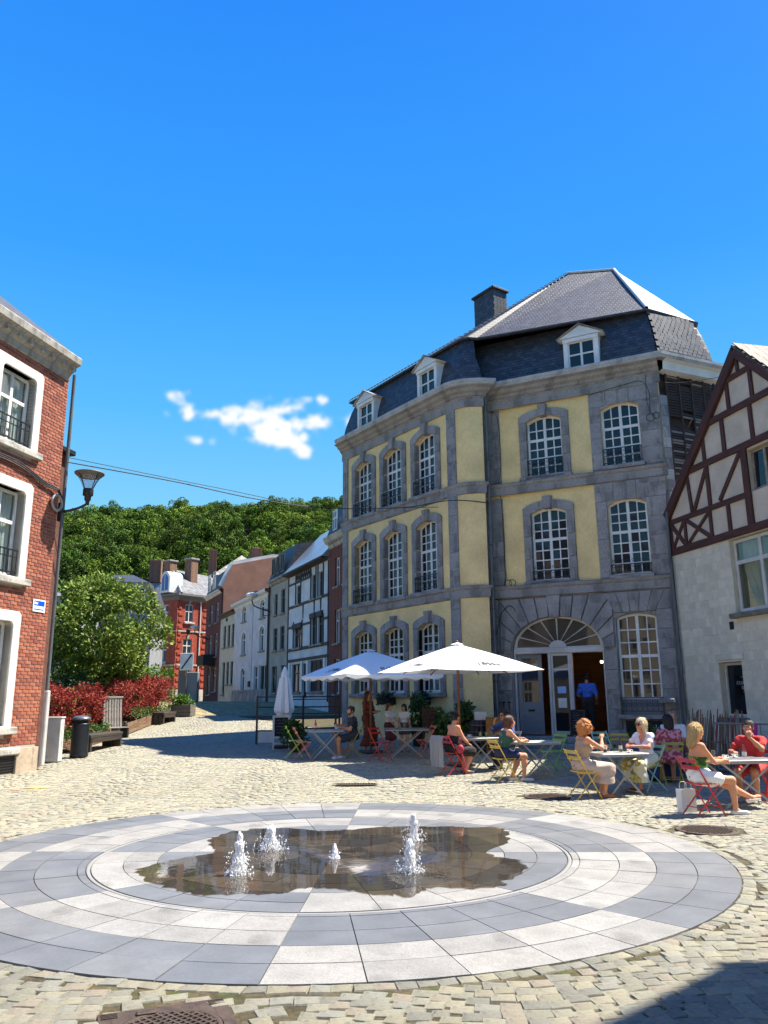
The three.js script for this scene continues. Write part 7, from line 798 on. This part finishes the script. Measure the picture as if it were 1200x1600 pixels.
function handGeo(w, dir, palmN, side, curl, skin, k) { // w wrist, dir along the hand, palmN out of the palm; a palm, four fingers of unequal length, a thumb from its side
  const D = dir.clone().normalize(), N = palmN.clone().addScaledVector(D, -palmN.dot(D)).normalize(), S = new THREE.Vector3().crossVectors(D, N).multiplyScalar(side), P = (a, b, c) => w.clone().addScaledVector(D, a * k).addScaledVector(S, b * k).addScaledVector(N, c * k), fs = [cap(P(-.01, 0, 0), P(.02, 0, 0), .025 * k, .024 * k)];
  const xs = [-.03, -.0105, .0105, .03], len = [[.036, .024, .018], [.042, .027, .02], [.039, .026, .019], [.03, .02, .017]]; xs.forEach((x) => fs.push(cap(P(.015, x * .6, 0), P(.082 - Math.abs(x + .008) * .25, x, 0), .0165 * k, .0135 * k)));
  const fing = []; xs.forEach((x, i) => { let a = .1 + curl * .55, p = P(.082 - Math.abs(x + .008) * .25, x, 0); for (let j = 0; j < 3; j++) { const q = p.clone().addScaledVector(D, Math.cos(a) * len[i][j] * k).addScaledVector(N, Math.sin(a) * len[i][j] * k).addScaledVector(S, x * .12 * k); fing.push(cap(p, q, (.0098 - j * .0011) * k, (.0092 - j * .0012) * k)); p = q; a += curl * (.65 + j * .1); } });
  let t0 = P(.022, -.028, .006), t1 = P(.05, -.052, .016 + curl * .012), t2 = P(.078, -.058 + curl * .016, .024 + curl * .02), t3 = P(.098, -.056 + curl * .024, .028 + curl * .026); const th = [cap(t0, t1, .0145 * k, .012 * k), cap(t1, t2, .0115 * k, .0105 * k), cap(t2, t3, .0105 * k, .008 * k)];
  const palm = union(fs, .02 * k), fu = (x, y, z) => { let d = palm(x, y, z); for (const f of fing) { const e = f(x, y, z), h = Math.max(.006 - Math.abs(d - e), 0) / .006; d = Math.min(d, e) - h * h * .0015; } for (const f of th) { const e = f(x, y, z), h = Math.max(.012 - Math.abs(d - e), 0) / .012; d = Math.min(d, e) - h * h * .003; } return d; };
  const [lo, hi] = bounds([...fs, ...fing, ...th], .006); return paintGeo(nets(fu, lo, hi, .0048 * k), () => skin);
}
function person(o) {
  const { x, f, y = gy(-o.f), turn, label, sit = true, lean = 0, side = 0, k = 1, fem = true, skin = [.52, .27, .17], seat = .46 } = o, t = thing('person', label, 'person', [x, y, -f], turn), E = (q) => V(...q).multiplyScalar(1);
  const pel = sit ? V(0, seat + .085, -.06) : V(0, .94 * k, 0), up = V(Math.sin(side), Math.cos(lean) * Math.cos(side), Math.sin(lean)).normalize(), fwd = V(0, -up.z, up.y).normalize(), rt = new THREE.Vector3().crossVectors(up, fwd).normalize(); // rt: the figure's left (+x)
  const B = (a, b, c) => pel.clone().addScaledVector(rt, a * k).addScaledVector(up, b * k).addScaledVector(fwd, c * k);
  const sw = fem ? .155 : .185, hipW = fem ? .095 : .088, neck = B(0, .5, -.01), chest = B(0, .33, .0), sh = { L: B(sw, .455, -.01), R: B(-sw, .455, -.01) }, hip = { L: pel.clone().add(V(hipW * k, sit ? -.01 : -.03, sit ? .02 : 0)), R: pel.clone().add(V(-hipW * k, sit ? -.01 : -.03, sit ? .02 : 0)) };
  const feet = o.feet ?? (sit ? { L: [.1, .08, .34], R: [-.1, .08, .30] } : { L: [.09, .08, .0], R: [-.09, .08, .03] }), hands = o.hands, body = [], tors = [], arms = { L: [], R: [] }, legs = { L: [], R: [] }, W = {}, EL = {}, KN = {}, AN = {};
  const m = fem ? .94 : 1.05;
  tors.push(cap(B(-.06, .02, -.01), B(.06, .02, -.01), .108 * k * (fem ? 1.04 : 1)), cap(B(-.035, .15, .005), B(.035, .15, .005), .098 * k * m), cap(B(-.07, .31, 0), B(.07, .31, 0), .104 * k * m), cap(B(-.1, .41, -.01), B(.1, .41, -.01), .07 * k * m), cap(B(0, .4, -.015), B(0, .5, -.01), .075 * k, .052 * k)); if (fem) tors.push(ell(B(.065, .315, .085), .055 * k, .055 * k, .05 * k), ell(B(-.065, .315, .085), .055 * k, .055 * k, .05 * k)); if (o.belly) tors.push(ell(B(0, .14, .06), .13 * k, .13 * k, .11 * k));
  for (const s of ['L', 'R']) {
    const sg = s === 'L' ? 1 : -1, [el, wr] = ik(sh[s], E(hands[s]), .285 * k, .255 * k, V(...(o.elbow?.[s] ?? [sg * .5, -1, -.5]))); W[s] = wr; EL[s] = el; const r = fem ? .9 : 1.08;
    arms[s].push(cap(B(sg * .06, .445, -.012), sh[s], .052 * k * m, .052 * k * m), cap(sh[s], el, .047 * k * r, .037 * k * r), cap(el, el.clone().lerp(wr, .4), .036 * k * r, .035 * k * r), cap(el.clone().lerp(wr, .3), wr, .036 * k * r, .024 * k * r));
    const [kn, an] = ik(hip[s], E(feet[s]), .43 * k, .42 * k, V(...(o.knee?.[s] ?? [sg * .1, .6, 1]))); KN[s] = kn; AN[s] = an; const q = fem ? 1 : 1.05;
    legs[s].push(cap(hip[s], kn, .084 * k * q, .056 * k * q), cap(kn, kn.clone().lerp(an, .35), .054 * k, .055 * k), cap(kn.clone().lerp(an, .3), an, .054 * k, .036 * k)); }
  const nk = cap(neck.clone().addScaledVector(up, -.04), neck.clone().addScaledVector(up, .09 * k).addScaledVector(fwd, .01), .053 * k * m, .05 * k * m);
  body.push(...tors, ...arms.L, ...arms.R, ...legs.L, ...legs.R, nk); const [lo, hi] = bounds(body); const geos = [paintGeo(nets(union(body, .035), lo, hi, .016), () => skin)];
  // feet and shoes
  const foot = {}; for (const s of ['L', 'R']) { const sg = s === 'L' ? 1 : -1, a = AN[s], d = V(...(o.toes?.[s] ?? [sg * .15, 0, 1])).normalize(), gl = (o.footY?.[s] ?? a.y - .08) + .0; const heel = V(a.x, gl + .034, a.z).addScaledVector(d, -.035), ball = V(a.x, gl + .03, a.z).addScaledVector(d, .12), toe = V(a.x, gl + .024, a.z).addScaledVector(d, .17); foot[s] = [cap(a, heel, .036 * k, .032 * k), cap(heel, ball, .033 * k, .034 * k), cap(ball, toe, .034 * k, .024 * k), cap(a, ball.clone().lerp(heel, .3), .034 * k, .034 * k)]; const [l2, h2] = bounds(foot[s], .01); geos.push(paintGeo(nets(union(foot[s], .02), l2, h2, .011), () => skin)); }
  for (const s of ['L', 'R']) { const d = o.handDir?.[s] ? V(...o.handDir[s]) : W[s].clone().sub(EL[s]); geos.push(handGeo(W[s], d, V(...(o.palm?.[s] ?? [0, -1, .15])), s === 'L' ? 1 : -1, o.curl?.[s] ?? .55, skin, .95 * k)); }
  // head in its own frame
  const hy = o.head ?? [0, 0], HC = neck.clone().addScaledVector(up, .165 * k).addScaledVector(fwd, .022), q = new THREE.Quaternion().setFromEuler(new THREE.Euler(hy[1], hy[0], hy[2] ?? 0, 'YXZ')), HM = new THREE.Matrix4().compose(HC, q, V(k, k, k)), Z = V(0, 0, 0);
  const hp = [ell(V(0, .025, -.012), .076, .088, .096), ell(V(0, -.025, .028), .062, .075, .062), cap(V(-.02, -.088, .062), V(.02, -.088, .062), .026), cap(V(0, -.07, -.02), V(0, -.14, -.03), .05, .05), cap(V(-.045, .004, .062), V(.045, .004, .062), .026, .026), cap(V(0, .01, .09), V(0, -.028, .108), .009, .0135), ell(V(.0, -.032, .1), .018, .01, .012), cap(V(-.014, -.055, .084), V(.014, -.055, .084), .012), ell(V(.078, -.005, -.005), .012, .03, .019), ell(V(-.078, -.005, -.005), .012, .03, .019)], hu = union(hp, .018), eyes = [V(.03, .006, .094), V(-.03, .006, .094)];
  const hf = (a, b, c) => { let d = hu(a, b, c); for (const e of eyes) { const s = Math.hypot(a - e.x, (b - e.y) * 1.3, c - e.z) - .013; d = Math.max(d, -s); } return d; }; const hg = paintGeo(nets(hf, [-.11, -.18, -.13], [.11, .13, .14], .0062), (a, b, c) => { for (const e of eyes) { const r = Math.hypot(a - e.x, b - e.y); if (r < .006 && c > .06) return [.03, .02, .015]; if (Math.abs(a - e.x) < .015 && Math.abs(b - e.y) < .008 && c > .06) return [.6, .55, .5]; if (Math.abs(a - e.x) < .02 && Math.abs(b - e.y - .022) < .005 && c > .06) return skin.map((v) => v * .4); } if (Math.abs(b + .055) < .009 && Math.abs(a) < .024 && c > .075) return [skin[0] * .95, skin[1] * .6, skin[2] * .6]; if (o.beard && b < -.04 && c > -.02 && Math.hypot(a, b + .05) > .016) return o.beard; return skin; });
  hg.applyMatrix4(HM); geos.push(hg); const merged = mergeGeometries(geos.map((g) => { const n = g.toNonIndexed(); return n; })); part(t, 'body', merged, skinM);
  // hair
  const hr = o.hair; if (hr) { const R = rng(hr.seed ?? 7), hs = [ell(V(0, .03, -.014), .076 + hr.t, .086 + hr.t, .096 + hr.t)]; for (const c of hr.caps ?? []) hs.push(cap(V(...c[0]), V(...c[1]), c[2], c[3] ?? c[2])); if (hr.curls) for (let i = 0; i < hr.curls; i++) { const a = R() * 6.28, b = Math.acos(1 - 1.5 * R()), rr = .1 + R() * .025; hs.push(ell(V(Math.sin(b) * Math.cos(a) * rr * 1.1, .02 + Math.cos(b) * rr - .02 * R(), -.02 + Math.sin(b) * Math.sin(a) * rr), .026 + R() * .012, .026 + R() * .01, .026 + R() * .01)); }
    const u = union(hs, hr.curls ? .008 : .02), cutY = hr.line ?? .05, face = (a, b, c) => { const fx = .058 + (hr.open ?? 0), d1 = Math.min(fx - Math.abs(a), cutY - b, c - .015); return d1; }, [l3, h3] = bounds(hs, .012), fld = (a, b, c) => Math.max(u(a, b, c) + .004 * Math.sin(a * 190 + b * 40) * Math.sin(c * 170 + b * 30), face(a, b, c)); const g = paintGeo(nets(fld, l3, h3, .0085), (a, b, c) => { const n = .75 + .5 * vnoise(a * 260 + 50, c * 260 + b * 30 + 50); return hr.c.map((v) => v * n); }); const bl = []; { const p = g.attributes.position, nn = g.attributes.normal, N = Math.min(1400, p.count); for (let i = 0; i < N; i++) { const j = Math.floor(R() * p.count), P0 = V(p.getX(j), p.getY(j), p.getZ(j)), n0 = V(nn.getX(j), nn.getY(j), nn.getZ(j)); if (P0.z > .05 && P0.y < cutY + .02) continue; let d = hr.curls ? V(R() - .5, R() - .5, R() - .5) : V((R() - .5) * .35, P0.y > .07 ? -.25 : -1, P0.y > .07 ? -1 : -.05); d.addScaledVector(n0, -d.dot(n0)).normalize(); const L = hr.curls ? .03 : .03 + R() * Math.min(.06, .02 + hr.t * 3), sd = V().crossVectors(d, n0).normalize().multiplyScalar(.0022), a = P0.clone().addScaledVector(n0, .002), e = P0.clone().addScaledVector(d, L).addScaledVector(n0, hr.curls ? .016 * R() + .004 : .004 + .006 * R()); bl.push([a.clone().add(sd), a.clone().sub(sd), e]); } } const bg = new THREE.BufferGeometry(); bg.setAttribute('position', new THREE.BufferAttribute(new Float32Array(bl.flatMap((q3) => q3.flatMap((v) => [v.x, v.y, v.z]))), 3)); bg.computeVertexNormals(); paintGeo(bg, (a, b, c) => { const n = .6 + .9 * vnoise(a * 300 + 50, c * 300 + b * 40 + 50); return hr.c.map((v) => v * n); }); const hm = mergeGeometries([g.toNonIndexed(), bg]); hm.applyMatrix4(HM); part(t, 'hair', hm, hairM); }
  if (o.shades) { const g = [-1, 1].map((s) => new THREE.SphereGeometry(.026, 12, 8).scale(1, .8, .3).translate(s * .032, .006, .1).toNonIndexed()).concat([box(.13, .007, .006, 0, .02, .1), box(.004, .006, .1, .072, .015, .05), box(.004, .006, .1, -.072, .015, .05)]); part(t, 'sunglasses', merge(g), lensM, HM); }
  // clothes
  const garment = (name, prims, off, cuts, color, cell = .016, kk = .04) => { const fs = prims.map((p) => p.grow(off)), u = union(fs, kk), [l4, h4] = bounds(fs, .02), fld = (a, b, c) => { let d = u(a, b, c) + .0055 * Math.sin(a * 34 + b * 21 + 3 * Math.sin(c * 9)) * Math.sin(c * 30 - b * 27 + 2 * Math.sin(a * 11)) + .004 * Math.sin(b * 55 + a * 30); for (const h of cuts) d = Math.max(d, h(a, b, c)); return d; }; const g = paintGeo(nets(fld, l4, h4, cell), typeof color === 'function' ? color : () => color); part(t, name, g, clothM); };
  const cutArm = (s, fr) => { const L = fr <= 1 ? [sh[s], sh[s].clone().lerp(EL[s], fr)] : [EL[s], EL[s].clone().lerp(W[s], fr - 1)]; return L; };
  if (o.top) { const { c, sleeve = .5, neckH = .515, hem = -.04, off = .013, vneck = 0, name = 'shirt', low } = o.top, pr = [...tors]; for (const s of ['L', 'R']) { if (sleeve > 0) { pr.push(arms[s][0]); const [a, b] = cutArm(s, Math.min(sleeve, 1)); pr.push(cap(a, b, .05 * k * (fem ? .95 : 1.1), .046 * k * (fem ? .95 : 1.1))); if (sleeve > 1) { const [e, w2] = cutArm(s, sleeve); pr.push(cap(e, w2, .041 * k, .032 * k)); } } } const cuts = [half(B(0, neckH, 0), up), half(B(0, hem, 0), up.clone().negate())]; if (sleeve <= 0) cuts.push((a, b, c2) => { const p = V(a, b, c2).sub(pel); const lx = Math.abs(p.dot(rt)) / k, ly = p.dot(up) / k; return ly > .36 ? Math.min(.06, lx - (o.top.strap ?? .1)) : -1; }); if (vneck) { const v0 = B(0, .475 - vneck, .1); cuts.push((a, b, c2) => { const p = V(a, b, c2).sub(v0), yy = p.dot(up) / k, zz = p.dot(fwd) / k; return zz > -.07 ? Math.min(yy * .5 - Math.abs(p.dot(rt)) / k * .9, zz + .07) : -1; }); } garment(name, pr, off, cuts, c); }
  if (o.bottom) { const { c, kind = 'shorts', len = .6, off = .02, name = kind } = o.bottom, pr = [tors[0], tors[1]], waist = half(B(0, .13, 0), up), cuts = [waist]; if (kind === 'trousers') { for (const s of ['L', 'R']) pr.push(legs[s][0], cap(KN[s], KN[s].clone().lerp(AN[s], len), .058 * k, .05 * k)); } else for (const s of ['L', 'R']) { const e = hip[s].clone().lerp(KN[s], Math.min(1, len)); pr.push(cap(hip[s], e, .088 * k, (kind === 'skirt' ? .082 : .075) * k)); } if (kind === 'skirt') { const kl = hip.L.clone().lerp(KN.L, Math.min(1, len)), kr = hip.R.clone().lerp(KN.R, Math.min(1, len)); pr.push(cap(kl, kr, .075 * k)); pr.push(cap(hip.L.clone().lerp(hip.R, .5), kl.clone().lerp(kr, .5), .1 * k, .08 * k)); if (len > 1) { const al = KN.L.clone().lerp(AN.L, len - 1), ar = KN.R.clone().lerp(AN.R, len - 1), flare = o.bottom.flare ?? .1; pr.push(cap(KN.L, al, .085 * k, flare * k), cap(KN.R, ar, .085 * k, flare * k), cap(al, ar, flare * k), cap(KN.L, KN.R, .08 * k)); cuts.push(half(V(0, Math.min(al.y, ar.y) - .02, 0), V(0, -1, 0))); } } garment(name, pr, off, cuts, c, .017, .05); }
  if (o.shoes) for (const s of ['L', 'R']) { const fl = foot[s], b0 = fl[1].pts[0].y; garment('shoe', [fl[1], fl[2], fl[3]], .009, [half(V(0, b0 + (o.shoeH ?? .03), 0), V(0, 1, 0)), half(V(0, b0 - .04, 0), V(0, -1, 0))], o.shoes, .011, .02); }
  if (o.extra) o.extra(t, { B, W, HM, neck, pel, KN, AN, sh });
  return t;
}
const tan = [.50, .25, .15], fair = [.56, .32, .22], brownS = [.42, .21, .13], dkHair = [.018, .014, .013], longHair = (L, w = .06) => [[[0, .02, -.06], [0, -L, -.085], .085, w], [[.06, .0, -.03], [.055, -L * .9, -.05], .045, .04], [[-.06, .0, -.03], [-.055, -L * .9, -.05], .045, .04]];
// left table: man with dark T-shirt, facing left
person({ x: -.9, f: 21.75, turn: -P2 + .25, label: 'man in dark T-shirt sitting at the left table, bare leg in the sun', fem: false, skin: tan, lean: .12, hands: { L: [.06, .78, .3], R: [-.18, .66, .26] }, feet: { L: [.12, .08, .36], R: [-.1, .08, .22] }, head: [.45, .08], hair: { t: .008, c: [.05, .03, .02], line: .055 }, beard: [.12, .06, .04], top: { c: [.022, .024, .035], sleeve: .55 }, bottom: { kind: 'shorts', c: [.03, .032, .04], len: .75 }, shoes: [.75, .74, .72] });
// standing woman in rust dress
person({ x: -.5, f: 23.35, turn: .9, sit: false, k: .97, label: 'woman with long brown hair in a rust red dress standing by the second parasol', skin: fair, hands: { L: [.14, 1.12, .24], R: [-.1, 1.1, .27] }, feet: { L: [.09, .08, .03], R: [-.09, .08, -.02] }, head: [.1, .1], hair: { t: .014, c: [.09, .03, .015], caps: longHair(.3) }, top: { c: [.17, .04, .022], sleeve: 1.4, name: 'blouse' }, bottom: { kind: 'skirt', c: [.15, .035, .02], len: 1.75, flare: .15, off: .03 }, shoes: [.5, .48, .46] });
// two girls at the shaded table
person({ x: .1, f: 23.1, turn: .7, sit: false, k: .78, label: 'girl in white T-shirt and dark red skirt standing at the shaded table, brown hair', skin: fair, hands: { L: [.12, .78, .28], R: [-.06, .74, .3] }, feet: { L: [.08, .065, .02], R: [-.08, .065, -.02] }, head: [.2, .25], hair: { t: .014, c: [.12, .055, .03], caps: longHair(.2, .05) }, top: { c: [.68, .67, .68], sleeve: .5 }, bottom: { kind: 'skirt', c: [.12, .025, .03], len: .9 }, shoes: [.3, .25, .25] });
person({ x: .52, f: 23.2, turn: .1, sit: false, k: .76, label: 'girl in white top with long black hair standing at the shaded table', skin: tan, hands: { L: [.15, .62, .16], R: [-.14, .66, .18] }, feet: { L: [.08, .065, .02], R: [-.08, .065, -.02] }, head: [-.5, .25], hair: { t: .014, c: dkHair, caps: longHair(.22, .055) }, top: { c: [.64, .64, .64], sleeve: .4 }, bottom: { kind: 'shorts', c: [.08, .06, .06], len: .5 }, shoes: [.2, .15, .15] });
// middle table
person({ x: 1.52, f: 18.2, turn: P2 + .55, label: 'woman with dark bun and bare back in black sitting at the middle table', skin: [.62, .29, .17], lean: .14, hands: { L: [.12, .63, .3], R: [-.12, .62, .32] }, elbow: { L: [.8, -1, -.3], R: [-.8, -1, -.3] }, feet: { L: [.1, .08, .3], R: [-.1, .08, .22] }, head: [.25, .0], hair: { t: .008, c: dkHair, caps: [[[0, .06, -.1], [0, .09, -.11], .045]] }, top: { c: [.012, .012, .014], sleeve: 0, neckH: .27, name: 'top', strap: .2 }, bottom: { kind: 'skirt', c: [.014, .013, .015], len: .95, off: .026 }, shoes: [.1, .1, .11] });
person({ x: 2.86, f: 19.25, turn: -P2 + .55, label: 'man with dark hair and sunglasses in blue shirt resting chin on his hand', fem: false, skin: tan, lean: .22, hands: { R: [-.05, 1.03, .34], L: [.2, .8, .36] }, elbow: { L: [1, -.6, 0], R: [-.6, -1, .4] }, curl: { R: 1.0 }, handDir: { R: [.05, 1, -.15] }, palm: { R: [.3, .1, -1] }, head: [.1, .1], shades: true, hair: { t: .018, c: dkHair, caps: [[[0, .08, .02], [0, .09, -.05], .05], [[.06, 0, -.04], [.05, -.05, -.05], .03]], line: .06 }, top: { c: [.055, .09, .25], sleeve: 1.7, hem: -.08 }, bottom: { kind: 'trousers', c: [.03, .035, .06], len: .95 }, shoes: [.05, .05, .05] });
// green top, yellow chair
person({ x: 2.44, f: 16.96, turn: P2 + .3, label: 'woman with brown bob in green top and dark shorts leaning on the mint table', skin: [.60, .28, .16], lean: .3, hands: { L: [.12, .83, .42], R: [-.05, .8, .46] }, elbow: { L: [.9, -1, .1], R: [-.9, -1, .1] }, palm: { L: [0, -1, 0], R: [0, -1, 0] }, feet: { L: [.1, .08, .2], R: [-.12, .08, .36] }, head: [-.2, .05], hair: { t: .018, c: [.11, .045, .022], caps: [[[.05, 0, -.03], [.05, -.09, -.035], .045, .04], [[-.05, 0, -.03], [-.05, -.09, -.035], .045, .04], [[0, 0, -.06], [0, -.09, -.07], .07, .055]] }, top: { c: (a, b, c) => { const n = vnoise(a * 22 + 9, b * 22 + c * 13 + 9); return n > .72 ? [.3, .36, .34] : [.035, .10, .065]; }, sleeve: 0, neckH: .46, strap: .13, hem: -.06, name: 'top' }, bottom: { kind: 'shorts', c: [.02, .03, .08], len: .55 }, shoes: [.72, .7, .68] });
// curly haired woman and blonde woman
person({ x: 3.52, f: 14.65, turn: P2 + .28, label: 'woman with curly copper hair in beige dress sitting on a yellow chair', skin: [.60, .28, .16], lean: .16, hands: { L: [.14, .86, .4], R: [-.06, 1.02, .34] }, elbow: { L: [.8, -1, .1], R: [-.7, -1, .3] }, curl: { R: 1.0 }, feet: { L: [.1, .08, .38], R: [-.1, .08, .3] }, head: [.25, .05], hair: { t: .03, c: [.50, .19, .05], curls: 70, caps: [[[0, 0, -.05], [0, -.08, -.06], .11, .09]], line: .05, seed: 3 }, top: { c: [.42, .29, .20], sleeve: 0, neckH: .44, strap: .12, name: 'dress_top' }, bottom: { kind: 'skirt', c: [.50, .38, .31], len: 1.55, flare: .11, off: .03 }, shoes: [.3, .12, .07] });
person({ x: 4.9, f: 15.52, turn: -P2 + .6, label: 'blonde woman with sunglasses in white V neck top and patterned yellow skirt', skin: [.56, .25, .16], lean: .2, hands: { L: [.06, .82, .4], R: [-.1, .82, .38] }, elbow: { L: [1, -.8, .0], R: [-1, -.8, .0] }, palm: { L: [0, -1, 0], R: [0, -1, 0] }, curl: { L: .9, R: .8 }, head: [-.1, .05], shades: true, hair: { t: .016, c: [.62, .50, .30], caps: [[[.065, .02, .02], [.07, -.13, .0], .032, .026], [[-.065, .02, .02], [-.07, -.13, .0], .032, .026], [[0, 0, -.06], [0, -.15, -.07], .075, .06]], line: .06, open: -.005 }, top: { c: [.76, .72, .76], sleeve: .5, vneck: .17 }, bottom: { kind: 'skirt', c: (a, b, c) => { const n = vnoise(a * 16 + 5, b * 16 + c * 9 + 5); return n > .55 ? [.55, .46, .14] : n > .36 ? [.30, .24, .07] : [.66, .62, .45]; }, len: 1.7, flare: .12, off: .03 }, shoes: [.25, .12, .08] });
// right hand table
person({ x: 4.8, f: 12.57, turn: P2 + .12, label: 'woman with straight blonde hair, green top and white shorts on the red chair', skin: [.62, .29, .16], lean: .02, hands: { L: [.06, .8, .3], R: [-.06, .78, .32] }, elbow: { L: [.8, -1, -.4], R: [-.8, -1, -.4] }, feet: { L: [.02, .22, .78], R: [-.1, .08, .42] }, knee: { L: [-.1, .8, 1], R: [-.1, .6, 1] }, footY: { L: .16 }, toes: { L: [.1, .35, 1] }, curl: { L: .9, R: .9 }, head: [.15, .2], hair: { t: .014, c: [.50, .33, .13], caps: longHair(.2, .062) }, top: { c: (a, b, c) => { const n = vnoise(a * 24 + 5, b * 24 + c * 11 + 5); return n > .6 ? [.03, .08, .02] : [.13, .36, .04]; }, sleeve: 0, neckH: .3, strap: .2, name: 'top' }, bottom: { kind: 'shorts', c: [.80, .79, .78], len: .48, off: .028 }, shoes: [.68, .66, .62] });
person({ x: 6.28, f: 14.1, turn: -.78, label: 'man in red polo shirt and red shorts resting his chin on his hand', fem: false, belly: true, skin: [.50, .22, .12], lean: .2, hands: { L: [.08, 1.05, .3], R: [-.16, .8, .38] }, elbow: { L: [.8, -1, .3], R: [-.9, -.8, 0] }, curl: { L: 1.0 }, handDir: { L: [-.1, 1, -.1] }, palm: { L: [-.3, 0, -1] }, feet: { L: [.14, .08, .36], R: [-.14, .08, .3] }, head: [.0, .12], hair: { t: .006, c: [.03, .022, .018], line: .06 }, top: { c: [.48, .03, .03], sleeve: .65, hem: -.08, neckH: .53 }, bottom: { kind: 'shorts', c: [.42, .035, .035], len: .85 }, shoes: [.3, .28, .26] });
// two in the shade behind
person({ x: 5.62, f: 16.28, turn: Math.PI - .1, label: 'person with dark hair in pink patterned dress seen from behind', skin: brownS, lean: .1, hands: { L: [.15, .8, .36], R: [-.15, .8, .36] }, head: [.1, .1], hair: { t: .02, c: dkHair, caps: longHair(.12, .06) }, top: { c: (a, b, c) => vnoise(a * 30 + 5, b * 30 + c * 12 + 5) > .5 ? [.62, .26, .30] : [.30, .05, .09], sleeve: .8, name: 'dress_top', off: .03, hem: -.1 }, bottom: { kind: 'skirt', c: (a, b, c) => vnoise(a * 30 + 5, b * 30 + c * 12 + 5) > .5 ? [.60, .26, .30] : [.28, .05, .09], len: 1.2, off: .04 }, shoes: [.1, .1, .1] });
person({ x: 6.2, f: 17.65, turn: -.35, label: 'person in white shirt sitting in the shade behind the blue clothed table', fem: false, skin: fair, lean: .1, hands: { L: [.12, .8, .32], R: [-.16, .8, .32] }, head: [-.3, .1], hair: { t: .005, c: [.25, .2, .16], line: .075 }, top: { c: [.66, .66, .67], sleeve: .8 }, bottom: { kind: 'trousers', c: [.03, .04, .08], len: .95 }, shoes: [.06, .06, .06] });
// in the doorway
person({ x: 6.02, f: 24.15, y: .62, turn: Math.PI - .5, sit: false, k: 1.03, fem: false, label: 'man in bright blue shirt and dark trousers standing in the cafe doorway', skin: brownS, hands: { L: [.2, 1.05, .2], R: [-.22, 1.0, .15] }, head: [.1, .15], hair: { t: .01, c: dkHair, line: .05 }, top: { c: [.035, .12, .50], sleeve: .9, hem: -.12 }, bottom: { kind: 'trousers', c: [.015, .015, .018], len: .97 }, shoes: [.02, .02, .02] });
renderer.render(scene, camera);
